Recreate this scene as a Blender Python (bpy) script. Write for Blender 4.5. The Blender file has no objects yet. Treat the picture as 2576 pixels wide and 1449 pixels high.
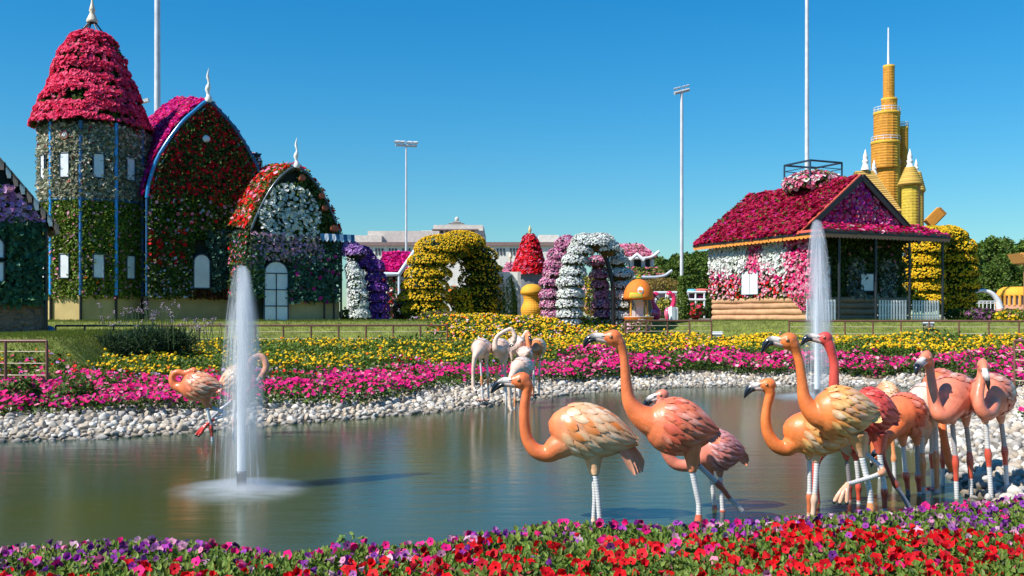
import bpy, bmesh, math, random
import numpy as np
from mathutils import Vector, Matrix

S = bpy.context.scene
rng = np.random.default_rng(11)
random.seed(11)

# ---------------------------------------------------------------- camera, sky, sun, exposure
FP, HZ, CX, EYE = 2504.4, 797.0, 1288.0, 2.0     # focal length in photo pixels, horizon row, centre column, eye height over the water
cam = bpy.data.cameras.new('camera'); camo = bpy.data.objects.new('camera', cam)
S.collection.objects.link(camo); S.camera = camo
cam.lens = 35.0; cam.sensor_width = 36.0; cam.shift_y = 0.0281
cam.clip_start = 0.1; cam.clip_end = 20000
camo.location = (0, 0, EYE); camo.rotation_euler = (math.radians(90), 0, 0)

SUN_EL, SUN_A = math.radians(47), math.radians(31)   # from the left, a little towards the camera
sdir = Vector((-math.cos(SUN_EL)*math.cos(SUN_A), -math.cos(SUN_EL)*math.sin(SUN_A), math.sin(SUN_EL)))
W = bpy.data.worlds.new('World'); S.world = W; W.use_nodes = True
wn = W.node_tree.nodes; wl = W.node_tree.links
bg = wn['Background']; bg.inputs['Strength'].default_value = 0.092
sky = wn.new('ShaderNodeTexSky'); sky.sky_type = 'NISHITA'; sky.sun_disc = False
sky.sun_elevation = SUN_EL; sky.sun_rotation = math.atan2(sdir.x, sdir.y)
sky.air_density = 1.5; sky.dust_density = 0.0; sky.ozone_density = 10.0
hs = wn.new('ShaderNodeHueSaturation'); hs.inputs['Saturation'].default_value = 1.18
hs.inputs['Hue'].default_value = 0.5; hs.inputs['Value'].default_value = 1.0
tint = wn.new('ShaderNodeVectorMath'); tint.operation = 'MULTIPLY'; tint.inputs[1].default_value = (.70, .96, 1.03)   # clear desert air, a cooler white balance
wl.new(sky.outputs[0], tint.inputs[0]); wl.new(tint.outputs[0], hs.inputs['Color']); wl.new(hs.outputs[0], bg.inputs['Color'])
sl = bpy.data.lights.new('sun', 'SUN'); sl.energy = 5.0; sl.angle = math.radians(0.5); sl.color = (1.0, 0.945, 0.86)
so = bpy.data.objects.new('sun', sl); S.collection.objects.link(so)
so.rotation_euler = sdir.to_track_quat('Z', 'Y').to_euler(); so.location = (-30, -10, 40)
S.view_settings.view_transform = 'Standard'; S.view_settings.look = 'None'
S.view_settings.exposure = 0.46; S.view_settings.gamma = 1.0
S.cycles.max_bounces = 8; S.cycles.transparent_max_bounces = 16; S.cycles.volume_bounces = 3

# ---------------------------------------------------------------- helpers
def at(u, v, d):
    return np.array([(u-CX)/FP*d, d, EYE-(v-HZ)/FP*d])
def vv(*a): return np.array(a, float)
def nrm(a):
    a = np.asarray(a, float); return a/(np.linalg.norm(a, axis=-1, keepdims=True)+1e-12)

class MB:
    """collects faces with one colour each; build() links them as ONE mesh object"""
    def __init__(s): s.V = []; s.ch = []; s.n = 0
    def add(s, V, F, col=(1,1,1), smooth=False, mat=0):
        V = np.asarray(V, float).reshape(-1, 3)
        if len(V) == 0: return
        groups = {}
        if isinstance(F, np.ndarray):
            groups[F.shape[1]] = (F, np.arange(len(F)))
        else:
            for i, f in enumerate(F): groups.setdefault(len(f), ([], []))[0].append(f); groups[len(f)][1].append(i)
            groups = {k: (np.array(a), np.array(b)) for k, (a, b) in groups.items()}
        col = np.asarray(col, float)
        for k, (a, idx) in groups.items():
            c = np.broadcast_to(col, (len(a), 3)) if col.ndim == 1 else col[idx]
            s.ch.append((a+s.n, c, smooth, mat))
        s.V.append(V); s.n += len(V)
    def mesh(s, name):
        me = bpy.data.meshes.new(name)
        V = np.concatenate(s.V)
        L = np.concatenate([a.ravel() for a, *_ in s.ch])
        tot = np.concatenate([np.full(len(a), a.shape[1]) for a, *_ in s.ch])
        st = np.concatenate([[0], np.cumsum(tot)[:-1]])
        C = np.concatenate([c for _, c, *_ in s.ch]); C = np.c_[np.clip(C, 0, 1), np.ones(len(C))]
        sm = np.concatenate([np.full(len(a), b) for a, _, b, _ in s.ch])
        mt = np.concatenate([np.full(len(a), m) for a, _, _, m in s.ch])
        me.vertices.add(len(V)); me.loops.add(len(L)); me.polygons.add(len(tot))
        me.vertices.foreach_set('co', V.astype('f4').ravel())
        me.loops.foreach_set('vertex_index', L.astype('i4'))
        me.polygons.foreach_set('loop_start', st.astype('i4'))
        me.polygons.foreach_set('use_smooth', sm.astype(bool))
        me.polygons.foreach_set('material_index', mt.astype('i4'))
        at_ = me.attributes.new('Col', 'FLOAT_COLOR', 'FACE'); at_.data.foreach_set('color', C.astype('f4').ravel())
        me.update(calc_edges=True); me.validate()
        return me
    def build(s, name, mats, parent=None):
        return put(name, s.mesh(name), mats, parent)

def put(name, me, mats, parent=None):
    o = bpy.data.objects.new(name, me); S.collection.objects.link(o)
    if not me.materials:
        for m in (mats if isinstance(mats, (list, tuple)) else [mats]): me.materials.append(m)
    if parent is not None:
        o.parent = parent; o.matrix_parent_inverse = Matrix.Translation(-Vector(parent.location))
    return o
def tag(o, label=None, cat=None, group=None, kind=None):
    if label: o['label'] = label
    if cat: o['category'] = cat
    if group: o['group'] = group
    if kind: o['kind'] = kind
    return o
def thing(name, label, cat, loc=(0,0,0), group=None):
    o = bpy.data.objects.new(name, None); S.collection.objects.link(o); o.location = [float(c) for c in loc]
    o.empty_display_size = 0.2
    return tag(o, label, cat, group)
def copy_tree(o, loc=None, rz=0.0, sc=None):
    c = o.copy(); S.collection.objects.link(c)
    if loc is not None: c.location = [float(x) for x in loc]
    c.rotation_euler = (0, 0, rz)
    if sc is not None: c.scale = (sc, sc, sc) if not isinstance(sc, (tuple, list)) else sc
    for ch in o.children:
        k = ch.copy(); S.collection.objects.link(k); k.parent = c; k.matrix_parent_inverse = ch.matrix_parent_inverse.copy()
        for g in ch.children:
            q = g.copy(); S.collection.objects.link(q); q.parent = k; q.matrix_parent_inverse = g.matrix_parent_inverse.copy()
    return c

# ---- materials
def newmat(name):
    m = bpy.data.materials.new(name); m.use_nodes = True
    nt = m.node_tree; return m, nt, nt.nodes, nt.links, nt.nodes['Principled BSDF']
def colmat(name, rough=0.6, trans=0.0, noise=0.0, nscale=8, bump=0.0, bscale=30, spec=0.5, coat=0.0):
    m, nt, N, L, b = newmat(name)
    a = N.new('ShaderNodeAttribute'); a.attribute_name = 'Col'; out = a.outputs['Color']
    if noise or bump:
        tc = N.new('ShaderNodeTexCoord')
    if noise:
        n = N.new('ShaderNodeTexNoise'); n.inputs['Scale'].default_value = nscale; n.inputs['Detail'].default_value = 5
        L.new(tc.outputs['Object'], n.inputs['Vector'])
        mr = N.new('ShaderNodeMapRange'); mr.inputs['From Min'].default_value = 0.3; mr.inputs['From Max'].default_value = 0.7
        mr.inputs['To Min'].default_value = 1-noise; mr.inputs['To Max'].default_value = 1+noise
        L.new(n.outputs['Fac'], mr.inputs['Value'])
        mx = N.new('ShaderNodeVectorMath'); mx.operation = 'SCALE'
        L.new(out, mx.inputs[0]); L.new(mr.outputs[0], mx.inputs['Scale']); out = mx.outputs[0]
    L.new(out, b.inputs['Base Color']); b.inputs['Roughness'].default_value = rough
    b.inputs['Specular IOR Level'].default_value = spec
    if coat: b.inputs['Coat Weight'].default_value = coat; b.inputs['Coat Roughness'].default_value = 0.08
    if bump:
        n2 = N.new('ShaderNodeTexNoise'); n2.inputs['Scale'].default_value = bscale; n2.inputs['Detail'].default_value = 6
        L.new(tc.outputs['Object'], n2.inputs['Vector'])
        bp = N.new('ShaderNodeBump'); bp.inputs['Strength'].default_value = bump; bp.inputs['Distance'].default_value = 0.02
        L.new(n2.outputs['Fac'], bp.inputs['Height']); L.new(bp.outputs[0], b.inputs['Normal'])
    if trans:
        t = N.new('ShaderNodeBsdfTranslucent'); L.new(out, t.inputs['Color'])
        mix = N.new('ShaderNodeMixShader'); mix.inputs[0].default_value = trans
        L.new(b.outputs[0], mix.inputs[1]); L.new(t.outputs[0], mix.inputs[2])
        L.new(mix.outputs[0], N['Material Output'].inputs['Surface'])
    return m
M = {}
M['leaf'] = colmat('foliage', 0.55, trans=0.28, spec=0.3)
M['petal'] = colmat('petals', 0.6, trans=0.22, spec=0.2)
M['paint'] = colmat('paint', 0.35, noise=0.10, nscale=3, bump=0.05, bscale=40)
M['steel'] = colmat('steel_tube', 0.4, noise=0.15, nscale=2)
M['stone'] = colmat('stone', 0.8, noise=0.22, nscale=14, bump=0.5, bscale=22)
def wet_line(m):                                        # stone is dark where the water keeps it wet
    N, L = m.node_tree.nodes, m.node_tree.links; b = N['Principled BSDF']; src = b.inputs['Base Color'].links[0].from_socket
    g = N.new('ShaderNodeNewGeometry'); sp = N.new('ShaderNodeSeparateXYZ'); L.new(g.outputs['Position'], sp.inputs[0])
    mr = N.new('ShaderNodeMapRange'); mr.inputs['From Min'].default_value = .015; mr.inputs['From Max'].default_value = .085; mr.inputs['To Min'].default_value = .38; L.new(sp.outputs[2], mr.inputs['Value'])
    mx = N.new('ShaderNodeVectorMath'); mx.operation = 'SCALE'; L.new(src, mx.inputs[0]); L.new(mr.outputs[0], mx.inputs['Scale']); L.new(mx.outputs[0], b.inputs['Base Color'])
wet_line(M['stone'])
M['plaster'] = colmat('plaster', 0.85, noise=0.14, nscale=1.6, bump=0.35, bscale=9)
M['soil'] = colmat('ground_surface', 0.95, noise=0.35, nscale=2.5, bump=0.6, bscale=12)
M['wood'] = colmat('wood', 0.75, noise=0.18, nscale=3.0, bump=0.4, bscale=8)
M['matte'] = colmat('matte', 0.75, noise=0.08, nscale=1.0)
M['gloss'] = colmat('gloss_paint', 0.22, noise=0.10, nscale=7, coat=0.5)
M['bark'] = colmat('bark', 0.9, noise=0.3, nscale=6, bump=0.6, bscale=12)
M['black'] = colmat('black_gloss', 0.15, coat=0.6)

# ---- colours (linear)
HOT=(.80,.010,.19); HOT2=(.70,.02,.22); PNK=(.82,.22,.36); PALE=(.80,.42,.50); RED=(.74,.006,.012); DRED=(.40,.004,.012)
YEL=(.86,.56,.012); YEL2=(.82,.46,.008); ORG=(.80,.17,.012); PUR=(.20,.045,.36); LAV=(.48,.26,.60); WHT=(.80,.82,.76)
SIL=(.66,.61,.46); SIL2=(.48,.47,.34); TEAL=(.095,.20,.155); G1=(.065,.130,.014); G2=(.115,.195,.022); G3=(.034,.072,.012); G4=(.16,.22,.03)
CRIM=(.40,.006,.055); MAG=(.55,.012,.24); CORAL=(.92,.06,.17); BLACK=(.012,.012,.014); BLUE=(.02,.20,.50); BROWN=(.13,.055,.035)

# ---- shapes
def box(mb, c, size, ax=None, col=(1,1,1), mat=0):
    c = np.asarray(c, float); h = np.asarray(size, float)/2
    ax = np.eye(3) if ax is None else np.asarray(ax, float)
    q = np.array([[-1,-1,-1],[1,-1,-1],[1,1,-1],[-1,1,-1],[-1,-1,1],[1,-1,1],[1,1,1],[-1,1,1]], float)*h
    mb.add(c+q@ax, [(0,3,2,1),(4,5,6,7),(0,1,5,4),(1,2,6,5),(2,3,7,6),(3,0,4,7)], col, mat=mat)
def frames_along(C):
    C = np.asarray(C, float); T = nrm(np.gradient(C, axis=0)); n = len(C)
    ref = vv(0,0,1) if abs(T[0][2]) < 0.9 else vv(0,1,0)
    X = nrm(np.cross(ref, T[0])); out = []
    for i in range(n):
        X = nrm(X-T[i]*np.dot(X, T[i])); out.append((X, np.cross(T[i], X)))
    return np.array(out), T
def tube(mb, pts, r, n=8, col=(1,1,1), cap=True, mat=0, smooth=True):
    C = np.asarray(pts, float); k = len(C); R = np.broadcast_to(np.asarray(r, float), (k,)) if np.ndim(r) < 2 else np.asarray(r, float)
    Fm, T = frames_along(C); a = np.arange(n)*2*math.pi/n
    if R.ndim == 1: R = np.c_[R, R]
    V = C[:,None,:]+R[:,0,None,None]*np.cos(a)[None,:,None]*Fm[:,0][:,None,:]+R[:,1,None,None]*np.sin(a)[None,:,None]*Fm[:,1][:,None,:]
    i, j = np.meshgrid(np.arange(k-1), np.arange(n), indexing='ij'); j2 = (j+1) % n
    Fq = np.stack([i*n+j, i*n+j2, (i+1)*n+j2, (i+1)*n+j], -1).reshape(-1, 4)
    col = np.asarray(col, float)
    cq = col if col.ndim == 1 else np.repeat((col[:-1]+col[1:])/2, n, axis=0)
    mb.add(V.reshape(-1, 3), Fq, cq, smooth, mat)
    if cap:
        c0, c1 = (col, col) if col.ndim == 1 else (col[0], col[-1])
        mb.add(V[0], [list(range(n))[::-1]], c0, False, mat); mb.add(V[-1], [list(range(n))], c1, False, mat)
def lathe(mb, c, prof, n=16, col=(1,1,1), mat=0, smooth=True, ph0=0.0):
    c = np.asarray(c, float); P = np.asarray(prof, float); k = len(P); a = np.arange(n)*2*math.pi/n+ph0
    V = np.stack([P[:,0,None]*np.cos(a), P[:,0,None]*np.sin(a), np.repeat(P[:,1,None], n, 1)], -1)+c
    i, j = np.meshgrid(np.arange(k-1), np.arange(n), indexing='ij'); j2 = (j+1) % n
    Fq = np.stack([i*n+j, i*n+j2, (i+1)*n+j2, (i+1)*n+j], -1).reshape(-1, 4)
    mb.add(V.reshape(-1, 3), Fq, col, smooth, mat)
def ellipsoid(mb, c, r, n=14, m=9, col=(1,1,1), ax=None, mat=0):
    th = np.linspace(0, math.pi, m); ph = np.arange(n)*2*math.pi/n
    V = np.stack([np.sin(th)[:,None]*np.cos(ph), np.sin(th)[:,None]*np.sin(ph), np.repeat(np.cos(th)[:,None], n, 1)], -1).reshape(-1, 3)*np.asarray(r, float)
    if ax is not None: V = V@np.asarray(ax, float)
    i, j = np.meshgrid(np.arange(m-1), np.arange(n), indexing='ij'); j2 = (j+1) % n
    mb.add(V+np.asarray(c, float), np.stack([i*n+j, (i+1)*n+j, (i+1)*n+j2, i*n+j2], -1).reshape(-1, 4), col, True, mat)
def slab(mb, poly, nvec, th, col=(1,1,1), mat=0):
    """flat polygon given thickness along -nvec"""
    P = np.asarray(poly, float); k = len(P); Q = P-np.asarray(nvec, float)*th
    mb.add(np.r_[P, Q], [list(range(k))]+[list(range(k, 2*k))[::-1]]+[[(i+1) % k, i, k+i, k+(i+1) % k] for i in range(k)], col, mat=mat)
def catmull(P, n):
    P = np.asarray(P, float); k = len(P); Q = np.r_[[2*P[0]-P[1]], P, [2*P[-1]-P[-2]]]
    t = np.linspace(0, k-1-1e-9, n); i = t.astype(int); f = (t-i)[:,None]
    a, b, c, d = Q[i], Q[i+1], Q[i+2], Q[i+3]
    return 0.5*((2*b)+(-a+c)*f+(2*a-5*b+4*c-d)*f**2+(-a+3*b-3*c+d)*f**3)

# ---- leaf and blossom templates: verts, faces, tint per face
def T_(v, f, c): return np.array(v, float), np.array(f), (np.array(c, float) if np.ndim(c) > 1 else np.repeat(np.array(c, float)[:,None], 3, 1))
LEAF = T_([(0,0,0),(.36,.5,.10),(0,1,0),(-.36,.5,.10)], [(0,1,2),(0,2,3)], [1,.9])
LEAF2 = T_([(0,0,0),(.27,.33,.07),(.23,.68,.04),(0,1,-.12),(-.23,.68,.04),(-.27,.33,.07),(0,.5,-.02)],
           [(0,1,6),(1,2,6),(2,3,6),(3,4,6),(4,5,6),(5,0,6)], [1,1,.95,.9,.88,.92])
BLADE = T_([(-.06,0,0),(.06,0,0),(.03,.6,.1),(0,1,.3)], [(0,1,2),(0,2,3)], [.8,1])
a5 = [i*2*math.pi/5 for i in range(5)]
BLOOM = T_([(0,0,-.18)]+[(math.cos(a),math.sin(a),(.05 if i%2 else -.05)) for i,a in enumerate(a5)], [(0,i+1,(i+1)%5+1) for i in range(5)], [1,.86,1,.9,.95])
a6 = [i*math.pi/3 for i in range(6)]
BALL = T_([(0,0,.55)]+[(.75*math.cos(a),.75*math.sin(a),.3) for a in a6]+[(.8*math.cos(a+.5),.8*math.sin(a+.5),-.1) for a in a6],
          [(0,i+1,(i+1)%6+1) for i in range(6)]+[(i+1,i+7,(i+1)%6+1) for i in range(6)]+[((i+1)%6+1,i+7,(i+1)%6+7) for i in range(6)], [1]*6+[.85]*12)
a10 = [i*math.pi/5 for i in range(10)]
_pv = [(0,0,-.42)]+[(.24*math.cos(a),.24*math.sin(a),-.16) for a in a5]+[((1.0 if i%2 else .84)*math.cos(a-math.pi/5),(1.0 if i%2 else .84)*math.sin(a-math.pi/5),(.05 if i%2 else -.07)) for i,a in enumerate(a10)]
_pf, _pc = [], []
for i in range(5):
    j = (i+1) % 5; r0, r1, r2 = 6+(2*i+1) % 10, 6+(2*i+2) % 10, 6+(2*i+3) % 10
    _pf += [(0,1+i,1+j),(1+i,r0,r1),(1+i,r1,1+j),(1+j,r1,r2)]; _pc += [(.25,.2,.3),(1,1,1),(.9,.9,.9),(1,1,1)]
PETUNIA = T_(_pv, _pf, _pc)
TRUMPET = (PETUNIA[0]*np.array([.74,.74,1.0])-np.array([0,0,1.0])*(np.hypot(PETUNIA[0][:,0], PETUNIA[0][:,1]) < .5)[:,None]*np.array([0,0,.75]), PETUNIA[1], PETUNIA[2])
BUD = T_([(0,0,0),(.22,.5,.14),(0,1,0),(-.22,.5,.14),(0,.5,.30)], [(0,1,4),(1,2,4),(2,3,4),(3,0,4)], [1,.8,.9,.75])
def inst(mb, tm, P, N, size, C, spin=None, aspect=None, mat=0, lie=0.0):
    """copies of a template at points P, its z along N; lie tips a leaf's length out of the surface"""
    P = np.asarray(P, float); n = len(P)
    if n == 0: return
    V, Fc, fac = tm
    Z = nrm(N); R = rng.normal(size=(n, 3)); X = nrm(np.cross(R, Z)); Y = np.cross(Z, X)
    if spin is not None:                       # Y (length of the leaf) along a given direction
        Y = nrm(spin-Z*np.sum(spin*Z, 1, keepdims=True)); X = np.cross(Y, Z)
    if lie: Y, Z = nrm(Y+Z*lie), nrm(Z-Y*lie)
    s = np.broadcast_to(np.asarray(size, float), (n,))
    VV = P[:,None,:]+s[:,None,None]*(V[None,:,0:1]*X[:,None,:]+V[None,:,1:2]*Y[:,None,:]+V[None,:,2:3]*Z[:,None,:])
    k, m = len(V), len(Fc)
    FF = (Fc[None]+(np.arange(n)*k)[:,None,None]).reshape(-1, 3)
    CC = (np.asarray(C, float)[:,None,:]*fac[None]).reshape(-1, 3)
    mb.add(VV.reshape(-1, 3), FF, CC, mat=mat)
def pick(n, cols, w=None, jit=0.25):
    cols = np.array(cols, float); p = None if w is None else np.array(w, float)/sum(w)
    c = cols[rng.choice(len(cols), n, p=p)]
    return np.clip(c*(1+rng.uniform(-jit, jit, (n, 1)))*(1+rng.uniform(-jit/4, jit/4, (n, 3))), 0, 1)
def noise3(P, sc, seed=0):
    """cheap smooth noise about 0 from a few sines"""
    r = np.random.default_rng(seed); o = np.zeros(len(P))
    for _ in range(6):
        k = r.normal(size=3); o += np.sin(P@(k/np.linalg.norm(k)*sc*r.uniform(.6, 1.6))+r.uniform(0, 6.3))
    return o/6
def quad_pts(a, b, c, d, n):
    s, t = rng.random((2, n, 1)); a, b, c, d = map(np.asarray, (a, b, c, d))
    P = (a*(1-s)+b*s)*(1-t)+(d*(1-s)+c*s)*t
    return P, np.repeat(nrm(np.cross(b-a, d-a))[None], n, 0), s[:,0], t[:,0]
def lathe_pts(c, prof, n, ph=(0, 2*math.pi)):
    P = np.asarray(prof, float); seg = np.hypot(*np.diff(P, axis=0).T)*(P[1:,0]+P[:-1,0])
    i = rng.choice(len(seg), n, p=seg/seg.sum()); t = rng.random(n); q = P[i]*(1-t)[:,None]+P[i+1]*t[:,None]
    a = rng.uniform(*ph, n); d = (P[i+1]-P[i]); nr, nz = d[:,1], -d[:,0]
    sg = np.where(nr < 0, -1, 1); nr, nz = nr*sg, nz*sg
    return np.c_[q[:,0]*np.cos(a), q[:,0]*np.sin(a), q[:,1]]+np.asarray(c), nrm(np.c_[nr*np.cos(a), nr*np.sin(a), nz])
def ell_pts(c, r, n, front=True):
    d = nrm(rng.normal(size=(n, 3)));
    P = np.asarray(c)+d*np.asarray(r); N = nrm(d/np.asarray(r)); return P, N
def cover(mb, P, N, nl, leafc, ls, nf, flowc, fs, depth=0.12, tm=None, fw=None, lw=None, jn=0.6, fmask=None, leaf=LEAF, up=0.2):
    """dress surface points with nl leaves and nf blossoms"""
    n = len(P); g = vv(0,0,1)
    i = rng.integers(0, n, nl)
    inst(mb, leaf, P[i]+N[i]*rng.uniform(0, depth, (nl, 1)), N[i]+rng.normal(size=(nl, 3))*jn+g*up, ls*rng.uniform(.6, 1.3, nl), pick(nl, leafc, lw, .35), lie=.4)
    if nf:
        j = rng.integers(0, n, int(nf))
        if fmask is not None: j = j[rng.random(len(j)) < fmask(P[j])]
        k = len(j)
        inst(mb, tm or BLOOM, P[j]+N[j]*(depth*rng.uniform(.75, 1.25, (k, 1))), N[j]+rng.normal(size=(k, 3))*.35+g*.25, fs*rng.uniform(.7, 1.25, k), pick(k, flowc, fw, .2))
# ---------------------------------------------------------------- the land: pond outline, ground, water, beds
def w0(u, v): p = at(u, v, EYE*FP/(v-HZ)); return (p[0], p[1])
far_shore = [(-22,13.6),(-14,14.6),w0(0,1108),w0(150,1106),w0(300,1100),w0(500,1084),w0(700,1068),w0(900,1052),w0(1100,1036),w0(1200,1024),w0(1350,1000),w0(1500,985),w0(1700,974),w0(1950,972),w0(2200,972),(11.6,27.6)]
right_shore = [(10.4,22.5),(9.0,19.0),(7.2,17.2),(6.37,16.0),(6.13,14.7),(6.16,13.76),(5.86,12.9),(5.4,11.5),(5.2,10.6),(4.75,9.4)]
edge_uv = [(-600,1380),(0,1378),(250,1366),(420,1352),(560,1366),(700,1382),(900,1360),(1000,1366),(1250,1346),(1400,1314),(1700,1304),(1900,1308),(2100,1292),(2250,1284),(2380,1262),(2576,1246),(3000,1236)]
HT = 0.50                                              # top of the flower border in the foreground
edge_xy = []
for u, v in edge_uv:
    p = at(u, v, (EYE-HT)*FP/(v-HZ)); edge_xy.append((p[0], p[1]))
EX, EY = np.array(edge_xy).T
def edge_y(x): return np.interp(x, EX, EY)
near_shore = [(x, y-0.12) for x, y in edge_xy[::-1] if x < 4.2]
pond = np.array(far_shore+right_shore+near_shore+[(-22,6.0)], float)
def pond_d(X, Y):
    """distance to the shoreline, negative in the water"""
    P = np.stack([X, Y], -1); best = np.full(X.shape, 1e9); ins = np.zeros(X.shape, bool)
    for a, b in zip(pond, np.roll(pond, -1, 0)):
        e = b-a; t = np.clip(((P-a)@e)/(e@e), 0, 1); q = P-(a+t[...,None]*e); best = np.minimum(best, np.hypot(q[...,0], q[...,1]))
        c = (a[1] > Y) != (b[1] > Y); xi = (b[0]-a[0])*(Y-a[1])/(b[1]-a[1]+1e-12)+a[0]; ins ^= c & (X < xi)
    return np.where(ins, -best, best)
def sstep(a, b, x): t = np.clip((x-a)/(b-a), 0, 1); return t*t*(3-2*t)
def fence_y(X): return np.interp(X, [-30,-12,-2,1,4,8,12,30], [33,33.5,34.5,37,39,38.5,37.5,36])
def height(X, Y):
    X = np.asarray(X, float); Y = np.asarray(Y, float); D = pond_d(X, Y); yF = fence_y(X)
    t = np.clip(D/(D+np.maximum(yF-Y, 0)+1e-6), 0, 1)
    bed = np.minimum(.03+.16*np.maximum(D, 0), .30)+.62*sstep(0.02, 1.0, t)
    z = bed+(1.82-.92)*sstep(0, 4.2, Y-yF)
    right = sstep(4, 9, X)*(1-sstep(20, 26, Y))       # the right bank stays low
    z = z*(1-right)+right*np.minimum(.02+.16*np.maximum(D, 0), .9)
    pl = (1-sstep(-11.3, -9.9, X+0.12*(Y-25)))*sstep(22.6, 24.6, Y); z = np.maximum(z, z*(1-pl)+1.50*pl)
    near = (Y < 12) & (D > 0) & (Y < edge_y(X)+0.5); z = np.where(near, np.minimum(.05+.9*D, .30), z)
    return np.where(D < 0, -.75*sstep(0, 2.0, -D), z)
def zone(X, Y):
    D = pond_d(X, Y); yF = fence_y(X); return D, D/(D+np.maximum(yF-Y, 0)+1e-6)

xs = np.r_[-6000,-1500,-400,-150,-80,-50,np.arange(-32,32.1,.4),50,80,150,400,1500,6000]
ys = np.r_[-300,-40,-8,0,np.arange(3,52,.4),56,62,70,85,110,160,300,800,2500,9000]
XX, YY = np.meshgrid(xs, ys); ZZ = height(XX, YY)+.012*noise3(np.c_[XX.ravel(), YY.ravel(), 0*XX.ravel()], 2.2, 3).reshape(XX.shape)
nx, ny = len(xs), len(ys); i, j = np.meshgrid(np.arange(ny-1), np.arange(nx-1), indexing='ij')
Fq = np.stack([i*nx+j, i*nx+j+1, (i+1)*nx+j+1, (i+1)*nx+j], -1).reshape(-1, 4)
cx, cy = (XX[:-1,:-1]+XX[1:,1:])/2, (YY[:-1,:-1]+YY[1:,1:])/2
Dc, tc_ = zone(cx, cy)
gcol = np.empty(cx.shape+(3,)); gcol[:] = (.20,.165,.11)
gcol[(Dc > 0) & (cy < fence_y(cx)+.2)] = (.060,.042,.022)
gcol[(Dc > 0) & (Dc < 2.3)] = (.24,.21,.17)
gcol[(cy > fence_y(cx)+.2) & (cy < 46)] = (.16,.19,.03)
gcol[(cx < -9.6) & (cy > 22.5) & (cy < 32)] = (.16,.19,.03)
gcol[Dc < 0] = (.05,.045,.025)
g = MB(); g.add(np.stack([XX, YY, ZZ], -1).reshape(-1, 3), Fq, gcol.reshape(-1, 3), True)
tag(g.build('ground', M['soil']), 'gentle earth and lawn ground around the pond', kind='structure')

# water: smoothed by the long exposure, olive and murky with a glossy skin
m, nt, N_, L_, b = newmat('pond_water')
tcn = N_.new('ShaderNodeTexCoord'); mp = N_.new('ShaderNodeMapping'); mp.inputs['Scale'].default_value = (0.35, 1.6, 1)
L_.new(tcn.outputs['Object'], mp.inputs['Vector'])
nz = N_.new('ShaderNodeTexNoise'); nz.inputs['Scale'].default_value = 2.6; nz.inputs['Detail'].default_value = 6
L_.new(mp.outputs[0], nz.inputs['Vector'])
bp = N_.new('ShaderNodeBump'); bp.inputs['Strength'].default_value = 0.14; bp.inputs['Distance'].default_value = 0.05
L_.new(nz.outputs['Fac'], bp.inputs['Height']); L_.new(bp.outputs[0], b.inputs['Normal'])
n3 = N_.new('ShaderNodeTexNoise'); n3.inputs['Scale'].default_value = 0.16; n3.inputs['Detail'].default_value = 2
L_.new(tcn.outputs['Object'], n3.inputs['Vector'])
cr = N_.new('ShaderNodeValToRGB'); cr.color_ramp.elements[0].position = .35; cr.color_ramp.elements[0].color = (.060,.070,.010,1)
cr.color_ramp.elements[1].position = .65; cr.color_ramp.elements[1].color = (.030,.062,.046,1)
L_.new(n3.outputs['Fac'], cr.inputs[0]); L_.new(cr.outputs[0], b.inputs['Base Color'])
b.inputs['Roughness'].default_value = 0.16; b.inputs['IOR'].default_value = 1.33
M['water'] = m
wm = MB(); gx = np.linspace(-24, 14, 40); gy = np.linspace(5, 32, 30); AX, AY = np.meshgrid(gx, gy)
i, j = np.meshgrid(np.arange(29), np.arange(39), indexing='ij')
wm.add(np.stack([AX, AY, 0*AX], -1).reshape(-1, 3), np.stack([i*40+j, i*40+j+1, (i+1)*40+j+1, (i+1)*40+j], -1).reshape(-1, 4), (1,1,1), True)
tag(wm.build('pond_water', M['water']), 'olive green pond water', kind='structure')

# ---- stones on the shore
def stone_mesh(seed):
    r = np.random.default_rng(seed); mb = MB(); ellipsoid(mb, (0,0,0), (1, r.uniform(.62,.9), r.uniform(.45,.68)), 12, 8)
    V = mb.V[0]; d = nrm(V); k = .16*noise3(d, 2.6, seed)+.07*noise3(d, 6, seed+9)
    mb.V[0] = V*(1+k)[:,None]
    for _ in range(6):                                  # a few worn flat faces
        q = nrm(r.normal(size=3)); h = V@q; mx = np.percentile(h, 80); o = mb.V[0]@q
        mb.V[0] -= np.clip(o-mx, 0, None)[:,None]*q*.8
    c = np.array([(.55,.51,.45),(.45,.37,.28),(.62,.59,.53),(.34,.31,.27),(.56,.47,.36)])[seed % 5]*r.uniform(.85, 1.1)
    mb.ch = [(a, np.broadcast_to(c, (len(a), 3)), s, m_) for a, _, s, m_ in mb.ch]
    return mb
protos = [stone_mesh(k) for k in range(15)]
def shore_spots(n):
    out = []
    seg = np.array(far_shore[1:]+right_shore); L = np.hypot(*np.diff(seg, axis=0).T); cum = np.r_[0, np.cumsum(L)]
    while len(out) < n:
        s = rng.uniform(0, cum[-1], 4000); i = np.searchsorted(cum, s)-1; i = np.clip(i, 0, len(L)-1); f = (s-cum[i])/L[i]
        p = seg[i]*(1-f)[:,None]+seg[i+1]*f[:,None]; e = seg[i+1]-seg[i]; nn = nrm(np.c_[-e[:,1], e[:,0]])
        q = p+nn*rng.uniform(-.28, 2.15, len(p))[:,None]
        D = pond_d(q[:,0], q[:,1]); lim = np.where(q[:,0] > 5.5, 1.7+.9*(q[:,1] < 20), 2.0)+.35*noise3(np.c_[q, 0*D], 1.3, 5)
        ok = (D > -.26) & (D < lim) & (abs((q[:,0])/q[:,1]) < .56)
        out += [tuple(x) for x in q[ok]]
    return np.array(out[:n])
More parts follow.
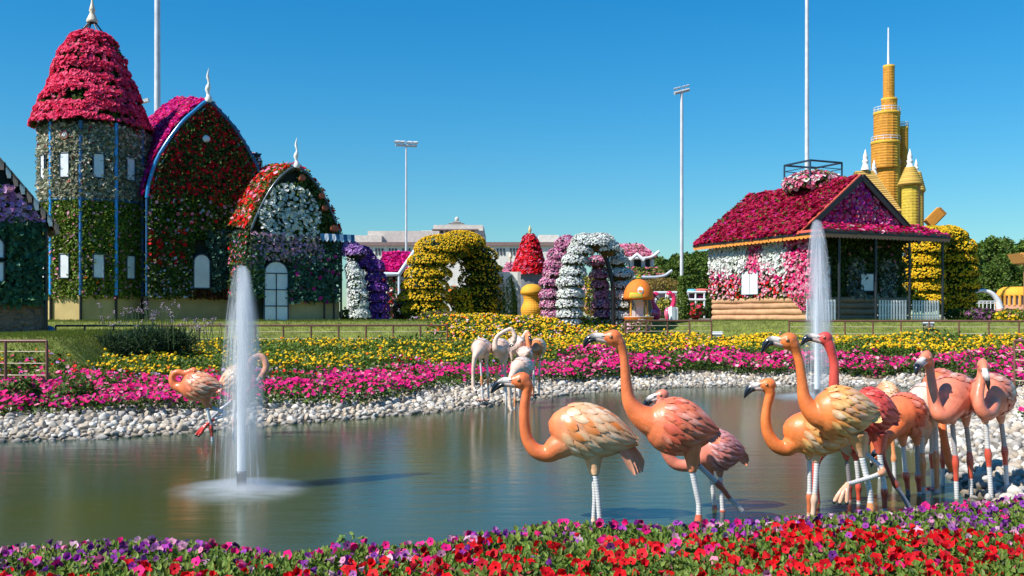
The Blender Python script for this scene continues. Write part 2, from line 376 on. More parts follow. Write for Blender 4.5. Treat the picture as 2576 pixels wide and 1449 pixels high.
sp = shore_spots(15000); sz = rng.uniform(.038, .092, len(sp))*np.where(rng.random(len(sp)) < .12, 1.45, 1)
keep, cell = [], {}
for k in np.argsort(-sz):                               # no two stones on one spot
    x, y = sp[k]; ci, cj = int(x/.2), int(y/.2); ok = True
    for a in (-1,0,1):
        for b_ in (-1,0,1):
            for q in cell.get((ci+a, cj+b_), ()):
                if (sp[q][0]-x)**2+(sp[q][1]-y)**2 < (.64*(sz[q]+sz[k]))**2: ok = False
    if ok: keep.append(k); cell.setdefault((ci, cj), []).append(k)
keep = np.array(keep); px = sz[keep]/sp[keep][:,1]; order = keep[np.argsort(-px)]
hz_ = height(sp[:,0], sp[:,1])
stone_me = [p.mesh('stone') for p in protos]
for me in stone_me: me.materials.append(M['stone'])
for n_, k in enumerate(order[:290]):
    x, y = sp[k]; o = bpy.data.objects.new('shore_stone', stone_me[n_ % 15]); S.collection.objects.link(o)
    o.location = (x, y, hz_[k]+sz[k]*.18); o.rotation_euler = (rng.uniform(-.3,.3), rng.uniform(-.3,.3), rng.uniform(0,6.3)); o.scale = (sz[k],)*3
    bankr = x > 4.6
    tag(o, 'pale rounded stone on the right bank behind the flamingos' if bankr else 'pale rounded stone on the near left edge of the pond', 'stone',
        'stones on the right bank' if bankr else 'stones on the left shore')
sm_ = MB()
for k in order[290:]:
    p = protos[rng.integers(15)]; a = rng.uniform(0, 6.3); R = np.array(Matrix.Rotation(a, 3, 'Z')@Matrix.Rotation(rng.uniform(-.35,.35), 3, 'X'))
    V = p.V[0]@R.T*sz[k]+np.array([sp[k][0], sp[k][1], hz_[k]+sz[k]*.18])
    for q, (fa, c, s, m_) in enumerate(p.ch): sm_.add(V, fa, c[0]*rng.uniform(.8, 1.12), True)
tag(sm_.build('shore_stones', M['stone']), 'band of pale rounded stones along the far shore', 'stones', kind='stuff')

# ---- flower beds
def bed_points(n, tlo, thi, xr, yr):
    X = rng.uniform(*xr, n); Y = rng.uniform(*yr, n); D, t = zone(X, Y); wob = .05*noise3(np.c_[X, Y, 0*X], 1.1, 8)
    ok = (D > 1.15+.75*noise3(np.c_[X, Y, 0*X], 1.6, 2)) & (t+wob > tlo) & (t+wob < thi) & (Y < fence_y(X)-.1) & (abs(X/Y) < .57) & ~((X < -10.3+.6*noise3(np.c_[X, Y, 0*X], 2.0, 77)) & (Y > 23.5))
    X, Y = X[ok], Y[ok]; return X, Y, t[ok], height(X, Y)
def bed(name, label, n_leaf, leafc, nf, flowc, fw, tl, xr, yr, hgt, ls, fs, tm, patch=.0, pseed=1):
    mb = MB(); tm_ = tm
    for phase, cnt in ((0, n_leaf), (1, nf)):
        X, Y, t, z = bed_points(cnt, *tl, xr, yr); n = len(X)
        P0 = np.c_[X, Y, z]; hh = hgt*(.80+.70*noise3(np.c_[X, Y, 0*X], 2.3, 4)+.12*rng.normal(size=n))
        if phase == 0:
            inst(mb, LEAF, P0+np.c_[0*X, 0*X, np.maximum(hh, .05)*rng.uniform(.1, 1, n)], rng.normal(size=(n, 3))*.7+vv(0,-.2,1), ls*rng.uniform(.6, 1.3, n), pick(n, leafc, None, .35), lie=.5)
        else:
            if patch:
                ok = noise3(np.c_[X, Y, 0*X], 1.7, pseed) > -patch+rng.normal(size=n)*.15; P0, hh, X = P0[ok], hh[ok], X[ok]; n = len(X)
            inst(mb, tm_, P0+np.c_[0*X, 0*X, hh*rng.uniform(.85, 1.12, n)], rng.normal(size=(n, 3))*.4+vv(0,-.45,1), fs*rng.uniform(.7, 1.25, n), pick(n, flowc, fw, .2), mat=1)
    return tag(mb.build(name, [M['leaf'], M['petal']]), label, 'flower bed', kind='stuff')
LX, LY, RX, RY = (-17,1.5), (16.5,35.5), (1.5,22), (20,39)
bed('pink_petunia_bed', 'hot pink petunias spreading behind the stones on the left shore', 95000, [G1,G2,G3], 25000, [HOT,HOT2,PNK,MAG], [6,3,1.4,1], (0,.33), (-17,1.5), (16.5,31), .30, .085, .050, BLOOM, .12, 1)
bed('mixed_petunia_border', 'red, lilac and pale pink flowers between the pink and yellow beds', 40000, [G1,G2,G4], 9000, [RED,HOT,PALE,LAV,(.45,.3,.42)], [4,3,2,2,2], (.27,.42), (-17,1.5), (17,33), .27, .085, .045, BLOOM, .12, 3)
bed('yellow_marigold_bed', 'yellow marigolds among fresh leaves on the left slope', 120000, [G2,G4,G1], 10500, [YEL,YEL2,ORG], [7,3,.5], (.40,1.0), (-17,1.5), (18,35), .34, .10, .050, BALL, .10, 5)
bed('pink_petunia_bed', 'hot pink petunias above the stones on the far right shore', 100000, [G1,G2,G3], 25000, [HOT,HOT2,PNK,PALE,MAG], [6,3,1.5,1,1], (0,.50), RX, (24,39), .38, .11, .060, BLOOM, .18, 7)
bed('yellow_marigold_bed', 'yellow marigolds on the slope below the log cabin', 110000, [G2,G4,G1], 17000, [YEL,YEL2,ORG,PALE], [7,3,.4,.3], (.50,1.0), RX, (28,39.5), .38, .11, .060, BALL, .15, 9)
# the marigolds run on to the foot of the arches in the middle
mb = MB()
for ph_, cnt in ((0, 34000), (1, 5200)):
    X = rng.uniform(-3.2, 5.6, cnt); Y = rng.uniform(34, 42, cnt); ok = (Y > fence_y(X)-.2) & (X < 4.6+.25*noise3(np.c_[X, Y, 0*X], 2, 3)) & (X > -2.4+1.2*rng.normal(size=cnt)*.5+.6*noise3(np.c_[X, Y, 0*X], 2, 4)) & (X > -4); X, Y = X[ok], Y[ok]; n = len(X); P0 = np.c_[X, Y, height(X, Y)]; hh = np.clip(.18+.14*noise3(P0, 2.4, 6), .04, 1)
    if ph_ == 0: inst(mb, LEAF, P0+np.c_[0*X, 0*X, hh*rng.uniform(.1, 1, n)], rng.normal(size=(n, 3))*.7+vv(0,-.2,1), .12*rng.uniform(.6, 1.3, n), pick(n, [G1,G2,G4], None, .35), lie=.5)
    else: inst(mb, BALL, P0+np.c_[0*X, 0*X, hh*rng.uniform(.9, 1.2, n)], rng.normal(size=(n, 3))*.4+vv(-.3,-.5,1), .06*rng.uniform(.7, 1.25, n), pick(n, [YEL,YEL2,ORG,PALE,WHT], [5,3,1.4,1,.3], .2), mat=1)
tag(mb.build('mixed_marigold_bed', [M['leaf'], M['petal']]), 'yellow and orange flowers at the foot of the flower arches', 'flower bed', kind='stuff')
# right bank
mb = MB()
for ph_, cnt in ((0, 30000), (1, 9000)):
    X = rng.uniform(5, 14, cnt); Y = rng.uniform(9, 25, cnt); D = pond_d(X, Y); ok = (D > 1.75+.6*noise3(np.c_[X, Y, 0*X], 1.5, 4)) & (D < 6) & (X > 5.9) & (X/Y < .6); X, Y = X[ok], Y[ok]; n = len(X)
    P0 = np.c_[X, Y, height(X, Y)]; hh = .24+.10*noise3(P0, 2, 6)
    if ph_ == 0: inst(mb, LEAF, P0+np.c_[0*X, 0*X, hh*rng.uniform(.1, 1, n)], rng.normal(size=(n, 3))*.7+vv(0,-.2,1), .075*rng.uniform(.6, 1.3, n), pick(n, [G1,G2,G3], None, .35), lie=.5)
    else: inst(mb, PETUNIA, P0+np.c_[0*X, 0*X, hh*rng.uniform(.9, 1.15, n)], rng.normal(size=(n, 3))*.4+vv(-.3,-.5,1), .042*rng.uniform(.7, 1.25, n), pick(n, [HOT,HOT2,PNK], [6,3,1], .2), mat=1)
tag(mb.build('pink_petunia_bed', [M['leaf'], M['petal']]), 'hot pink petunias on the right bank above the stones', 'flower bed', kind='stuff')

# foreground border, leaf by leaf
mb = MB(); n = 160000
X = rng.uniform(-4.2, 5.0, n); Y = rng.uniform(4.9, 8.9, n); e = edge_y(X)-Y; ok = (e > -.10) & (abs(X/Y) < .56) & (Y > 5.0); X, Y, e = X[ok], Y[ok], e[ok]; n = len(X)
def hedge_top(X, Y, e): return HT*(1-.35*np.exp(-np.maximum(e+.10, 0)/.10))+.05*noise3(np.c_[X, Y, 0*X], 3.2, 12)+.03*noise3(np.c_[X, Y, 0*X], 9, 13)
ht = hedge_top(X, Y, e); dz = rng.exponential(.065, n)
inst(mb, LEAF2, np.c_[X, Y, np.maximum(ht-dz, .03)], rng.normal(size=(n, 3))*.65+vv(0,-.25,1), .042*rng.uniform(.5, 1.35, n), pick(n, [G1,G2,G4,G3,(.20,.29,.04)], [3,4,3,1,2], .38), lie=.75)
n = 11000                                                # upright shoots
X = rng.uniform(-4.2, 5.0, n); Y = rng.uniform(5.0, 8.9, n); e = edge_y(X)-Y; ok = (e > -.08) & (abs(X/Y) < .56); X, Y, e = X[ok], Y[ok], e[ok]; n = len(X)
inst(mb, LEAF2, np.c_[X, Y, hedge_top(X, Y, e)], rng.normal(size=(n, 3))*.5+vv(0,-1,.3), .045*rng.uniform(.6, 1.3, n), pick(n, [G2,G4,(.19,.27,.045)], None, .3), spin=rng.normal(size=(n, 3))*.45+vv(0,0,1))
tag(mb.build('petunia_foliage', M['leaf']), 'dense green petunia leaves in the foreground border', 'foliage', kind='stuff')
def border(name, label, n, dens, cols, w, size, tint=None):
    mb = MB(); X = rng.uniform(-4.2, 5.0, n); Y = rng.uniform(5.0, 8.9, n); e = edge_y(X)-Y
    ok = (e > -.06) & (abs(X/Y) < .56); X, Y, e = X[ok], Y[ok], e[ok]
    U = CX+X/Y*FP; V = HZ+(EYE-HT)/Y*FP; ok = rng.random(len(X)) < dens(X, Y, e, U, V); X, Y, e = X[ok], Y[ok], e[ok]; n = len(X)
    tm = PETUNIA if tint is None else (PETUNIA[0], PETUNIA[1], PETUNIA[2]*np.where(np.arange(20)[:,None] % 4 == 0, 1, np.array(tint)[None] if False else 1))
    N = rng.normal(size=(n, 3))*.45+vv(-.1,-.95,.65)
    k = rng.random(n); C = pick(n, cols, w, .22); Pz = np.c_[X, Y, hedge_top(X, Y, e)+rng.uniform(-.02, .04, n)]; sz_ = size*rng.uniform(.68, 1.22, n); a, b_, c_ = k < .50, (k >= .50) & (k < .84), k >= .84
    inst(mb, tm, Pz[a], N[a], sz_[a], C[a]); inst(mb, TRUMPET, Pz[b_]+vv(0,0,.012), N[b_]+rng.normal(size=(b_.sum(), 3))*.75, sz_[b_]*1.05, C[b_]*.92)
    inst(mb, BUD, Pz[c_], rng.normal(size=(c_.sum(), 3)), sz_[c_]*1.35, C[c_]*.55+.10)
    return tag(mb.build(name, M['petal']), label, 'flowers', kind='stuff')
def clump(X, Y, s, sd): return np.clip(.5+1.5*noise3(np.c_[X, Y, 0*X], s, sd), 0, 1)
vr = lambda U: np.interp(U, [0,900,1200,1600,2000,2300,2576], [1432,1420,1388,1362,1334,1335,1350])
border('red_petunias', 'scarlet petunias along the bottom of the foreground border', 11500, lambda X,Y,e,U,V: .62*sstep(-14, 22, V-vr(U))*np.clip(.35+clump(X,Y,3.5,21),0,1)*np.interp(U,[0,800,1500],[.35,.6,1]), [RED,(.72,.008,.02),DRED], [5,3,1], .036)
border('pink_petunias', 'bright pink petunias on the water side of the border', 20000, lambda X,Y,e,U,V: (.55*np.exp(-np.maximum(e,0)/.20)+.05)*clump(X,Y,2.6,22)*np.interp(U,[0,600,1500,2400],[.7,.6,.6,1.2]), [HOT,HOT2,PNK], [5,3,1], .036)
border('purple_petunias', 'purple petunias with dark throats in the middle of the border', 15500, lambda X,Y,e,U,V: (.50*sstep(26,-24,V-vr(U)-14)+.03)*(.25+.75*clump(X,Y,2.9,23)), [(.26,.04,.34),(.40,.04,.36),(.10,.02,.11),(.46,.16,.44),(.62,.26,.40),(.68,.42,.50)], [3,3,2.4,1.2,1.8,1.6], .029)
# ---------------------------------------------------------------- buildings clad in flowers
class Fr:
    """a building's own frame: s along its front, t back from it, z up"""
    def __init__(s, u, d, th=29.4):
        s.o = at(u, HZ, d)[:2]; a = math.radians(th); s.f = vv(math.cos(a), math.sin(a)); s.l = vv(-math.sin(a), math.cos(a))
        s.f3 = vv(*s.f, 0); s.l3 = vv(*s.l, 0)
    def p(s, a, t, z): q = s.o+s.f*a+s.l*t; return vv(q[0], q[1], z)
    def P(s, a, t, z): a = np.asarray(a, float); return np.c_[s.o[0]+s.f[0]*a+s.l[0]*t, s.o[1]+s.f[1]*a+s.l[1]*t, np.broadcast_to(z, a.shape)]
    def sz(s, u, v, t=0.0):           # photo pixel -> (s, z) on the plane t
        k = (u-CX)/FP; o = s.o+s.l*t; a = (k*o[1]-o[0])/(s.f[0]-k*s.f[1]); y = o[1]+s.f[1]*a
        return a, EYE-(v-HZ)/FP*y
    def tz(s, u, v, a=0.0):           # photo pixel -> (t, z) on the plane s = a
        k = (u-CX)/FP; o = s.o+s.f*a; t = (k*o[1]-o[0])/(s.l[0]-k*s.l[1]); y = o[1]+s.l[1]*t
        return t, EYE-(v-HZ)/FP*y
    def ax(s): return np.array([s.f3, s.l3, vv(0,0,1)])
GZ = 1.82
def window(fr, par, u0, u1, v0, v1, t=0.0, arch=False, mull=0, name='window', out=.10):
    """white board with a dark frame, set proud of the leaves"""
    s0, z1 = fr.sz(u0, v0, t); s1, z0 = fr.sz(u1, v1, t); w = MB(); c = (s0+s1)/2; hw = (s1-s0)/2
    pts = [(s0, z0), (s1, z0)]
    if arch: pts += [(c+hw*math.cos(a), z1-hw+hw*math.sin(a)) for a in np.linspace(0, math.pi, 13)]
    else: pts += [(s1, z1), (s0, z1)]
    slab(w, [fr.p(a, t-out, z) for a, z in pts], -fr.l3, .06, (.74,.76,.78))
    o = w.build(name, M['paint'], par)
    f = MB(); ring = pts+[pts[0]]
    for a, b in zip(ring, ring[1:]): tube(f, [fr.p(a[0], t-out, a[1]), fr.p(b[0], t-out, b[1])], .03, 6, (.02,.05,.09))
    for k in range(mull):
        z = z0+(z1-(hw if arch else 0)-z0)*(k+1)/mull; tube(f, [fr.p(s0, t-out-.015, z), fr.p(s1, t-out-.015, z)], .02, 6, BLACK)
    if mull: tube(f, [fr.p(c, t-out-.015, z0), fr.p(c, t-out-.015, z1-(hw if arch else 0))], .02, 6, BLACK)
    f.build('frame', M['steel'], o); return o
def wall_cover(fr, mb, poly_test, s0, s1, z0, z1, t, n, nl, leafc, ls, nf, flowc, fs, depth=.12, fw=None, tm=None, fmask=None, lw=None, leaf=LEAF):
    s = rng.uniform(s0, s1, n); z = rng.uniform(z0, z1, n)
    if poly_test is not None: k = poly_test(s, z); s, z = s[k], z[k]
    if len(s) == 0: return
    P = fr.P(s, t, z); N = np.repeat(-fr.l3[None], len(P), 0)
    cover(mb, P, N, nl, leafc, ls, nf, flowc, fs, depth, tm, fw, lw, fmask=fmask, leaf=leaf)
def finial(par, base, h, col, wavy=True):
    mb = MB(); z = np.linspace(0, 1, 12); r = h*(.085*(1-z)**.8*(1+.45*np.sin(z*19)*(z < .8))+.004)
    C = np.array([base+vv(.02*h*math.sin(k*14), 0, k*h) if wavy else base+vv(0,0,k*h) for k in z]); tube(mb, C, r, 10, col)
    return mb.build('finial', M['paint'], par)

# --- tower with the bell shaped petunia roof
TC = at(240, HZ, 41.0); k41 = 41.0/FP
tw = thing('flower_tower', 'round tower house under a bell shaped coral pink petunia roof', 'tower', (TC[0], TC[1], GZ))
R0 = 126*k41; zP, zR, zE = 2.85, 6.62, 9.58; NA = 10; ph0 = math.radians(-64+18)
def tring(r, z): return [vv(TC[0]+r*math.cos(ph0+i*2*math.pi/NA), TC[1]+r*math.sin(ph0+i*2*math.pi/NA), z) for i in range(NA)]
mb = MB(); lathe(mb, (TC[0], TC[1], 0), [(R0-.02, GZ-.4), (R0-.02, zP)], NA, (.52,.39,.16), smooth=False, ph0=ph0); mb.build('plinth', M['plaster'], tw)
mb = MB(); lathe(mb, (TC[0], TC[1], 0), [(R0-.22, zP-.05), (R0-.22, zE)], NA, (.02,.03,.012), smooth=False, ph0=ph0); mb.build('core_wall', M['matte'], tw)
mu, ml = MB(), MB()
for i in range(NA):
    a0, a1 = tring(R0-.08, 0)[i], tring(R0-.08, 0)[(i+1) % NA]; nn = nrm((a0+a1)/2-TC*vv(1,1,0))*vv(1,1,0)
    if nn[1] > .45: continue
    P, N, s_, t_ = quad_pts(a0+vv(0,0,zR+.05), a1+vv(0,0,zR+.05), a1+vv(0,0,zE), a0+vv(0,0,zE), 4000); N = np.repeat(nn[None], len(P), 0)
    gap = (abs(s_-.5) < .14) & (abs(P[:,2]-7.95) < .45); P, N = P[~gap], N[~gap]
    k = noise3(P, 5, 3) > -.62; P, N = P[k], N[k]
    cover(mu, P, N, 2600, [SIL,SIL2,(.34,.33,.24),(.22,.26,.16)], .17, 26, [(.8,.75,.72),RED], .07, .16, leaf=LEAF2)
    P, N, s_, t_ = quad_pts(a0+vv(0,0,zP-.1), a1+vv(0,0,zP-.1), a1+vv(0,0,zR-.05), a0+vv(0,0,zR-.05), 4000); N = np.repeat(nn[None], len(P), 0)
    gap = (abs(s_-.5) < .14) & (abs(P[:,2]-3.96) < .45); P, N = P[~gap], N[~gap]
    if nn[0] < -.75: cover(ml, P, N, 2400, [SIL,SIL2,G2], .15, 110, [HOT,HOT2,PNK], .12, .16, fmask=lambda q: .15+.85*(q[:,2] > 5.2))
    else: cover(ml, P, N, 2900, [G2,G4,(.20,.30,.03),(.17,.25,.02)], .13, 80, [PNK,PALE,(.6,.3,.35),ORG], .055, .17, fw=[3,3,2,.5])
mu.build('silver_foliage', [M['leaf']], tw); ml.build('green_foliage', [M['leaf']], tw)
for i in range(NA):
    q = tring(R0+.03, 0)[i]
    if q[1] > TC[1]+.9: continue
    mb = MB(); cc = (.03,.34,.80) if i % 2 == 0 else (.03,.14,.34)
    tube(mb, [q+vv(0,0,GZ-.3), q+vv(0,0,zP)], .055, 8, BLACK); tube(mb, [q+vv(0,0,zP), q+vv(0,0,zE+.1)], .075, 8, cc); mb.build('frame_post', M['steel'], tw)
for z_ in (zR, zE+.06):
    mb = MB(); rr = tring(R0+.03, z_); tube(mb, rr+[rr[0]], .06, 8, (.03,.12,.26) if z_ == zR else BLACK, cap=False); mb.build('ring_beam', M['steel'], tw)
for i in range(NA):                                     # window boards, two rows, and round ones
    a0, a1 = tring(R0, 0)[i], tring(R0, 0)[(i+1) % NA]; c = (a0+a1)/2; nn = nrm((c-TC)*vv(1,1,0)); e = nrm(a1-a0)
    if nn[1] > .42: continue
    for z0, z1 in ((3.52, 4.46), (7.47, 8.42)):
        w = MB(); box(w, vv(c[0], c[1], (z0+z1)/2)+nn*.09, (.38, .06, z1-z0), np.array([e, nn, vv(0,0,1)]), (.76,.78,.80)); o = w.build('window', M['paint'], tw)
        f = MB(); q = [vv(c[0], c[1], 0)+e*a+vv(0,0,z)+nn*.12 for a, z in ((-.2,z0),(.2,z0),(.2,z1),(-.2,z1))]
        for k in range(4): tube(f, [q[k], q[(k+1) % 4]], .028, 6, (.02,.05,.08))
        f.build('frame', M['steel'], o)
    if abs(nn[0]+.25) < .45:
        w = MB(); lathe(w, (0,0,0), [(0,.03),(.15,.03),(.15,-.03)], 16, (.76,.78,.80)); w.V[0] = vv(c[0], c[1], 9.12)+nn*.09+w.V[0]@np.array([e, vv(0,0,1), nn])
        o = w.build('round_window', M['paint'], tw); f = MB(); a = np.linspace(0, 2*math.pi, 20)
        tube(f, [vv(c[0], c[1], 9.12)+nn*.12+e*.16*math.cos(x)+vv(0,0,.16*math.sin(x)) for x in a], .03, 6, (.35,.07,.03), cap=False); f.build('frame', M['wood'], o)
prof = [(146,328),(139,306),(129,287),(120,262),(111,246),(101,222),(92,199),(83,168),(76,141),(64,120),(54,108),(36,93)]
prof = [((r-11)*k41, EYE-(v-HZ)*k41) for r, v in prof]; RC = vv(TC[0]-.13, TC[1], 0)
mb = MB(); lathe(mb, RC, [(r-.12, z-.03) for r, z in prof], 20, (.03,.05,.015)); lathe(mb, RC, [(R0-.3, zE), (prof[0][0]-.1, prof[0][1]-.05)], 20, BLACK)
P, N = lathe_pts(RC, prof, 9000); PH = P[:,2]*10.5+1.9*noise3(P, 1.5, 44); row = .02*np.sin(PH)+.17*noise3(P, 4.2, 45); P = P+N*row[:,None]
dense = (.7*np.sin(PH)+rng.normal(size=len(P))*.7+1.6*noise3(P, 4.5, 46) > -.30)
cover(mb, P, N, 5500, [G1,G2,G3], .15, 0, None, 0, .10)
Pq, Nq = P[dense], N[dense]; cover(mb, Pq, Nq, 2, [G2], .1, 15000, [CORAL,(.86,.06,.17),(.86,.14,.24),(.78,.025,.10)], .085, .16, fw=[5,3,2,3])
mb.build('petunia_roof', [M['petal']], tw)
for i in range(6):
    a = i*math.pi/3+.3; mb = MB(); tube(mb, [RC+vv(.62*math.cos(a), .62*math.sin(a), 13.45), RC+vv(.10*math.cos(a), .10*math.sin(a), 14.15)], .035, 6, (.05,.03,.03)); mb.build('roof_strut', M['steel'], tw)
mb = MB(); lathe(mb, RC+vv(0,0,14.1), [(.20,0),(.24,.06),(.22,.12),(.15,.28),(.09,.42),(.13,.5),(.10,.62),(.055,.8),(.03,1.0),(.0,1.15)], 14, (.72,.62,.45)); mb.build('finial', M['paint'], tw)

# --- great hall with the gothic arch front
H = Fr(368, 40.0)
arc = [(0,6.74),(.10,7.4),(.45,8.45),(1.25,9.75),(1.9,10.45),(2.4,10.85)]; arc = arc+[(4.8-a, z) for a, z in arc[-2::-1]]
AS, AZ = np.array(arc).T; archz = lambda s: np.interp(s, AS, AZ)
hall = thing('flower_hall', 'tall flower clad house with a blue edged gothic arch of dark red geraniums', 'house', H.p(2.4, 0, GZ))
mb = MB(); box(mb, H.p(2.4, .3, (GZ+2.83)/2-.2), (4.8, .5, 2.83-GZ+.4), H.ax(), (.36,.29,.15)); box(mb, H.p(.25, 3.2, (GZ+2.83)/2-.2), (.5, 5.4, 2.83-GZ+.4), H.ax(), (.45,.34,.15)); mb.build('plinth', M['plaster'], hall)
mb = MB(); pl = [(0.1,2.84),(4.7,2.84)]+[(a*.97+.07, z-.08) for a, z in arc[::-1]]
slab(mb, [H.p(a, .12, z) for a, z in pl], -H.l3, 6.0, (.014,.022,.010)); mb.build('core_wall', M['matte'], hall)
hm = MB(); wins = [(1.75,2.52,3.1,4.65)]
def hin(lo, hi, a0=0, a1=4.8): return lambda s, z: (z < archz(s)-.05) & (z > lo) & (z < hi) & (s > a0) & (s < a1) & ~((s > 1.75) & (s < 2.52) & (z > 3.1) & (z < 4.65)) & ~((np.hypot(s-2.32, z-9.32) < .17))
DK = [(.065,.115,.025),(.09,.155,.03),(.045,.08,.02)]
wall_cover(H, hm, hin(6.75, 11), .02, 4.8, 6.7, 10.9, 0, 9000, 6500, DK, .15, 820, [RED,DRED,(.5,.01,.02)], .07, .2)
wall_cover(H, hm, hin(5.2, 6.9), .02, 4.8, 5.2, 6.9, 0, 5000, 3600, [G1,G3,G2], .17, 170, [PNK,PALE,RED,(.5,.45,.5)], .07, .2, tm=BLOOM)
wall_cover(H, hm, hin(2.8, 5.3, 0, 1.8), .02, 1.8, 2.75, 5.3, 0, 4000, 3000, DK+[G1], .16, 240, [(.62,.6,.68),(.5,.45,.6),PALE], .05, .2, fmask=lambda q: .3+.7*(q[:,2] < 4.4))
wall_cover(H, hm, hin(4.1, 5.5, 0, 1.8), .02, 1.5, 4.1, 5.5, 0, 1500, 200, DK, .16, 90, [RED,DRED], .075, .22)
wall_cover(H, hm, hin(3.1, 5.6, 2.4, 4.8), 2.4, 4.8, 3.1, 5.6, 0, 4000, 3400, [TEAL,(.07,.14,.11),(.035,.09,.07)], .17, 0, None, 0, .24)
wall_cover(H, hm, hin(2.7, 3.2, 1.6, 4.8), 1.6, 4.8, 2.75, 3.12, 0, 1500, 900, [(.16,.05,.03),(.10,.035,.02),(.05,.05,.02)], .14, 0, None, 0, .16)
hm.build('flower_front', [M['petal']], hall)
# roof: the arch swept back, planted
rb, rp = MB(), MB(); apex = 5
for (a0, z0), (a1, z1) in zip(arc, arc[1:]):
    q = [H.p(a0, -.05, z0), H.p(a1, -.05, z1), H.p(a1, 6.2, z1+1.25), H.p(a0, 6.2, z0+1.25)]; nn = nrm(np.cross(q[1]-q[0], q[3]-q[0])); nn = nn if nn[2] > 0 else -nn
    slab(rb, q, nn, .08, (.03,.05,.015))
    P, N, s_, t_ = quad_pts(*q, 4000); P = P+vv(0,0,.1)*(noise3(P, 3, 2)[:,None]+.3); L = np.hypot(a1-a0, z1-z0)
    if a0 < 2.3: cover(rp, P, N, int(520*L), [G1,G2,G3], .16, 0, None, 0, .1); cover(rp, P, N, 2, [G1], .1, int(1900*L), [HOT,MAG,(.45,.01,.35),HOT2,PNK], .105, .14, fw=[5,3,2,2,1.5], jn=.4)
    else: cover(rp, P, N, int(300*L), [G1,G2,G3], .16, int(260*L), [PNK,WHT,HOT], .1, .12)
rb.build('roof_shell', M['matte'], hall); rp.build('petunia_roof', [M['petal']], hall)
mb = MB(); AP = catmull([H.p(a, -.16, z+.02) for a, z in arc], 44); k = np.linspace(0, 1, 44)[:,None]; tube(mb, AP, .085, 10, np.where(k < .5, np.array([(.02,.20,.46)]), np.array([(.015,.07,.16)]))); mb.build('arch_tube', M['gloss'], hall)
mb = MB(); AP = catmull([H.p(a*.93+.17, -.10, z-.22) for a, z in arc], 40); tube(mb, AP, .035, 8, (.25,.42,.55)); mb.build('arch_tube', M['gloss'], hall)
for a, c in ((0.0, (.02,.09,.22)), (4.75, BLACK)):
    mb = MB(); tube(mb, [H.p(a, -.14, GZ-.2), H.p(a, -.14, 2.83)], .06, 8, BLACK); tube(mb, [H.p(a, -.14, 2.83), H.p(a, -.14, 6.74)], .06, 8, c); mb.build('frame_post', M['steel'], hall)
window(H, hall, 484, 525, 640, 726, 0, True, out=.24)
mb = MB(); lathe(mb, (0,0,0), [(0,.02),(.15,.02),(.15,-.04)], 16, (.75,.77,.80)); mb.V[0] = H.p(2.32, -.2, 9.32)+mb.V[0]@np.array([H.f3, vv(0,0,1), -H.l3]); mb.build('round_window', M['paint'], hall)
finial(hall, H.p(2.4, -.16, 10.85), 1.40, (.78,.76,.70))
mb = MB(); q = H.p(4.9, 2.6, 9.2); box(mb, q, (.5,1.6,.06), H.ax(), (.02,.08,.18)); box(mb, q-vv(0,0,.6), (.5,1.6,.06), H.ax(), (.02,.08,.18))
P, N = ell_pts(q-vv(0,0,.25), (.35,.8,.35), 500); cover(mb, P, N, 300, [G1,G3], .14, 160, [PNK,PALE,WHT], .1, .06); mb.build('flower_shelf', M['petal'], hall)

# --- gabled chapel with white petunias and the glazed door
K = Fr(630, 39.0)
kar = [(0,5.41),(.35,6.25),(.85,7.15),(1.4,7.75),(1.8,7.95)]; kar = kar+[(3.6-a, z) for a, z in kar[-2::-1]]
KS, KZ = np.array(kar).T; karz = lambda s: np.interp(s, KS, KZ)
ch = thing('flower_cottage', 'small flower clad house with a white petunia gable over a white glazed door', 'house', K.p(1.8, 0, GZ))
zk = K.sz(700, 757)[1]
ds0, dz1 = K.sz(663, 657); ds1, dz0 = K.sz(723, 811)
mb = MB(); box(mb, K.p((ds1+3.66)/2+.03, .3, (GZ+zk)/2-.2), (3.66-ds1-.06, .5, zk-GZ+.4), K.ax(), (.40,.32,.17)); mb.build('plinth', M['plaster'], ch)
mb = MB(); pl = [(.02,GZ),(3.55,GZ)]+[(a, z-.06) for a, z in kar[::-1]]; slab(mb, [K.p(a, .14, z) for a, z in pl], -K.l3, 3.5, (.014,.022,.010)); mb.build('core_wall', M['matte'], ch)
km = MB(); din = lambda s, z: (z < karz(s)-.06) & ~((s > ds0-.05) & (s < ds1+.05) & (z < dz1+.05))
def kin(lo, hi, a0, a1): return lambda s, z: din(s, z) & (z > lo) & (z < hi) & (s > a0) & (s < a1)
wall_cover(K, km, lambda s, z: din(s, z) & (np.hypot((s-1.55)/1.25, (z-5.95)/1.35) < 1) & (z > 5.05), .1, 3.2, 5.0, 7.6, 0, 5000, 1300, [G1,G2,G3], .13, 620, [WHT,(.72,.76,.70)], .075, .2)
wall_cover(K, km, kin(5.2, 8, 1.9, 3.6), 1.9, 3.6, 5.2, 7.9, 0, 2500, 1500, DK, .15, 0, None, 0, .15)
for k in range(12):                                     # clay pots hung in the right half of the gable
    a = rng.uniform(1.9, 3.35); z = rng.uniform(5.5, karz(a)-.25)
    if np.hypot((a-1.55)/1.25, (z-5.95)/1.35) < 1.02: continue
    tube(km, [K.p(a, -.12, z), K.p(a+.05, -.36, z+.06)], [.09, .13], 10, (.30,.10,.055))
wall_cover(K, km, kin(4.0, 5.3, 0, 2.9), 0, 2.9, 4.1, 5.3, 0, 4000, 1900, [G1,G3,SIL2], .14, 620, [(.62,.34,.52),PALE,(.5,.32,.42),LAV], .06, .2, fw=[3,3,3,1])
wall_cover(K, km, kin(2.55, 4.5, ds1, 3.62), ds1, 3.6, 2.6, 4.6, 0, 4000, 2300, [TEAL,(.05,.13,.08),(.03,.09,.06)], .17, 30, [MAG], .08, .24)
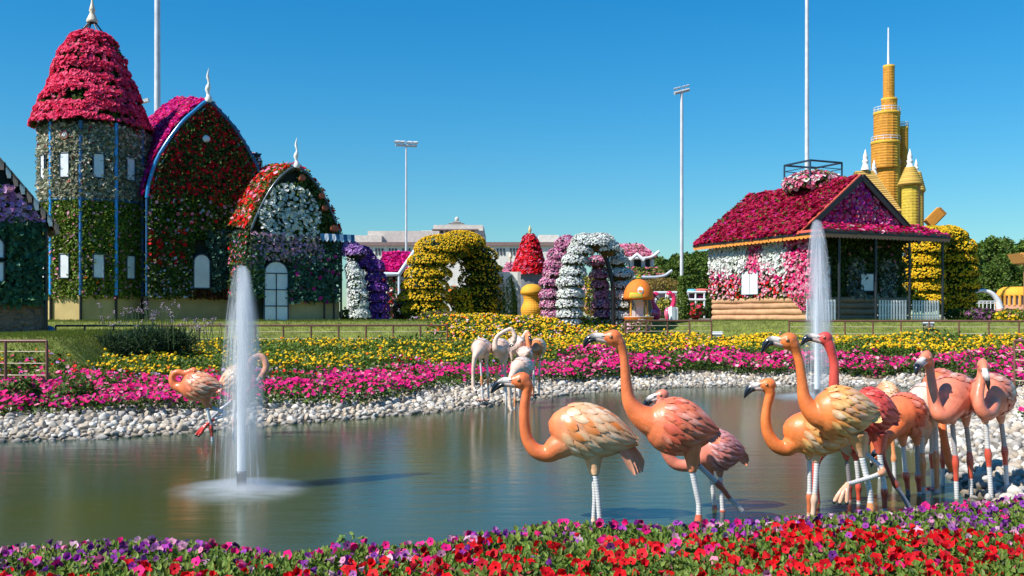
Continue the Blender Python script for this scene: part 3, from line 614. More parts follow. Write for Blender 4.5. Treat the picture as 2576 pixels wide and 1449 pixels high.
wall_cover(K, km, kin(2.6, 5.2, -.1, ds0), 0, ds0, 2.7, 5.2, 0, 2500, 1400, [TEAL,(.05,.13,.08),G1], .15, 0, None, 0, .22)
wall_cover(K, km, kin(4.3, 5.4, 2.6, 3.62), 2.6, 3.6, 4.3, 5.4, 0, 1500, 800, [TEAL,G3], .15, 0, None, 0, .18)
t_ = rng.uniform(.0, 3.4, 2500); z_ = rng.uniform(2.75, 5.4, 2500); P = np.c_[K.o[0]+K.l[0]*t_, K.o[1]+K.l[1]*t_, z_]; cover(km, P, np.repeat(-K.f3[None], 2500, 0), 2200, [TEAL,G1,G3], .15, 160, [PNK,RED,LAV], .06, .18)
km.build('flower_front', [M['petal']], ch)
rb, rp = MB(), MB()
for (a0, z0), (a1, z1) in zip(kar, kar[1:]):
    q = [K.p(a0, -.05, z0), K.p(a1, -.05, z1), K.p(a1, 3.4, z1+.42), K.p(a0, 3.4, z0+.42)]; nn = nrm(np.cross(q[1]-q[0], q[3]-q[0])); nn = nn if nn[2] > 0 else -nn
    slab(rb, q, nn, .07, (.03,.05,.015)); P, N, s_, t_ = quad_pts(*q, 3000); L = np.hypot(a1-a0, z1-z0)
    cover(rp, P, N, int(420*L), [G2,G4,(.20,.17,.04)], .14, int(120*L), [RED,(.78,.05,.01),PNK,PALE], .10, .2, fw=[5,2,1.5,1])
rb.build('roof_shell', M['matte'], ch); rp.build('geranium_roof', [M['petal']], ch)
mb = MB(); tube(mb, catmull([K.p(a, -.14, z+.02) for a, z in kar], 36), .05, 8, (.06,.09,.11)); mb.build('arch_tube', M['gloss'], ch)
for a in (0.0, 2.95, 3.35, 3.66):
    mb = MB(); tube(mb, [K.p(a, -.16, GZ-.2), K.p(a, -.16, karz(a) if a in (0, 3.66) else 5.1)], .045, 8, BLACK); mb.build('frame_post', M['steel'], ch)
window(K, ch, 663, 723, 657, 811, 0, True, 3, 'door', .10)
finial(ch, K.p(1.8, -.14, 7.95), 1.22, (.78,.76,.70))
aw = MB()
for k in range(9):
    a = 2.75+k*.16; c = (.70,.74,.78) if k % 2 else (.03,.12,.24); q = [K.p(a, -.28, 5.36), K.p(a+.16, -.28, 5.36), K.p(a+.16, -.34, 5.12), K.p(a+.08, -.35, 5.02), K.p(a, -.34, 5.12)]; slab(aw, q, -K.l3, .02, c)
aw.build('awning', M['paint'], ch)

# --- cottage cut by the left edge of the picture
Q = Fr(113, 30.0)
qz = lambda v, s=-1: EYE-(v-HZ)/FP*29.4
lc = thing('ivy_cottage', 'ivy covered cottage with scalloped gable boards at the left edge', 'house', Q.p(-1.5, 0, 1.5))
zpt = Q.sz(60, 755)[1]
mb = MB(); box(mb, Q.p(-1.6, .3, (1.2+zpt)/2), (3.2, .5, zpt-1.2), Q.ax(), (.17,.115,.085))
for k in range(150):
    a, z = rng.uniform(-3.1, -.08), rng.uniform(1.5, zpt-.08); ellipsoid(mb, Q.p(a, .06, z), (rng.uniform(.09,.16), .05, rng.uniform(.06,.10)), 8, 6, np.array((.17,.115,.085))*rng.uniform(.8,1.2), Q.ax())
mb.build('stone_plinth', M['stone'], lc)
r0 = Q.sz(152, 577); r1 = Q.sz(0, 400); sl_ = (r1[1]-r0[1])/(r1[0]-r0[0]); rz = lambda s: r0[1]+sl_*(s-r0[0]); sap = -2.6
mb = MB(); slab(mb, [Q.p(-3.2, .14, zpt), Q.p(-.05, .14, zpt), Q.p(-.05, .14, rz(-.05)-.25), Q.p(sap, .14, rz(sap)-.2), Q.p(-3.2, .14, rz(sap)-.3)], -Q.l3, 3.2, (.012,.018,.010)); mb.build('core_wall', M['matte'], lc)
qm = MB(); wz = [(-1.85,-1.02)]
w_ok = lambda s, z: ~((s < -1.02) & (z > 2.95) & (z < 4.45))
zf0, zf1 = Q.sz(50, 545)[1], Q.sz(50, 490)[1]
wall_cover(Q, qm, lambda s, z: w_ok(s, z), -3.2, -.05, zpt-.08, zf0+.1, 0, 5000, 2600, [(.05,.16,.09),(.045,.13,.07),(.065,.18,.085)], .21, 0, None, 0, .22, leaf=LEAF2)
wall_cover(Q, qm, lambda s, z: z < rz(s)-.35, -3.2, -.05, zf0-.15, zf1+.25, 0, 2500, 1000, DK, .14, 620, [(.60,.36,.66),LAV,PALE,(.62,.22,.5)], .095, .24)
qm.build('ivy_front', [M['leaf']], lc)
for k in range(14):                                     # scalloped boards hang from the rake
    a = r0[0]-.06-k*.185
    if a < sap: break
    c = (.80,.75,.68) if k % 2 else (.62,.34,.22); e = nrm(Q.p(a-.2, 0, rz(a-.2))-Q.p(a, 0, rz(a))); dn = nrm(vv(0,0,-1)-e*e.dot(vv(0,0,-1))); L = .215
    p0 = Q.p(a, -.30, rz(a)); mb = MB(); slab(mb, [p0, p0+e*L, p0+e*L+vv(0,0,-.26)+Q.f3*.0, p0+e*L*.5+vv(0,0,-.33)-Q.f3*.02, p0+vv(0,0,-.24)], -Q.l3, .05, c); mb.build('scallop_board', M['paint'], lc)
mb = MB(); q = [Q.p(r0[0], -.3, r0[1]), Q.p(sap, -.3, rz(sap)), Q.p(sap, 3.2, rz(sap)), Q.p(r0[0], 3.2, r0[1])]; nn = nrm(np.cross(q[1]-q[0], q[3]-q[0])); nn = nn if nn[2] > 0 else -nn
slab(mb, q, nn, .06, (.10,.06,.045)); P, N, s_, t_ = quad_pts(*q, 2000); cover(mb, P, N, 900, [G1,G3], .12, 420, [WHT,PALE,(.6,.62,.6)], .085, .1)
q2 = [Q.p(2*sap-r0[0], -.3, r0[1]), Q.p(sap, -.3, rz(sap)), Q.p(sap, 3.2, rz(sap)), Q.p(2*sap-r0[0], 3.2, r0[1])]; slab(mb, q2, -nrm(np.cross(q2[1]-q2[0], q2[3]-q2[0])), .06, (.10,.06,.045)); mb.build('roof', M['petal'], lc)
mb = MB(); tube(mb, [Q.p(.02, -.1, 1.3), Q.p(.02, -.1, rz(0)-.1)], .06, 8, BLACK); mb.build('frame_post', M['steel'], lc)
for z0, z1, arch in ((3.02, 3.62, False), (3.72, 4.42, True)):
    mb = MB(); c, hw = -1.62, .52; pts = [(c-hw, z0), (c+hw, z0)]+([(c+hw*math.cos(a), z1-hw*.6+hw*.6*math.sin(a)) for a in np.linspace(0, math.pi, 12)] if arch else [(c+hw, z1), (c-hw, z1)])
    slab(mb, [Q.p(a, -.22, z) for a, z in pts], -Q.l3, .05, (.72,.75,.78)); o = mb.build('window', M['paint'], lc)
    f = MB(); rr = pts+[pts[0]]
    for a, b_ in zip(rr, rr[1:]): tube(f, [Q.p(a[0], -.24, a[1]), Q.p(b_[0], -.24, b_[1])], .03, 6, (.015,.03,.04))
    f.build('frame', M['steel'], o)

# --- log cabin with the crimson roof
B = Fr(2065, 42.0, 24.5)
cb = thing('log_cabin', 'log cabin with a crimson petunia roof and a shaded porch', 'cabin', B.p(3.9, 3, GZ))
ZE, ZA, SA, TG, TL, WF = 5.50, 8.18, 3.45, 1.6, 8.9, 7.25
def logs(p0, p1, z0, n, r, col, par, seed=0):
    for k in range(n):
        mb = MB(); m = 14; C = np.array([p0+(p1-p0)*f+vv(0, 0, z0+r+k*2*r*.94) for f in np.linspace(0, 1, m)]); C[:,2] += .012*np.sin(np.arange(m)*1.3+k*2)
        tube(mb, C, r*(1+.06*np.sin(np.arange(m)*1.7+k*3+seed)), 12, np.array(col)*rng.uniform(.88, 1.1)); mb.build('log', M['wood'], par)
logs(B.p(.55, .5, 0), B.p(.55, 8.3, 0), GZ-.02, 4, .145, (.50,.285,.15), cb)
logs(B.p(.6, 1.45, 0), B.p(6.35, 1.45, 0), GZ-.02, 4, .145, (.36,.21,.12), cb, 2)  # front logs coloured darker to stand in for the porch shade
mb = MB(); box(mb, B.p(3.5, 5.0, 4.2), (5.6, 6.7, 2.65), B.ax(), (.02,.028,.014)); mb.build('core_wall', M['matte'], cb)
lm = MB(); n = 9000; t = rng.uniform(.4, 8.4, n); z = rng.uniform(2.9, 5.42, n); cut = (t > 2.75) & (t < 4.55) & (z > 3.0) & (z < 4.25)
wt0, wz1 = B.tz(1915, 680, .55); wt1, wz0 = B.tz(1873, 742, .55)
cut = (t > wt0-.03) & (t < wt1+.03) & (z > wz0-.03) & (z < wz1-.05); t, z = t[~cut], z[~cut]
P = np.c_[B.o[0]+B.f[0]*.55+B.l[0]*t, B.o[1]+B.f[1]*.55+B.l[1]*t, z]; N = np.repeat(-B.f3[None], len(P), 0)
cover(lm, P, N, 5200, [G1,G2,(.09,.10,.02),(.12,.07,.02)], .15, 0, None, 0, .14)
wob = .45*noise3(P, 3.5, 31)+.22*rng.normal(size=len(t)); white = ((t+wob > 5.4) | ((t+wob > 3.0) & (t+wob < 4.3))) & (z+wob*.9 > 4.1)
low = (~white) & (z+wob < 3.9) & (t+wob > 2.2)
cover(lm, P[white], N[white], 2, [G1], .1, 900, [WHT,(.74,.76,.72)], .105, .2)
cover(lm, P[low], N[low], 2, [G1], .1, 420, [PALE,PNK,(.7,.5,.5),RED], .07, .2)
mid = ~white & ~low; cover(lm, P[mid], N[mid], 2, [G1], .1, 1250, [(.78,.10,.24),PNK,HOT,PALE], .085, .2)
for cx_ in (.9, 1.9):                                   # trailing clumps over the logs
    t2 = rng.normal(1.4, .5, 700); z2 = rng.uniform(2.1, 3.0, 700); P2 = np.c_[B.o[0]+B.f[0]*.42+B.l[0]*t2, B.o[1]+B.f[1]*.42+B.l[1]*t2, z2]; k = z2 > 2.25+abs(t2-1.4)*.8; cover(lm, P2[k], np.repeat(-B.f3[None], k.sum(), 0), 260, [G1,G2], .13, 90, [PNK,HOT], .1, .12)
lm.build('flower_wall', [M['petal']], cb)
mb = MB(); q = [B.p(.36, wt1, wz0), B.p(.36, wt0, wz0), B.p(.36, wt0, wz1), B.p(.36, wt1, wz1)]; slab(mb, q, -B.f3, .06, (.78,.80,.80)); o = mb.build('shutter_window', M['paint'], cb)
f = MB(); tube(f, [B.p(.345, (wt0+wt1)/2, wz0), B.p(.345, (wt0+wt1)/2, wz1)], .014, 6, (.35,.40,.45))
for k in range(4): tube(f, [q[k], q[(k+1) % 4]], .022, 6, (.05,.10,.16))
f.build('frame', M['steel'], o)
fm = MB()
wall_cover(B, fm, lambda s, z: ~((abs(s-4.2) < .42) & (abs(z-3.4) < .5)), .6, 6.35, 2.9, 5.6, 1.55, 6000, 4200, DK+[G3], .16, 40, [PALE,PNK], .08, .16)
wall_cover(B, fm, lambda s, z: (abs(abs(s-4.2)-.95) < .5) & (z < 4.6-.5*abs(abs(s-4.2)-.9)) | ((abs(s-4.2) < .8) & (z < 2.95)), 2.2, 6.2, 2.85, 4.7, 1.55, 4000, 1500, [(.17,.22,.21),(.12,.17,.16),SIL2], .16, 0, None, 0, .24)
fm.build('porch_foliage', [M['leaf']], cb)
window(B, cb, 2157, 2190, 688, 733, 1.5, out=.2)
window(B, cb, 2062, 2086, 645, 752, 1.5, name='door', out=.1)
pr = MB(); nr = MB()
q = [B.p(-.05, TG-.3, ZE), B.p(SA, TG-.3, ZA), B.p(SA, TL+.2, ZA), B.p(-.05, TL+.2, ZE)]; nl_ = nrm(np.cross(q[3]-q[0], q[1]-q[0])); nl_ = nl_ if nl_[2] > 0 else -nl_
slab(nr, q, nl_, .08, (.05,.02,.02)); q2 = [B.p(2*SA+.05, TG-.3, ZE), B.p(SA, TG-.3, ZA), B.p(SA, TL+.2, ZA), B.p(2*SA+.05, TL+.2, ZE)]; nr2 = nrm(np.cross(q2[3]-q2[0], q2[1]-q2[0])); nr2 = nr2 if nr2[2] > 0 else -nr2; slab(nr, q2, nr2, .08, (.05,.02,.02))
P, N, s_, t_ = quad_pts(*q, 9000); P = P+N*(.06*noise3(P, 4, 4)+.03)[:,None]
cover(pr, P, nl_+0*P, 5200, [G1,G2,(.14,.13,.03),(.10,.03,.02)], .17, 9500, [CRIM,(.48,.008,.075),(.36,.006,.04),(.28,.004,.035),MAG], .115, .17, fw=[5,4,3,2,.8])
P, N, s_, t_ = quad_pts(*q2, 4000); cover(pr, P, nr2+0*P, 1600, [G1,G2], .16, 2600, [CRIM,HOT2,PNK], .11, .15)
q3 = [B.p(-.05, -.1, ZE), B.p(WF, -.1, ZE), B.p(WF, TG, 6.05), B.p(.8, TG, 6.05)]; n3_ = nrm(np.cross(q3[1]-q3[0], q3[3]-q3[0])); slab(nr, q3, n3_, .07, (.05,.02,.02))
q4 = [B.p(-.05, -.1, ZE), B.p(.8, TG, 6.05), B.p(-.05, TG-.2, ZE)]; slab(nr, q4, nrm(np.cross(q4[1]-q4[0], q4[2]-q4[0])), .07, (.05,.02,.02))
P, N, s_, t_ = quad_pts(*q3, 4000); cover(pr, P, n3_+0*P, 1500, [G1,G2,G4], .15, 2300, [CRIM,(.62,.01,.16),HOT2,PALE], .115, .17, fw=[5,4,2,.4])
nr.build('roof_shell', M['matte'], cb); pr.build('petunia_roof', [M['petal']], cb)
gm = MB(); wall_cover(B, gm, lambda s, z: z < ZA-.15-abs(s-SA)*(ZA-ZE)/3.5, .4, 6.6, 5.9, 8.4, TG-.05, 5000, 1500, [G3,G1,DRED], .15, 1500, [(.80,.06,.34),HOT2,PNK,(.62,.04,.5),PALE,HOT], .10, .2, fw=[4,3,4,1.0,2,3])
slab(gm, [B.p(.2, TG+.1, 5.7), B.p(6.8, TG+.1, 5.7), B.p(SA, TG+.1, ZA-.05)], -B.l3, .1, (.03,.02,.015)); gm.build('flower_gable', [M['petal']], cb)
for s0 in (-.1, 2*SA+.1):
    mb = MB(); p0, p1 = B.p(s0, TG-.36, ZE-.05), B.p(SA, TG-.36, ZA+.06); e = nrm(p1-p0); up = nrm(np.cross(e, B.l3)); up = up if up[2] > 0 else -up
    box(mb, (p0+p1)/2, (np.linalg.norm(p1-p0), .10, .24), np.array([e, B.l3, up]), (.05,.028,.022))
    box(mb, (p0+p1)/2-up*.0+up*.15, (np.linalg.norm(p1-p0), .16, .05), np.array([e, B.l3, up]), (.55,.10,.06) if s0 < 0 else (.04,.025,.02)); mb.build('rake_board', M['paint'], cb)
def fascia(p0, p1, col, ctop, nsc, out):
    mb = MB(); e = p1-p0; L = np.linalg.norm(e); e = e/L; box(mb, (p0+p1)/2+vv(0,0,.06), (L, .07, .09), np.array([e, out, vv(0,0,1)]), BLACK); box(mb, (p0+p1)/2+vv(0,0,.16)-out*.03, (L, .05, .11), np.array([e, out, vv(0,0,1)]), ctop)
    for k in range(nsc):
        a, b_ = p0+e*L*k/nsc, p0+e*L*(k+1)/nsc; m_ = (a+b_)/2; slab(mb, [a+vv(0,0,.03), b_+vv(0,0,.03), b_+vv(0,0,-.09), m_+(b_-m_)*.5+vv(0,0,-.145), m_+vv(0,0,-.16), a+(m_-a)*.5+vv(0,0,-.145), a+vv(0,0,-.09)] , out, .025, col)
    mb.build('scalloped_fascia', M['paint'], cb)
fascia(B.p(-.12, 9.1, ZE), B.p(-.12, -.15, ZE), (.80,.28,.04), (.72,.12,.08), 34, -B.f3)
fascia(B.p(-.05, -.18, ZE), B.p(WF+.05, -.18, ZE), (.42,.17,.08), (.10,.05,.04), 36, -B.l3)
for u in (2111, 2203, 2288, 2371):
    s_, _ = B.sz(u, 700, 0); mb = MB(); tube(mb, [B.p(s_, 0, GZ-.2), B.p(s_, 0, ZE)], .06, 8, (.02,.025,.03)); mb.build('porch_post', M['steel'], cb)
pf = thing('picket_fence', 'white picket fence between the posts of the cabin porch', 'fence', B.p(4, 0, GZ))
for u0, u1 in ((2030, 2106), (2212, 2284), (2297, 2366)):
    s0, s1 = B.sz(u0, 780)[0], B.sz(u1, 780)[0]; npk = int((s1-s0)/.155)
    for k in range(npk):
        s_ = s0+(s1-s0)*(k+.5)/npk; mb = MB(); box(mb, B.p(s_, .06, GZ+.45), (.085, .03, .92), B.ax(), (.72,.74,.76)); mb.build('picket', M['paint'], pf)
    for z in (GZ+.25, GZ+.7):
        mb = MB(); box(mb, B.p((s0+s1)/2, .1, z), (s1-s0, .03, .06), B.ax(), (.55,.57,.6)); mb.build('rail', M['paint'], pf)
# planted roof terrace with its railing
rt = MB(); c = B.p(SA-.1, 4.3, 8.30); P, N = ell_pts(c, (1.25, 1.3, .50), 3000); k = (P[:,2] > 8.05); cover(rt, P[k], N[k], 800, [G1,G2,G4], .14, 700, [(.75,.12,.22),PNK,PALE,WHT], .11, .12); ellipsoid(rt, c, (1.12,1.15,.42), 14, 8, (.03,.04,.015)); rt.build('terrace_planting', [M['petal']], cb)
rl = MB(); cs = [B.p(SA-.1+a, 4.3+t, 0) for a, t in ((-.95,-.9),(.95,-.9),(.95,.9),(-.95,.9))]
for k in range(4):
    a, b_ = cs[k], cs[(k+1) % 4]; tube(rl, [a+vv(0,0,8.1), a+vv(0,0,9.25)], .045, 6, (.02,.05,.08)); tube(rl, [a+vv(0,0,9.25), b_+vv(0,0,9.25)], .05, 6, (.02,.05,.08)); tube(rl, [a+vv(0,0,8.95), b_+vv(0,0,8.95)], .02, 6, (.02,.05,.08))
rl.build('terrace_railing', M['steel'], cb)

# --- stepped yellow flower tower and castle
DT = 62.0; kt = DT/FP; zt = lambda v: EYE-(v-HZ)*kt
yt = thing('stepped_tower', 'tall stepped tower of golden flowers with a silver mast', 'tower', at(2236, 800, DT))
def thatch_cyl(name, par, uc, v0, v1, w, d=DT, col=(.58,.25,.02), col2=(.62,.36,.03), mat='matte'):
    mb = MB(); c = at(uc, HZ, d); k = d/FP; r = w/2*k; z0, z1 = EYE-(v1-HZ)*k, EYE-(v0-HZ)*k; nz = max(6, int((z1-z0)/.16)); n = 30
    zz = np.linspace(z0, z1, nz*2+1); rr = r*(1+.022*(np.arange(nz*2+1) % 2)); a = np.arange(n)*2*math.pi/n
    V = np.stack([np.outer(rr, np.cos(a)*(1+.02*(np.arange(n) % 2))), np.outer(rr, np.sin(a)*(1+.02*(np.arange(n) % 2))), np.repeat(zz[:,None], n, 1)], -1).reshape(-1, 3)+vv(c[0], c[1], 0)
    i, j = np.meshgrid(np.arange(nz*2), np.arange(n), indexing='ij'); j2 = (j+1) % n; Fq = np.stack([i*n+j, i*n+j2, (i+1)*n+j2, (i+1)*n+j], -1).reshape(-1, 4)
    cc = np.where(((j.ravel()//6) % 3 == 1)[:,None], np.array([col2]), np.array([col]))*rng.uniform(.78, 1.15, (len(Fq), 1)); mb.add(V, Fq, cc, False)
    lathe(mb, (c[0], c[1], 0), [(0, z1), (r*1.05, z1), (r*1.07, z1-.16), (r, z1-.2)], 24, col2)
    mb.build(name, M[mat], par); return c, r, z1
segs = [(2236, 165, 255, 27), (2237, 248, 290, 37), (2231, 283, 365, 62), (2228, 357, 425, 68), (2234, 415, 560, 58), (2272, 320, 560, 24)]
for u, v0, v1, w in segs:
    c, r, z1 = thatch_cyl('tower_tier', yt, u, v0, v1, w)
    if v0 in (283, 320, 357, 415):
        mb = MB(); a = np.linspace(0, 2*math.pi, 25)
        for h in (.12, .28): tube(mb, [vv(c[0]+(r*1.02)*math.cos(x), c[1]+(r*1.02)*math.sin(x), z1+h) for x in a], .022, 6, (.7,.72,.75), cap=False)
        for x in a[:-1:2]: tube(mb, [vv(c[0]+r*1.02*math.cos(x), c[1]+r*1.02*math.sin(x), z1), vv(c[0]+r*1.02*math.cos(x), c[1]+r*1.02*math.sin(x), z1+.28)], .015, 5, (.7,.72,.75))
        mb.build('railing', M['steel'], yt)
mb = MB(); c = at(2235, HZ, DT); tube(mb, [vv(c[0], c[1], zt(168)), vv(c[0], c[1], zt(70))], [.085, .05], 8, (.72,.74,.76)); mb.build('mast', M['steel'], yt)
yc = thing('straw_castle', 'yellow straw castle with white onion finials behind the cabin', 'castle', at(2290, 800, 58))
def onion(par, u, v0, v1, d):
    mb = MB(); k = d/FP; c = at(u, HZ, d); h = (v1-v0)*k; z = EYE-(v1-HZ)*k
    lathe(mb, (c[0], c[1], z), [(.21*h,0),(.13*h,.26*h),(.10*h,.30*h),(.15*h,.36*h),(.14*h,.44*h),(.09*h,.48*h),(.12*h,.56*h),(.10*h,.68*h),(.05*h,.84*h),(0,h)], 12, (.78,.77,.74)); mb.build('finial', M['paint'], par)
for u, v0, v1, d in ((2177, 374, 428, 58), (2199, 400, 440, 59), (2289, 373, 427, 56), (2305, 399, 440, 58)): onion(yc, u, v0, v1, d)
def straw_rows(mb, q, n, r, col):
    a, b_, c, d = [np.asarray(x) for x in q]
    for k in range(n):
        f = (k+.5)/n; tube(mb, [a+(d-a)*f, b_+(c-b_)*f], r, 6, np.array(col)*rng.uniform(.8, 1.15))
mb = MB(); k = 58/FP; A1, A2 = at(2158, 432, 58), at(2205, 432, 58.5)
q = [at(2150, 432, 58), at(2196, 430, 58), at(2268, 532, 57.4), at(2215, 536, 57.4)]; straw_rows(mb, q, 20, .10, (.58,.36,.09)); slab(mb, q, vv(0,-1,.3), .3, (.40,.24,.05)); mb.build('straw_roof', M['matte'], yc)
thatch_cyl('turret', yc, 2292, 460, 570, 44, 56, (.60,.42,.04), (.50,.26,.06)); thatch_cyl('turret', yc, 2310, 480, 570, 26, 58, (.60,.42,.04), (.50,.26,.06))
for u, v0, v1, w, d in ((2290, 424, 468, 58, 56), (2308, 436, 484, 36, 58)):
    mb = MB(); c = at(u, HZ, d); k = d/FP
    for q_ in range(9):
        f = q_/9; r_ = w/2*k*(.35+.65*f); z = EYE-((v0+(v1-v0)*f)-HZ)*k; a = np.linspace(0, 2*math.pi, 17); tube(mb, [vv(c[0]+r_*math.cos(x), c[1]+r_*math.sin(x), z) for x in a], .085, 6, np.array((.60,.38,.07))*rng.uniform(.8,1.15), cap=False)
    lathe(mb, (c[0], c[1], 0), [(w/2*k*.33, EYE-(v0-HZ)*k), (w/2*k, EYE-(v1-HZ)*k), (0, EYE-(v1-HZ)*k)], 16, (.45,.28,.05)); mb.build('turret_roof', M['matte'], yc)
mb = MB(); straw_rows(mb, [at(2328, 552, 54), at(2358, 522, 54), at(2376, 540, 54), at(2346, 572, 54)], 9, .05, (.75,.30,.03)); e1 = nrm(at(2358, 522, 54)-at(2328, 552, 54)); e2 = vv(0,1,0); box(mb, at(2352, 547, 54.35), (1.0, .6, .5), np.array([e1, e2, np.cross(e1, e2)]), (.35,.14,.02))
tag(mb.build('tilted_box', M['matte']), 'tilted orange straw box above the yellow arch', 'sculpture')
# ---------------------------------------------------------------- flamingo statues
ZA_ = lambda p: (1195+p[0]*.3906, 786+p[1]*.3906)       # the four close-ups the joints were read from
ZB_ = lambda p: (1824+p[0]*.3906, 786+p[1]*.3906)
ZC_ = lambda p: (1132+p[0]*.217, 786+p[1]*.217)
ZD_ = lambda p: (p[0]*.2686, 786+p[1]*.2686)
ZSC = {ZA_: .3906, ZB_: .3906, ZC_: .217, ZD_: .2686}
PT = np.array([0,.04,.12,.22,.35,.48,.62,.75,.87,1.0]); PR = np.array([.0,.36,.66,.88,.99,1.0,.90,.70,.44,.10])
def prof_r(t): return np.interp(t, PT, PR)
bodymat = colmat('painted_statue', 0.40, noise=0.18, nscale=7, bump=0.18, bscale=30, coat=0.18)
feathmat = colmat('painted_feathers', 0.36, noise=0.10, nscale=9, bump=0.10, bscale=40, coat=0.15)
# body colour attribute is per point on the remeshed body
def pointmat():
    return bodymat
CREAM, PEACH, APR, SALM, CORL, ROSE, MAUV, WHTP = (.76,.56,.36), (.80,.40,.20), (.78,.24,.06), (.76,.20,.10), (.72,.13,.07), (.66,.22,.18), (.55,.26,.27), (.78,.62,.54)
NECK_O, NECK_Y, NECK_R, NECK_P = (.76,.18,.055), (.78,.195,.045), (.68,.09,.055), (.78,.55,.42)

def flamingo(sp):
    zf, d0 = sp['z'], sp['d']; zs = ZSC[zf]; kk = zs*d0/FP
    def w(p):
        dd = p[2] if len(p) > 2 else 0.0; u, v = zf(p); return at(u, v, d0+dd)
    A, B = w(sp['A']), w(sp['B']); hh = sp['hh']*kk; hw = sp.get('hw', sp['hh']*.80)*kk
    L = np.linalg.norm(B-A); ax = (B-A)/L; up = vv(0,0,1); side = nrm(np.cross(ax, up)); up = np.cross(side, ax)
    base_xy = (A+B)/2
    root = thing('flamingo_statue', sp['label'], 'flamingo statue', (base_xy[0], base_xy[1], sp.get('base', 0.0)), sp['group'])
    def surf(t, ph, off=0.0):
        tc = np.clip(t, 0, 1); r = prof_r(tc); sag = -.04*hh*np.sin(tc*math.pi)
        P = A+ax*(t*L)[..., None]+side*((r*hw+off)*np.cos(ph))[..., None]+up*((r*hh+off)*np.sin(ph)+sag)[..., None]
        return P
    mb = MB()
    # torso
    tt = np.r_[np.linspace(0.0, 1, 26)]; nph = 28; ph = np.arange(nph)*2*math.pi/nph
    V = surf(np.repeat(tt[:,None], nph, 1), np.repeat(ph[None], 26, 0)).reshape(-1, 3)
    i, j = np.meshgrid(np.arange(25), np.arange(nph), indexing='ij'); j2 = (j+1) % nph
    mb.add(V, np.stack([i*nph+j, (i+1)*nph+j, (i+1)*nph+j2, i*nph+j2], -1).reshape(-1, 4)); mb.add(V[-nph:], [list(range(nph))])
    # neck and head
    nk = np.array([np.r_[w((p[0], p[1], p[3] if len(p) > 3 else 0)), p[2]*kk] for p in sp['neck']]); NS = catmull(nk, 60)
    hx, hy, hr = sp['head'][:3]; hd = sp['head'][3] if len(sp['head']) > 3 else 0; HC = w((hx, hy, hd)); HR = hr*kk
    tube(mb, catmull(np.r_[nk, [np.r_[nk[-1,:3]*.45+HC*.55, HR*.72]], [np.r_[HC, HR*.5]]], 72)[:, :3], np.clip(catmull(np.r_[nk[:,3], HR*.72, HR*.5][:,None], 72)[:,0], .01, 1), 16)
    bill = [(p[0], p[1], (p[2] if len(p) > 2 else hd)) for p in sp['bill']]; BP = np.array([w(p) for p in bill])
    bd = nrm(BP[0]-HC); hs_ = np.cross(bd, vv(0,0,1)); hs_ = nrm(hs_) if np.linalg.norm(hs_) > .2 else nrm(np.cross(bd, vv(0,1,0))); hu = np.cross(hs_, bd)
    reach = np.linalg.norm(BP[0]-HC)
    hp = np.array([HC-bd*HR*1.02-hu*HR*.18, HC-bd*HR*.78-hu*HR*.10, HC-bd*HR*.3, HC+bd*HR*.2, HC+bd*reach*.75, HC+bd*reach*1.08]); hrr = np.array([.25,.66,.97,.97,.70,.58])*HR
    tube(mb, catmull(hp, 16), np.c_[np.interp(np.linspace(0, 5, 16), range(6), hrr)*.80, np.interp(np.linspace(0, 5, 16), range(6), hrr)] if abs(frames_along(hp)[0][0][0]@hs_) > .6 else np.c_[np.interp(np.linspace(0, 5, 16), range(6), hrr), np.interp(np.linspace(0, 5, 16), range(6), hrr)*.80], 16)
    # feathered thighs
    legs = sp['legs']; LW = []
    for lg in legs:
        P = [w(p) for p in lg['p']]; LW.append(P); r0, r1 = lg.get('r', (36, 17)); tube(mb, catmull(np.array([np.r_[P[0]+(P[0]-P[1])*.35, r0*1.25*kk], np.r_[P[0], r0*kk], np.r_[(P[0]+P[1])/2, (r0*.45+r1*.55)*kk], np.r_[P[1], r1*kk]]), 14)[:,:3], np.interp(np.linspace(0, 3, 14), range(4), [r0*1.25*kk, r0*kk, (r0*.45+r1*.55)*kk, r1*kk]), 14)
    me = mb.mesh('tmp'); ob = bpy.data.objects.new('tmp', me); S.collection.objects.link(ob)
    vox = np.clip(.0105*d0/10, .0105, .018)
    m1 = ob.modifiers.new('r', 'REMESH'); m1.mode = 'VOXEL'; m1.voxel_size = vox
    m2 = ob.modifiers.new('s', 'SMOOTH'); m2.iterations = 5; m2.factor = .5
    dg = bpy.context.evaluated_depsgraph_get(); dg.update(); body = bpy.data.meshes.new_from_object(ob.evaluated_get(dg)); bpy.data.objects.remove(ob); bpy.data.meshes.remove(me)
    nv = len(body.vertices); co = np.empty(nv*3, 'f4'); body.vertices.foreach_get('co', co); co = co.reshape(-1, 3).astype(float)
    dn = np.full(nv, 9.0); ti = np.zeros(nv)
    for q, s_ in enumerate(NS):
        e = np.linalg.norm(co-s_[:3], axis=1)/s_[3]; m_ = e < dn; dn[m_] = e[m_]; ti[m_] = q/59
    eh = np.linalg.norm(co-HC, axis=1)/HR; rel = co-A; tb = np.clip(rel@ax/L, 0, 1); vb = np.clip((rel@up)/hh, -1.2, 1)
    rb_ = np.sqrt(((rel@side)/(hw*prof_r(tb)+1e-3))**2+((rel@up)/(hh*prof_r(tb)+1e-3))**2)
    wn_ = np.clip((1.25-dn)*3, 0, 1)*np.clip((ti-.02)*6, 0, 1); wn_ = np.maximum(wn_, np.clip((1.6-eh)*3, 0, 1))
    pc = sp['pal']; cn = np.array(pc['neck']); cb_, cbelly = np.array(pc['body']), np.array(pc['belly'])
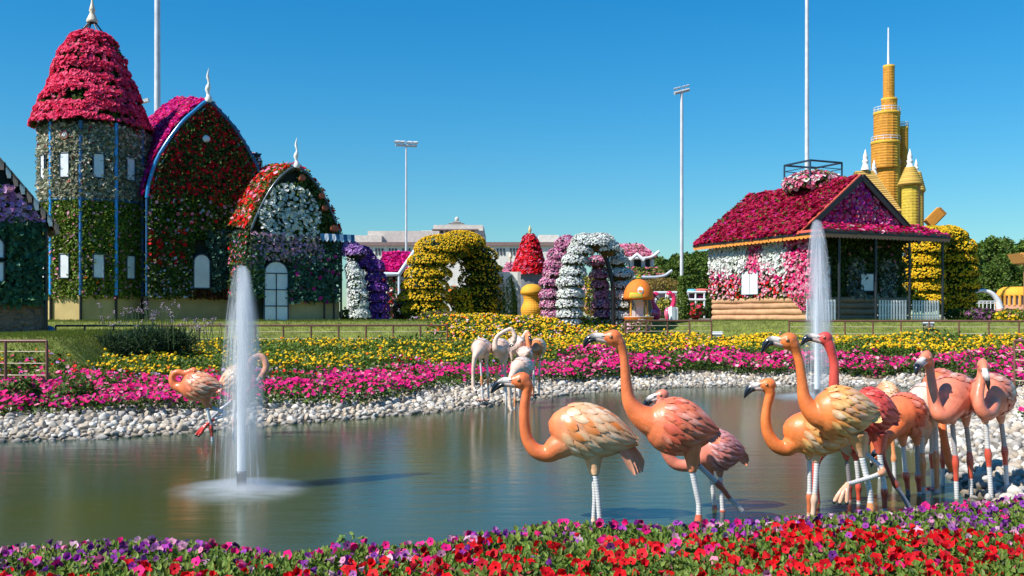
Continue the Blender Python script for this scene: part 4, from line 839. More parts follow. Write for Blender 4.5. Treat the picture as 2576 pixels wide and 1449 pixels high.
    tcol = cn*(1-np.clip(tb*2.4, 0, 1))[:,None]+cb_*np.clip(tb*2.4, 0, 1)[:,None]; bl = np.clip((-vb-.35)*1.6, 0, 1)[:,None]*np.clip(tb*3-.5, 0, 1)[:,None]; tcol = tcol*(1-bl)+cbelly*bl
    hc2 = np.array(pc.get('head', pc['neck'])); ncol = cn*(1-ti[:,None]**2)+hc2*ti[:,None]**2
    C = tcol*(1-wn_[:,None])+ncol*wn_[:,None]
    for lg, P in zip(legs, LW):
        e = P[1]-P[0]; q = np.clip((co-P[0])@e/(e@e), 0, 1); dd = np.linalg.norm(co-P[0]-q[:,None]*e, axis=1); wl_ = (np.clip(1.6-dd/(30*kk), 0, 1)*np.clip((P[0][2]-co[:,2])/(.3*np.linalg.norm(e)), 0, 1))[:,None]; C = C*(1-wl_)+np.array(pc.get('thigh', pc['belly']))*wl_
    C = C*(1+.10*noise3(co, 22, 5)+.05*noise3(co, 60, 6))[:,None]
    a_ = body.attributes.get('Col');
    if a_: body.attributes.remove(a_)
    a_ = body.attributes.new('Col', 'FLOAT_COLOR', 'POINT'); a_.data.foreach_set('color', np.c_[np.clip(C, 0, 1), np.ones(nv)].astype('f4').ravel())
    body.polygons.foreach_set('use_smooth', np.ones(len(body.polygons), bool)); body.materials.clear()
    put('body', body, pointmat(), root)
    # coat of overlapping feathers, one mesh per wing
    fp = pc['feather']; lift = sp.get('lift', 1.0)
    ns, nw_ = 6, 5; S_, W_ = np.meshgrid(np.linspace(0, 1, ns), np.linspace(-1, 1, nw_), indexing='ij'); wid = np.array([.6,.92,1.0,.95,.72,.10])[:,None]
    t0 = sp.get('t0', .17)
    for sg in (1, -1):
        wm_ = MB()
        for r_i, t in enumerate(np.arange(.80, t0, -.070)):
            long = .15+.13*((t-t0)/(.80-t0))
            circ = prof_r(t)*(hh+hw)/2; wf = (.062+.022*(t-t0)/.66)*(L/.8); na = max(4, int(circ*2.6/(wf*1.25)))
            for a_i in range(na):
                phi = math.radians(98)-(a_i+.5*(r_i % 2))/na*math.radians(168)
                if phi < math.radians(-72): continue
                tcut = t0+.10*max(0, -math.sin(phi)); 
                if t < tcut: continue
                ln = min(long*rng.uniform(.88, 1.14)*(1.0+.25*(math.sin(phi) < .1)*(t > .5)), 1.01-t+.02*rng.random()); w2 = wf*rng.uniform(.85, 1.1)
                ts = t+S_*ln; pha = phi+W_*wid*w2/(circ+.02)*.62-S_*(.10+.30*max(0, math.cos(phi)))*.45+rng.normal()*.03
                off = .002+S_*.013*lift*(1-.9*np.clip(ts-.75,0,.4)/.4)+(1-abs(W_))*.008*lift+rng.uniform(0, .003); pp = pha if sg > 0 else math.pi-pha
                Pf = surf(ts, pp, off)
                drop = np.clip(ts-.93, 0, 1)[..., None]*L*.5; Pf = Pf+up*drop*.1
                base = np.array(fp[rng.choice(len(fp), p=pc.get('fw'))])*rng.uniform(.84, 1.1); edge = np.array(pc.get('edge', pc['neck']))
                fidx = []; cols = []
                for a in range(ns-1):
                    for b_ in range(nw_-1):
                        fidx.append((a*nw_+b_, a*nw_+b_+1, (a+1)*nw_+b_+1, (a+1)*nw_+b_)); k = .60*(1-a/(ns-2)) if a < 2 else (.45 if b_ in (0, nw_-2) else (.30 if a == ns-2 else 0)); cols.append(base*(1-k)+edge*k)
                wm_.add(Pf.reshape(-1, 3), np.array(fidx), np.array(cols), True)
        o = wm_.build('wing', feathmat, root)
    # tail
    tm_ = MB(); tc = pc.get('tail', pc['edge'] if 'edge' in pc else pc['neck']); tl = sp.get('tail', .26)*L
    tdir = nrm(ax+up*sp.get('taildrop', -.45))
    for k in range(7):
        f = (k-3)/3; st = A+ax*L*.84+side*f*hw*.34-up*hh*(.06+.05*abs(f)); dr = nrm(tdir+side*f*.16); q = nrm(np.cross(dr, side)); st = st+q*f*hh*.16; dr = nrm(dr+q*f*.10); e = st+dr*tl*(1-.12*abs(f)); wd_ = nrm(side*.55+q*(.85 if k % 2 else .65)); q = side; wv = .040*(L/.8)
        Vf = []
        for s_, w_ in ((0,.7),(.35,1),(.7,.9),(.92,.5),(1,.05)):
            for b_ in (-1, 0, 1): Vf.append(st+(e-st)*s_+wd_*b_*wv*w_+q*(-.012*(1-abs(b_))+.004*abs(f)))
        tm_.add(Vf, np.array([(a*3+b_, a*3+b_+1, a*3+b_+4, a*3+b_+3) for a in range(4) for b_ in range(2)]), np.array(tc)*rng.uniform(.85, 1.1), True)
    tm_.build('tail', feathmat, root)
    # bill: upper and lower mandible, pale at the root and black at the bent tip
    bt = sp.get('bt', hr*.62)*kk; n = 22; BC = catmull(np.r_[[BP[0]-bd*.03*(d0/10)], BP], n); f = np.linspace(0, 1, n); h = np.interp(f, [0,.25,.5,.75,.92,1], [1,.90,.86,.66,.34,.05])*bt
    T = nrm(np.gradient(BC, axis=0)); dwn = np.cross(hs_, T); dwn = nrm(dwn); dwn *= np.sign(dwn[0]@-hu+1e-9)
    blk = sp.get('black', .56); cw = np.array(pc.get('bill', (.74,.66,.60))); c_u = np.where((f < blk-.06)[:,None], cw, np.where((f < blk+.04)[:,None], (cw+.02)*.35, (.010,.012,.018))); c_l = np.where((f < blk-.12)[:,None], cw*np.array([.85,.72,.68]), (.010,.012,.018))
    for nm, of, hv, cc in (('upper_bill', -.12, .60, c_u), ('lower_bill', .42, .46, c_l)):
        q = MB(); Cc = BC+dwn*(h*of)[:,None]; a = np.arange(14)*2*math.pi/14
        V = Cc[:,None,:]+(h*.62)[:,None,None]*np.cos(a)[None,:,None]*hs_+(h*hv)[:,None,None]*np.sin(a)[None,:,None]*dwn[:,None,:]
        i, j = np.meshgrid(np.arange(n-1), np.arange(14), indexing='ij'); j2 = (j+1) % 14
        q.add(V.reshape(-1, 3), np.stack([i*14+j, i*14+j2, (i+1)*14+j2, (i+1)*14+j], -1).reshape(-1, 4), np.repeat((cc[:-1]+cc[1:])/2, 14, axis=0), True)
        o = q.build(nm, M['gloss'], root)
        if nm == 'upper_bill' and d0 < 13:
            for sg in (1, -1):
                nn_ = MB(); i0, i1 = int(n*.16), int(n*.34); tube(nn_, [Cc[i0]+hs_*sg*h[i0]*.60-dwn[i0]*h[i0]*.14, Cc[i1]+hs_*sg*h[i1]*.615-dwn[i1]*h[i1]*.10], .0042, 6, (.02,.018,.018)); nn_.build('nostril', M['black'], o)
    # eyes
    for sg in (1, -1):
        q = MB(); er = HR*.17; c = HC+bd*HR*.30+hu*HR*.16+hs_*sg*HR*.70; axm = np.array([bd, hu, hs_*sg])
        ellipsoid(q, c, (er*1.5, er*1.35, er*.8), 14, 9, np.array(pc.get('head', pc['neck']))*.75, axm)
        ellipsoid(q, c+hs_*sg*er*.42, (er*.85, er*.85, er*.62), 14, 9, (.55,.38,.16), axm); ellipsoid(q, c+hs_*sg*er*.66, (er*.60, er*.60, er*.46), 12, 8, (.01,.008,.008), axm); q.build('eye', M['gloss'], root)
    # thin banded legs
    for lg, P in zip(legs, LW):
        pts = P[1:]; lr = lg.get('lr', 13)*1.2*kk; C0 = catmull(np.array(pts), 16*(len(pts)-1)+1)
        if lg.get('stand', True):
            e = nrm(pts[-1]-pts[-2]); e = e if e[2] < -.3 else vv(0,0,-1); zb = lg.get('zb', -.12); C0 = np.r_[C0, [C0[-1]+e*((zb-C0[-1][2])/e[2])]] if C0[-1][2] > zb+.02 else C0
        sl_ = np.r_[0, np.cumsum(np.linalg.norm(np.diff(C0, axis=0), axis=1))]; m_ = max(24, int(sl_[-1]/.0085)); s_ = np.linspace(0, sl_[-1], m_); C1 = np.c_[[np.interp(s_, sl_, C0[:,q]) for q in range(3)]].T; f = s_/sl_[-1]
        kn = lg.get('knee', .55); bands = (np.arange(m_) % 3 == 0)
        R = lr*(1+.42*np.exp(-((f-kn)/.07)**2)-.06*f)*np.where(bands & ((f < kn-.08) | (f > kn+.2)), .90, 1.03)
        cu, ck, cl = [np.array(c) for c in lg.get('col', ((.74,.72,.70), (.62,.10,.06), (.74,.70,.66)))]; k0, k1 = lg.get('span', (kn-.06, kn+.26))
        cc = np.where((f < k0)[:,None], cu, np.where((f < k1)[:,None], ck, cl))*np.where(bands, .52, 1.0)[:,None]; cc[(f >= k0) & (f < k1)] = ck
        q = MB(); tube(q, C1, R, 12, cc); lo = q.build('leg', M['gloss'], root)
        if lg.get('foot'):
            fc = np.array(lg.get('fc', (.74,.42,.26))); fd = lg['foot']; fo = MB(); st = C1[-1]
            if fd == 'flat': dirs = [nrm(vv(-1,-.5,0)), nrm(vv(-.6,-1,0)), nrm(vv(0,-1,0))]; ln = .16; ends = [st+q_*ln for q_ in dirs]
            else: ends = [w(p) for p in fd]
            for e in ends:
                mdl = (st+e)/2+(vv(0,0,.012) if fd == 'flat' else vv(-.01,-.012,.01)); cv = catmull(np.array([st, mdl, e]), 14); tube(fo, cv, lr*np.array([1.0,.95,.9,1,.85,.95,.85,.95,.85,.95,.85,.9,.8,.6])*1.05, 10, fc); ellipsoid(fo, e, (lr*.8,)*3, 10, 7, (.02,.02,.025))
            for a, b_ in zip(ends, ends[1:]): fo.add([st, st+(a-st)*.82, st+((a+b_)/2-st)*.72, st+(b_-st)*.82], [(0,1,2,3)], fc*.9)
            fo.build('foot', M['gloss'], lo)
    return root
def LG(*p, **k): return dict(p=p, **k)
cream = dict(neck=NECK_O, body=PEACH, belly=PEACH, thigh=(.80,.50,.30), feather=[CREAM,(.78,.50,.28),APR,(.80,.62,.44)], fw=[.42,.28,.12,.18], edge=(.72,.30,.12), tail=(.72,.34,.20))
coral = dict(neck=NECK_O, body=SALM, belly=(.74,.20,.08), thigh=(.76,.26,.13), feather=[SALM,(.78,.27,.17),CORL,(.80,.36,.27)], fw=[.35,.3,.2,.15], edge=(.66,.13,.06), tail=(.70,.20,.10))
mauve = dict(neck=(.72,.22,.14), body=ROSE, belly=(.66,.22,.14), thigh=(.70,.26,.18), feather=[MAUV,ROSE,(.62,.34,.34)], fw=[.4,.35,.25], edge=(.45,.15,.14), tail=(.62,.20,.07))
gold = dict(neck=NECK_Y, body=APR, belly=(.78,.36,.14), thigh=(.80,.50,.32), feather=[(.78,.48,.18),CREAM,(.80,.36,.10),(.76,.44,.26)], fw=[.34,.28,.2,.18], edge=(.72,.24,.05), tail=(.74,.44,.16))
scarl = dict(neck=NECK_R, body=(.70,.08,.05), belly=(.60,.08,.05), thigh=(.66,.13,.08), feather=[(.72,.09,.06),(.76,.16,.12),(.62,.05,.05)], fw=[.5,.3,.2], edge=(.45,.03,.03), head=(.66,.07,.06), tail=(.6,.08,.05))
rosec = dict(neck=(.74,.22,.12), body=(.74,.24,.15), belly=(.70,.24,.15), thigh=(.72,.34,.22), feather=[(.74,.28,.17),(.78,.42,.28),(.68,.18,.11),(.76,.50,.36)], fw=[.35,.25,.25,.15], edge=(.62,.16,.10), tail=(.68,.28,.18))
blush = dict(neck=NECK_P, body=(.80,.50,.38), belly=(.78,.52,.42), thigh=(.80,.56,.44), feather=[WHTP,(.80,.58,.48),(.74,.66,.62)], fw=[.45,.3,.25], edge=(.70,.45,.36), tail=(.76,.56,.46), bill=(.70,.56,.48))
W_, R_, O_, P_, Dk = (.74,.72,.70), (.62,.085,.045), (.76,.30,.12), (.76,.50,.36), (.42,.08,.05)
GA, GB, GC, GD = 'flamingo statues in the foreground', 'flamingo statues on the right', 'pale flamingo statues on the far shore', 'flamingo statues by the left shore'
birds = [
 dict(z=ZA_, d=9.7, group=GA, label='cream feathered flamingo with orange neck bent low in a U over the water', pal=cream,
   A=(470,705), B=(1040,835), hh=172, hw=140, t0=.10, neck=[(600,830,95),(530,868,82),(462,908,60),(388,888,48),(335,810,39),(318,700,35),(320,600,33),(332,525,32),(338,470,38)],
   head=(300,440,58), bill=[(236,447),(178,447),(132,476),(102,522)], bt=46, tail=.42, taildrop=-.95,
   legs=[LG((745,915,.05),(762,1050,.05),(770,1180,.05),(765,1305,.05), col=(W_,P_,P_), span=(.72,1.1), knee=.86, r=(52,24)), LG((775,915,-.06),(775,1050,-.06),(792,1180,-.06),(802,1310,-.06), col=(W_,P_,P_), span=(.72,1.1), knee=.86, r=(52,24), lr=15)]),
 dict(z=ZA_, d=9.5, group=GA, label='tall coral pink flamingo with upright neck and one leg stretched back', pal=coral,
   A=(1078,705), B=(1560,768), hh=182, hw=150, neck=[(1200,720,120),(1110,690,92),(1035,635,64),(990,560,46),(974,450,36),(966,350,31),(955,260,29),(930,195,36)],
   head=(888,165,57), bill=[(830,164),(770,158),(722,180),(698,232)], bt=45, tail=.22, taildrop=.0,
   legs=[LG((1395,880,-.05),(1400,1030,-.05),(1425,1150,-.05),(1442,1240,-.05),(1440,1350,-.05), col=(W_,(.72,.13,.06),(.72,.13,.06)), span=(.62,1.1), knee=.72, r=(62,27), lr=16), LG((1400,890,.06),(1440,985,.06),(1580,1118,.1),(1640,1195,.12),(1720,1275,.14), col=((.50,.52,.55),Dk,(.60,.55,.55)), span=(.38,.72), knee=.45, r=(50,16), lr=14, stand=False)]),
 dict(z=ZA_, d=10.3, group=GA, label='mauve pink flamingo half hidden behind the tall coral one, its bill resting on its back', pal=mauve,
   A=(1425,880), B=(1735,895), hh=128, hw=120, neck=[(1500,900,85),(1440,945,60),(1370,985,42),(1290,975,38),(1235,905,36),(1195,790,34),(1180,660,34),(1200,570,36)],
   head=(1205,535,42), bill=[(1160,545),(1125,560),(1098,595),(1085,640)], bt=38, tail=.32, taildrop=-.6,
   legs=[LG((1500,960,.05),(1522,1075,.05),(1540,1220,.05),(1546,1310,.05), col=(W_,Dk,Dk), span=(.62,1.2), knee=.75, r=(42,18), lr=12), LG((1570,970,-.05),(1580,1060,-.05),(1590,1200,-.05),(1597,1315,-.05), col=(W_,CORL,CORL), span=(.72,1.2), knee=.8, r=(42,18), lr=13)]),
 dict(z=ZB_, d=9.95, group=GB, label='short orange flamingo with low curved neck and cream back, left of the amber one', pal=gold,
   A=(372,735), B=(800,830), hh=140, hw=125, neck=[(500,800,90),(430,850,66),(385,878,50),(320,850,44),(275,775,38),(262,690,33),(270,605,29),(290,525,33)],
   head=(275,470,50), bill=[(222,474),(178,480),(145,508),(122,552)], bt=40,
   legs=[LG((535,870,.05),(545,950,.05),(545,1130,.05),(540,1310,.05), col=(W_,(.60,.16,.06),P_), span=(.5,.78), knee=.55, r=(46,20), lr=13), LG((585,870,-.06),(590,970,-.06),(582,1120,-.06),(565,1315,-.06), col=(W_,P_,P_), span=(.45,1.1), knee=.55, r=(46,20), lr=14)]),
 dict(z=ZB_, d=9.55, group=GB, label='tall amber flamingo lifting one webbed foot, front of the right group', pal=gold,
   A=(545,640), B=(985,640), hh=165, hw=135, neck=[(680,670,120),(600,655,88),(540,610,60),(507,540,42),(495,440,33),(482,340,30),(462,265,31),(440,215,42)],
   head=(408,185,58), bill=[(352,188),(300,180),(262,205),(233,265)], bt=46, tail=.2, taildrop=.0,
   legs=[LG((855,820,-.05),(882,935,-.05),(915,1080,-.05),(932,1160,-.05),(940,1290,-.05), col=(W_,O_,P_), span=(.55,.9), knee=.64, r=(58,19), lr=16), LG((880,830,.05),(905,910,.05),(1012,1008,0),(985,1045,-.06),(830,1095,-.12),(790,1105,-.14), col=((.60,.58,.58),(.70,.30,.16),(.70,.66,.62)), span=(.30,.50), knee=.40, r=(46,16), lr=13, stand=False, foot=[(702,1222,-.18),(738,1232,-.2),(785,1228,-.2)])]),
 dict(z=ZB_, d=10.3, group=GB, label='scarlet flamingo with tall red neck standing behind the amber one', pal=scarl,
   A=(780,600), B=(1120,680), hh=150, hw=120, neck=[(850,640,90),(770,620,60),(718,560,42),(702,470,34),(704,350,30),(692,280,29),(672,215,34)],
   head=(642,168,46), bill=[(600,168),(552,158),(515,175),(490,212)], bt=38, tail=.14, taildrop=.1,
   legs=[LG((990,810,-.04),(995,915,-.04),(1015,1060,-.04),(1025,1120,-.04),(1030,1300,-.04), col=(W_,R_,W_), span=(.50,.8), knee=.55, r=(52,20), lr=14), LG((1000,830,.04),(1020,935,.04),(1075,1065,.06),(1175,1235,.08), col=((.5,.1,.07),Dk,(.45,.42,.45)), span=(.0,.45), knee=.42, r=(44,16), lr=13)]),
 dict(z=ZB_, d=10.7, group=GB, label='red necked flamingo mostly hidden behind the amber one, neck dipped to the water', pal=scarl,
   A=(690,830), B=(960,760), hh=105, hw=105, neck=[(760,820,62),(690,862,42),(625,905,30),(585,985,24),(580,1100,24),(590,1220,24),(600,1300,26)],
   head=(600,1330,30), bill=[(575,1345),(560,1360),(555,1375),(552,1390)], bt=20,
   legs=[LG((775,880,.04),(785,955,.04),(798,1080,.04),(805,1265,.04), col=((.30,.27,.28),Dk,(.5,.3,.28)), span=(.45,.75), knee=.5, r=(38,16), lr=12), LG((835,880,-.04),(845,955,-.04),(858,1100,-.04),(862,1300,-.04), col=(W_,R_,W_), span=(.42,.75), knee=.5, r=(38,16), lr=12)]),
 dict(z=ZB_, d=11.2, group=GB, label='coral flamingo with its head lowered in front of its legs, behind the scarlet one', pal=coral,
   A=(1068,660,-.25), B=(1270,650,.35), hh=138, hw=125, neck=[(1120,700,80,-.1),(1085,755,56,-.25),(1050,790,46,-.3),(1030,830,38,-.3),(1012,870,33,-.3)],
   head=(1000,880,36,-.3), bill=[(975,895),(962,905),(952,922),(945,945)], bt=28, tail=.1,
   legs=[LG((1138,770,-.05),(1148,865,-.05),(1162,1030,-.05),(1172,1100,-.05),(1185,1235,-.05), col=(W_,R_,(.16,.17,.2)), span=(.42,.72), knee=.5, r=(46,17), lr=13), LG((1225,770,.05),(1237,860,.05),(1243,1050,.05),(1258,1230,.05), col=((.30,.27,.28),R_,W_), span=(.5,.8), knee=.55, r=(46,17), lr=13)]),
 dict(z=ZB_, d=12.3, group=GB, label='cream backed flamingo showing only its round back above the coral one', pal=cream,
   A=(950,560), B=(1150,570), hh=118, hw=110, neck=[(1000,600,66),(965,660,42),(955,740,30),(960,830,26),(965,900,26)],
   head=(965,930,30), bill=[(950,950),(945,965),(942,980),(940,1000)], bt=20,
   legs=[LG((1065,690),(1075,790),(1085,900),(1092,1080), col=(P_,O_,W_), span=(.0,.5), knee=.45, r=(38,15), lr=11), LG((985,690),(992,800),(995,920),(997,1095), col=(W_,W_,W_), knee=.5, r=(38,15), lr=11)]),
 dict(z=ZB_, d=11.6, group=GB, label='pale pink flamingo between the coral one and the tall one at the right, feeding', pal=blush,
   A=(1215,600,-.1), B=(1400,560,.35), hh=130, hw=120, neck=[(1270,640,60),(1290,720,40),(1300,760,30),(1290,800,26)],
   head=(1278,830,28), bill=[(1270,860),(1266,880),(1262,900),(1260,915)], bt=24,
   legs=[LG((1320,660),(1325,720),(1332,930),(1340,1140), col=(W_,R_,W_), span=(.45,.68), knee=.5, r=(36,14), lr=11, foot='flat', fc=R_, zb=.0), LG((1350,680,-.3),(1355,745,-.3),(1360,960,-.3),(1367,1205,-.3), col=(W_,O_,W_), span=(.30,.8), knee=.4, r=(36,14), lr=13), LG((1268,740,-.3),(1266,800,-.3),(1272,960,-.3),(1278,1215,-.3), col=(W_,O_,W_), span=(.25,.75), knee=.4, r=(20,14), lr=13)]),
 dict(z=ZB_, d=11.0, group=GB, label='tall rosy flamingo with black bill turned to the front, right of the pale pink one', pal=rosec,
   A=(1400,560,-.30), B=(1560,510,.45), hh=145, hw=140, neck=[(1450,600,90,-.2),(1420,660,60,-.40),(1380,655,46,-.45),(1350,590,38,-.42),(1332,480,32,-.4),(1320,380,28,-.38),(1312,330,32,-.38)],
   head=(1295,292,46,-.42), bill=[(1272,312,-.48),(1248,335,-.55),(1234,365,-.60),(1230,408,-.62)], bt=40, tail=.1, t0=.2,
   legs=[LG((1470,640,-.05),(1464,725,-.05),(1478,870,-.05),(1484,960,-.05),(1492,1180,-.05), col=((.45,.42,.42),R_,W_), span=(.36,.66), knee=.45, r=(48,16), lr=13), LG((1545,630,.05),(1555,740,.05),(1572,880,.05),(1578,980,.05),(1586,1200,.05), col=((.45,.40,.38),(.55,.09,.05),W_), span=(.30,.64), knee=.42, r=(48,16), lr=13)]),
 dict(z=ZB_, d=11.8, group=GB, label='red orange flamingo behind the rosy one, neck straight down with bill at the water', pal=coral,
   A=(1310,480,.1), B=(1480,460,.6), hh=110, hw=100, neck=[(1380,560,60),(1392,660,36,-.2),(1402,760,26,-.3),(1425,880,24,-.3),(1448,975,28,-.3)],
   head=(1462,1005,30,-.3), bill=[(1475,1025),(1482,1035),(1486,1046),(1488,1056)], bt=24,
   legs=[LG((1390,700),(1398,780),(1402,960),(1402,1150), col=(R_,R_,W_), span=(0,.6), knee=.45, r=(36,13), lr=11, foot='flat', fc=R_, zb=.0)]),
 dict(z=ZB_, d=10.9, group=GB, label='rosy flamingo facing the front with its bill hanging down, rightmost of all', pal=rosec,
   A=(1650,560,-.30), B=(1790,500,.45), hh=138, hw=135, neck=[(1690,580,85,-.2),(1700,640,52,-.38),(1672,655,40,-.48),(1640,610,36,-.5),(1632,540,33,-.48),(1642,470,30,-.44),(1656,390,30,-.42)],
   head=(1660,342,42,-.44), bill=[(1672,378,-.54),(1684,420,-.60),(1693,460,-.60),(1697,505,-.58)], bt=34, tail=.1, t0=.2,
   legs=[LG((1668,650,-.1),(1680,720,-.1),(1690,865,-.1),(1698,960,-.1),(1716,1215,-.1), col=(W_,R_,W_), span=(.30,.52), knee=.38, r=(44,16), lr=13, zb=-.05), LG((1770,640,.1),(1780,720,.1),(1798,860,.1),(1806,970,.1),(1816,1145,.1), col=((.5,.42,.4),R_,W_), span=(.34,.62), knee=.42, r=(44,16), lr=13, zb=.1)]),
 # far shore
 dict(z=ZC_, d=22.4, group=GC, label='pale pink flamingo hanging its neck straight down, leftmost of the far group', pal=blush, base=.1,
   A=(300,420,-.35), B=(440,400,.45), hh=112, hw=105, neck=[(340,440,70,-.25),(300,490,40,-.5),(280,560,28,-.55),(270,660,22,-.55),(268,760,20,-.55),(270,840,24,-.55)],
   head=(272,880,32,-.55), bill=[(290,905,-.6),(300,915,-.62),(308,925,-.62),(312,935,-.62)], bt=24, tail=.1,
   legs=[LG((348,520),(355,580),(362,690),(368,790),(378,1000), col=(W_,O_,W_), span=(.35,.6), knee=.45, r=(32,12), lr=11, zb=.12, foot='flat', fc=P_), LG((420,520,.1),(430,600,.1),(436,700,.1),(440,800,.1),(448,1000,.1), col=(W_,O_,W_), span=(.35,.6), knee=.45, r=(32,12), lr=11, zb=.12, foot='flat', fc=P_)]),
 dict(z=ZC_, d=22.7, group=GC, label='pale flamingo with its neck arched high in a loop and one foot raised, far group', pal=blush,
   A=(530,440,-.35), B=(650,380,.45), hh=108, hw=100, neck=[(570,440,70,-.25),(530,420,42,-.45),(522,350,30,-.45),(545,285,26,-.42),(600,238,24,-.4),(660,205,23,-.4),(705,190,23,-.4),(735,230,24,-.4),(752,280,30,-.4)],
   head=(745,325,34,-.4), bill=[(735,358),(722,375),(702,388),(684,398)], bt=26, tail=.1,
   legs=[LG((590,520,-.1),(597,600,-.1),(612,690,-.12),(575,720,-.2),(545,730,-.22), col=(P_,P_,P_), knee=.5, r=(32,12), lr=11, stand=False, foot=[(515,790,-.25),(535,795,-.26),(555,785,-.26)], fc=(.76,.42,.12)), LG((640,530),(640,640),(642,800),(648,1040), col=(W_,W_,W_), knee=.5, r=(32,12), lr=11)]),
 dict(z=ZC_, d=23.6, group=GC, label='pale flamingo seen from behind in the middle of the far group', pal=blush,
   A=(720,400,.4), B=(830,350,-.35), hh=108, hw=100, neck=[(760,420,60,.3),(800,360,40,.45),(845,290,26,.5),(875,240,24,.5),(890,225,24,.5)],
   head=(900,238,28,.5), bill=[(915,262,.45),(922,285,.4),(926,300,.4),(928,315,.4)], bt=24, tail=.1,
   legs=[LG((715,460),(718,560),(712,700),(705,940), col=(P_,O_,W_), knee=.5, r=(30,12), lr=10, zb=.15), LG((800,460),(800,560),(800,700),(800,940), col=(W_,O_,W_), knee=.5, r=(30,12), lr=10, zb=.15)]),
 dict(z=ZC_, d=23.0, group=GC, label='white flamingo seen from behind above the drinking one, far group', pal=blush,
   A=(830,500,.35), B=(910,470,-.35), hh=92, hw=92, neck=[(860,520,50,.2),(830,560,34,.35),(820,640,24,.35),(815,720,22,.35)],
   head=(812,760,26,.35), bill=[(805,785,.35),(800,800,.35),(797,812,.35),(795,825,.35)], bt=20, tail=.1,
   legs=[LG((880,560),(890,660),(905,800),(915,980), col=(W_,O_,W_), knee=.5, r=(30,12), lr=10, zb=.1), LG((840,560),(845,660),(845,800),(845,980), col=(W_,O_,W_), knee=.5, r=(30,12), lr=10, zb=.1)]),
 dict(z=ZC_, d=21.7, group=GC, label='white flamingo lowering its bill into the water, nearest of the far group', pal=blush,
   A=(730,660,-.3), B=(955,610,.35), hh=118, hw=112, neck=[(780,660,70,-.2),(725,720,42,-.45),(692,800,26,-.5),(690,900,22,-.5),(695,1000,21,-.5),(692,1060,25,-.5)],
   head=(692,1095,32,-.5), bill=[(705,1130,-.55),(715,1145,-.56),(722,1155,-.56),(726,1165,-.56)], bt=24, tail=.16,
   legs=[LG((750,760),(752,850),(755,960),(750,1100), col=(P_,O_,W_), knee=.5, r=(34,12), lr=11), LG((825,760,.1),(828,870,.1),(828,980,.1),(825,1105,.1), col=(P_,(.70,.62,.42),(.70,.62,.42)), span=(.4,1.1), knee=.5, r=(34,12), lr=11)]),
 dict(z=ZC_, d=23.6, group=GC, label='flamingo with cream back, orange breast and black bill, rightmost of the far group', pal=dict(gold, feather=[CREAM,(.78,.62,.44),(.74,.66,.62)], fw=[.5,.3,.2], neck=(.74,.22,.08)), base=.15,
   A=(965,420,-.2), B=(1085,380,.4), hh=100, hw=85, neck=[(990,420,60,-.1),(955,440,46,-.25),(925,420,34,-.35),(905,350,28,-.35),(895,270,26,-.3),(905,245,28,-.3)],
   head=(918,268,30,-.32), bill=[(926,296,-.42),(934,320,-.46),(940,350,-.46),(944,385,-.44)], bt=28, tail=.2, black=.1,
   legs=[LG((985,480),(978,560),(972,700),(970,800),(968,920), col=(W_,W_,O_), span=(.4,.75), knee=.5, r=(28,11), lr=10, zb=.14, foot='flat', fc=O_), LG((1040,470,.1),(1040,560,.1),(1036,680,.1),(1034,780,.1),(1032,920,.1), col=(W_,O_,W_), span=(.4,.65), knee=.5, r=(28,11), lr=10, zb=.14, foot='flat', fc=O_)]),
 # left shore
 dict(z=ZD_, d=16.1, group=GD, label='salmon flamingo preening its back beside the left fountain jet', pal=dict(coral, feather=[(.78,.42,.24),(.80,.52,.36),SALM,(.76,.32,.16)], fw=[.35,.3,.2,.15]),
   A=(1680,700), B=(2075,690), hh=135, hw=112, neck=[(1780,720,85),(1705,705,58),(1645,690,40),(1612,640,34),(1622,585,32),(1668,560,31),(1730,572,30),(1782,556,32)],
   head=(1815,548,36), bill=[(1850,560),(1880,575),(1905,590),(1925,605)], bt=26, tail=.2, taildrop=.05, black=.75,
   legs=[LG((1925,820,-.04),(1940,895,-.04),(1960,1000,-.04),(1976,1080,-.04),(1988,1200,-.04), col=(W_,R_,W_), span=(.42,.72), knee=.5, r=(48,18), lr=14), LG((1940,830,.05),(1990,890,.05),(2110,950,.05),(2010,1000,0),(1958,1035,-.05), col=((.45,.5,.56),(.45,.48,.54),R_), span=(.2,.8), knee=.42, r=(34,15), lr=13, stand=False, foot=[(1835,1150,-.08),(1860,1158,-.1),(1880,1140,-.12)], fc=(.66,.05,.03))]),
 dict(z=ZD_, d=16.7, group=GD, label='peach flamingo behind the left fountain jet with its neck curled down', pal=dict(cream, neck=(.74,.34,.22)),
   A=(2360,560), B=(2050,690), hh=120, hw=105, neck=[(2280,610,75),(2330,540,46),(2345,470,36),(2390,420,32),(2445,412,31),(2485,460,31),(2492,520,32),(2470,570,34)],
   head=(2452,600,36), bill=[(2425,622),(2405,640),(2390,660),(2382,685)], bt=28, tail=.2, taildrop=-.1,
   legs=[LG((2200,740,-.04),(2205,820,-.04),(2195,960,-.04),(2190,1180,-.04), col=(W_,(.6,.4,.36),W_), span=(.4,.65), knee=.5, r=(46,17), lr=14), LG((2220,740,.05),(2170,830,.05),(2080,900,.06),(1990,985,.06), col=((.5,.52,.58),(.5,.5,.55),(.5,.52,.58)), knee=.5, r=(34,15), lr=12, stand=False)]),
]
for sp_ in birds: flamingo(sp_)
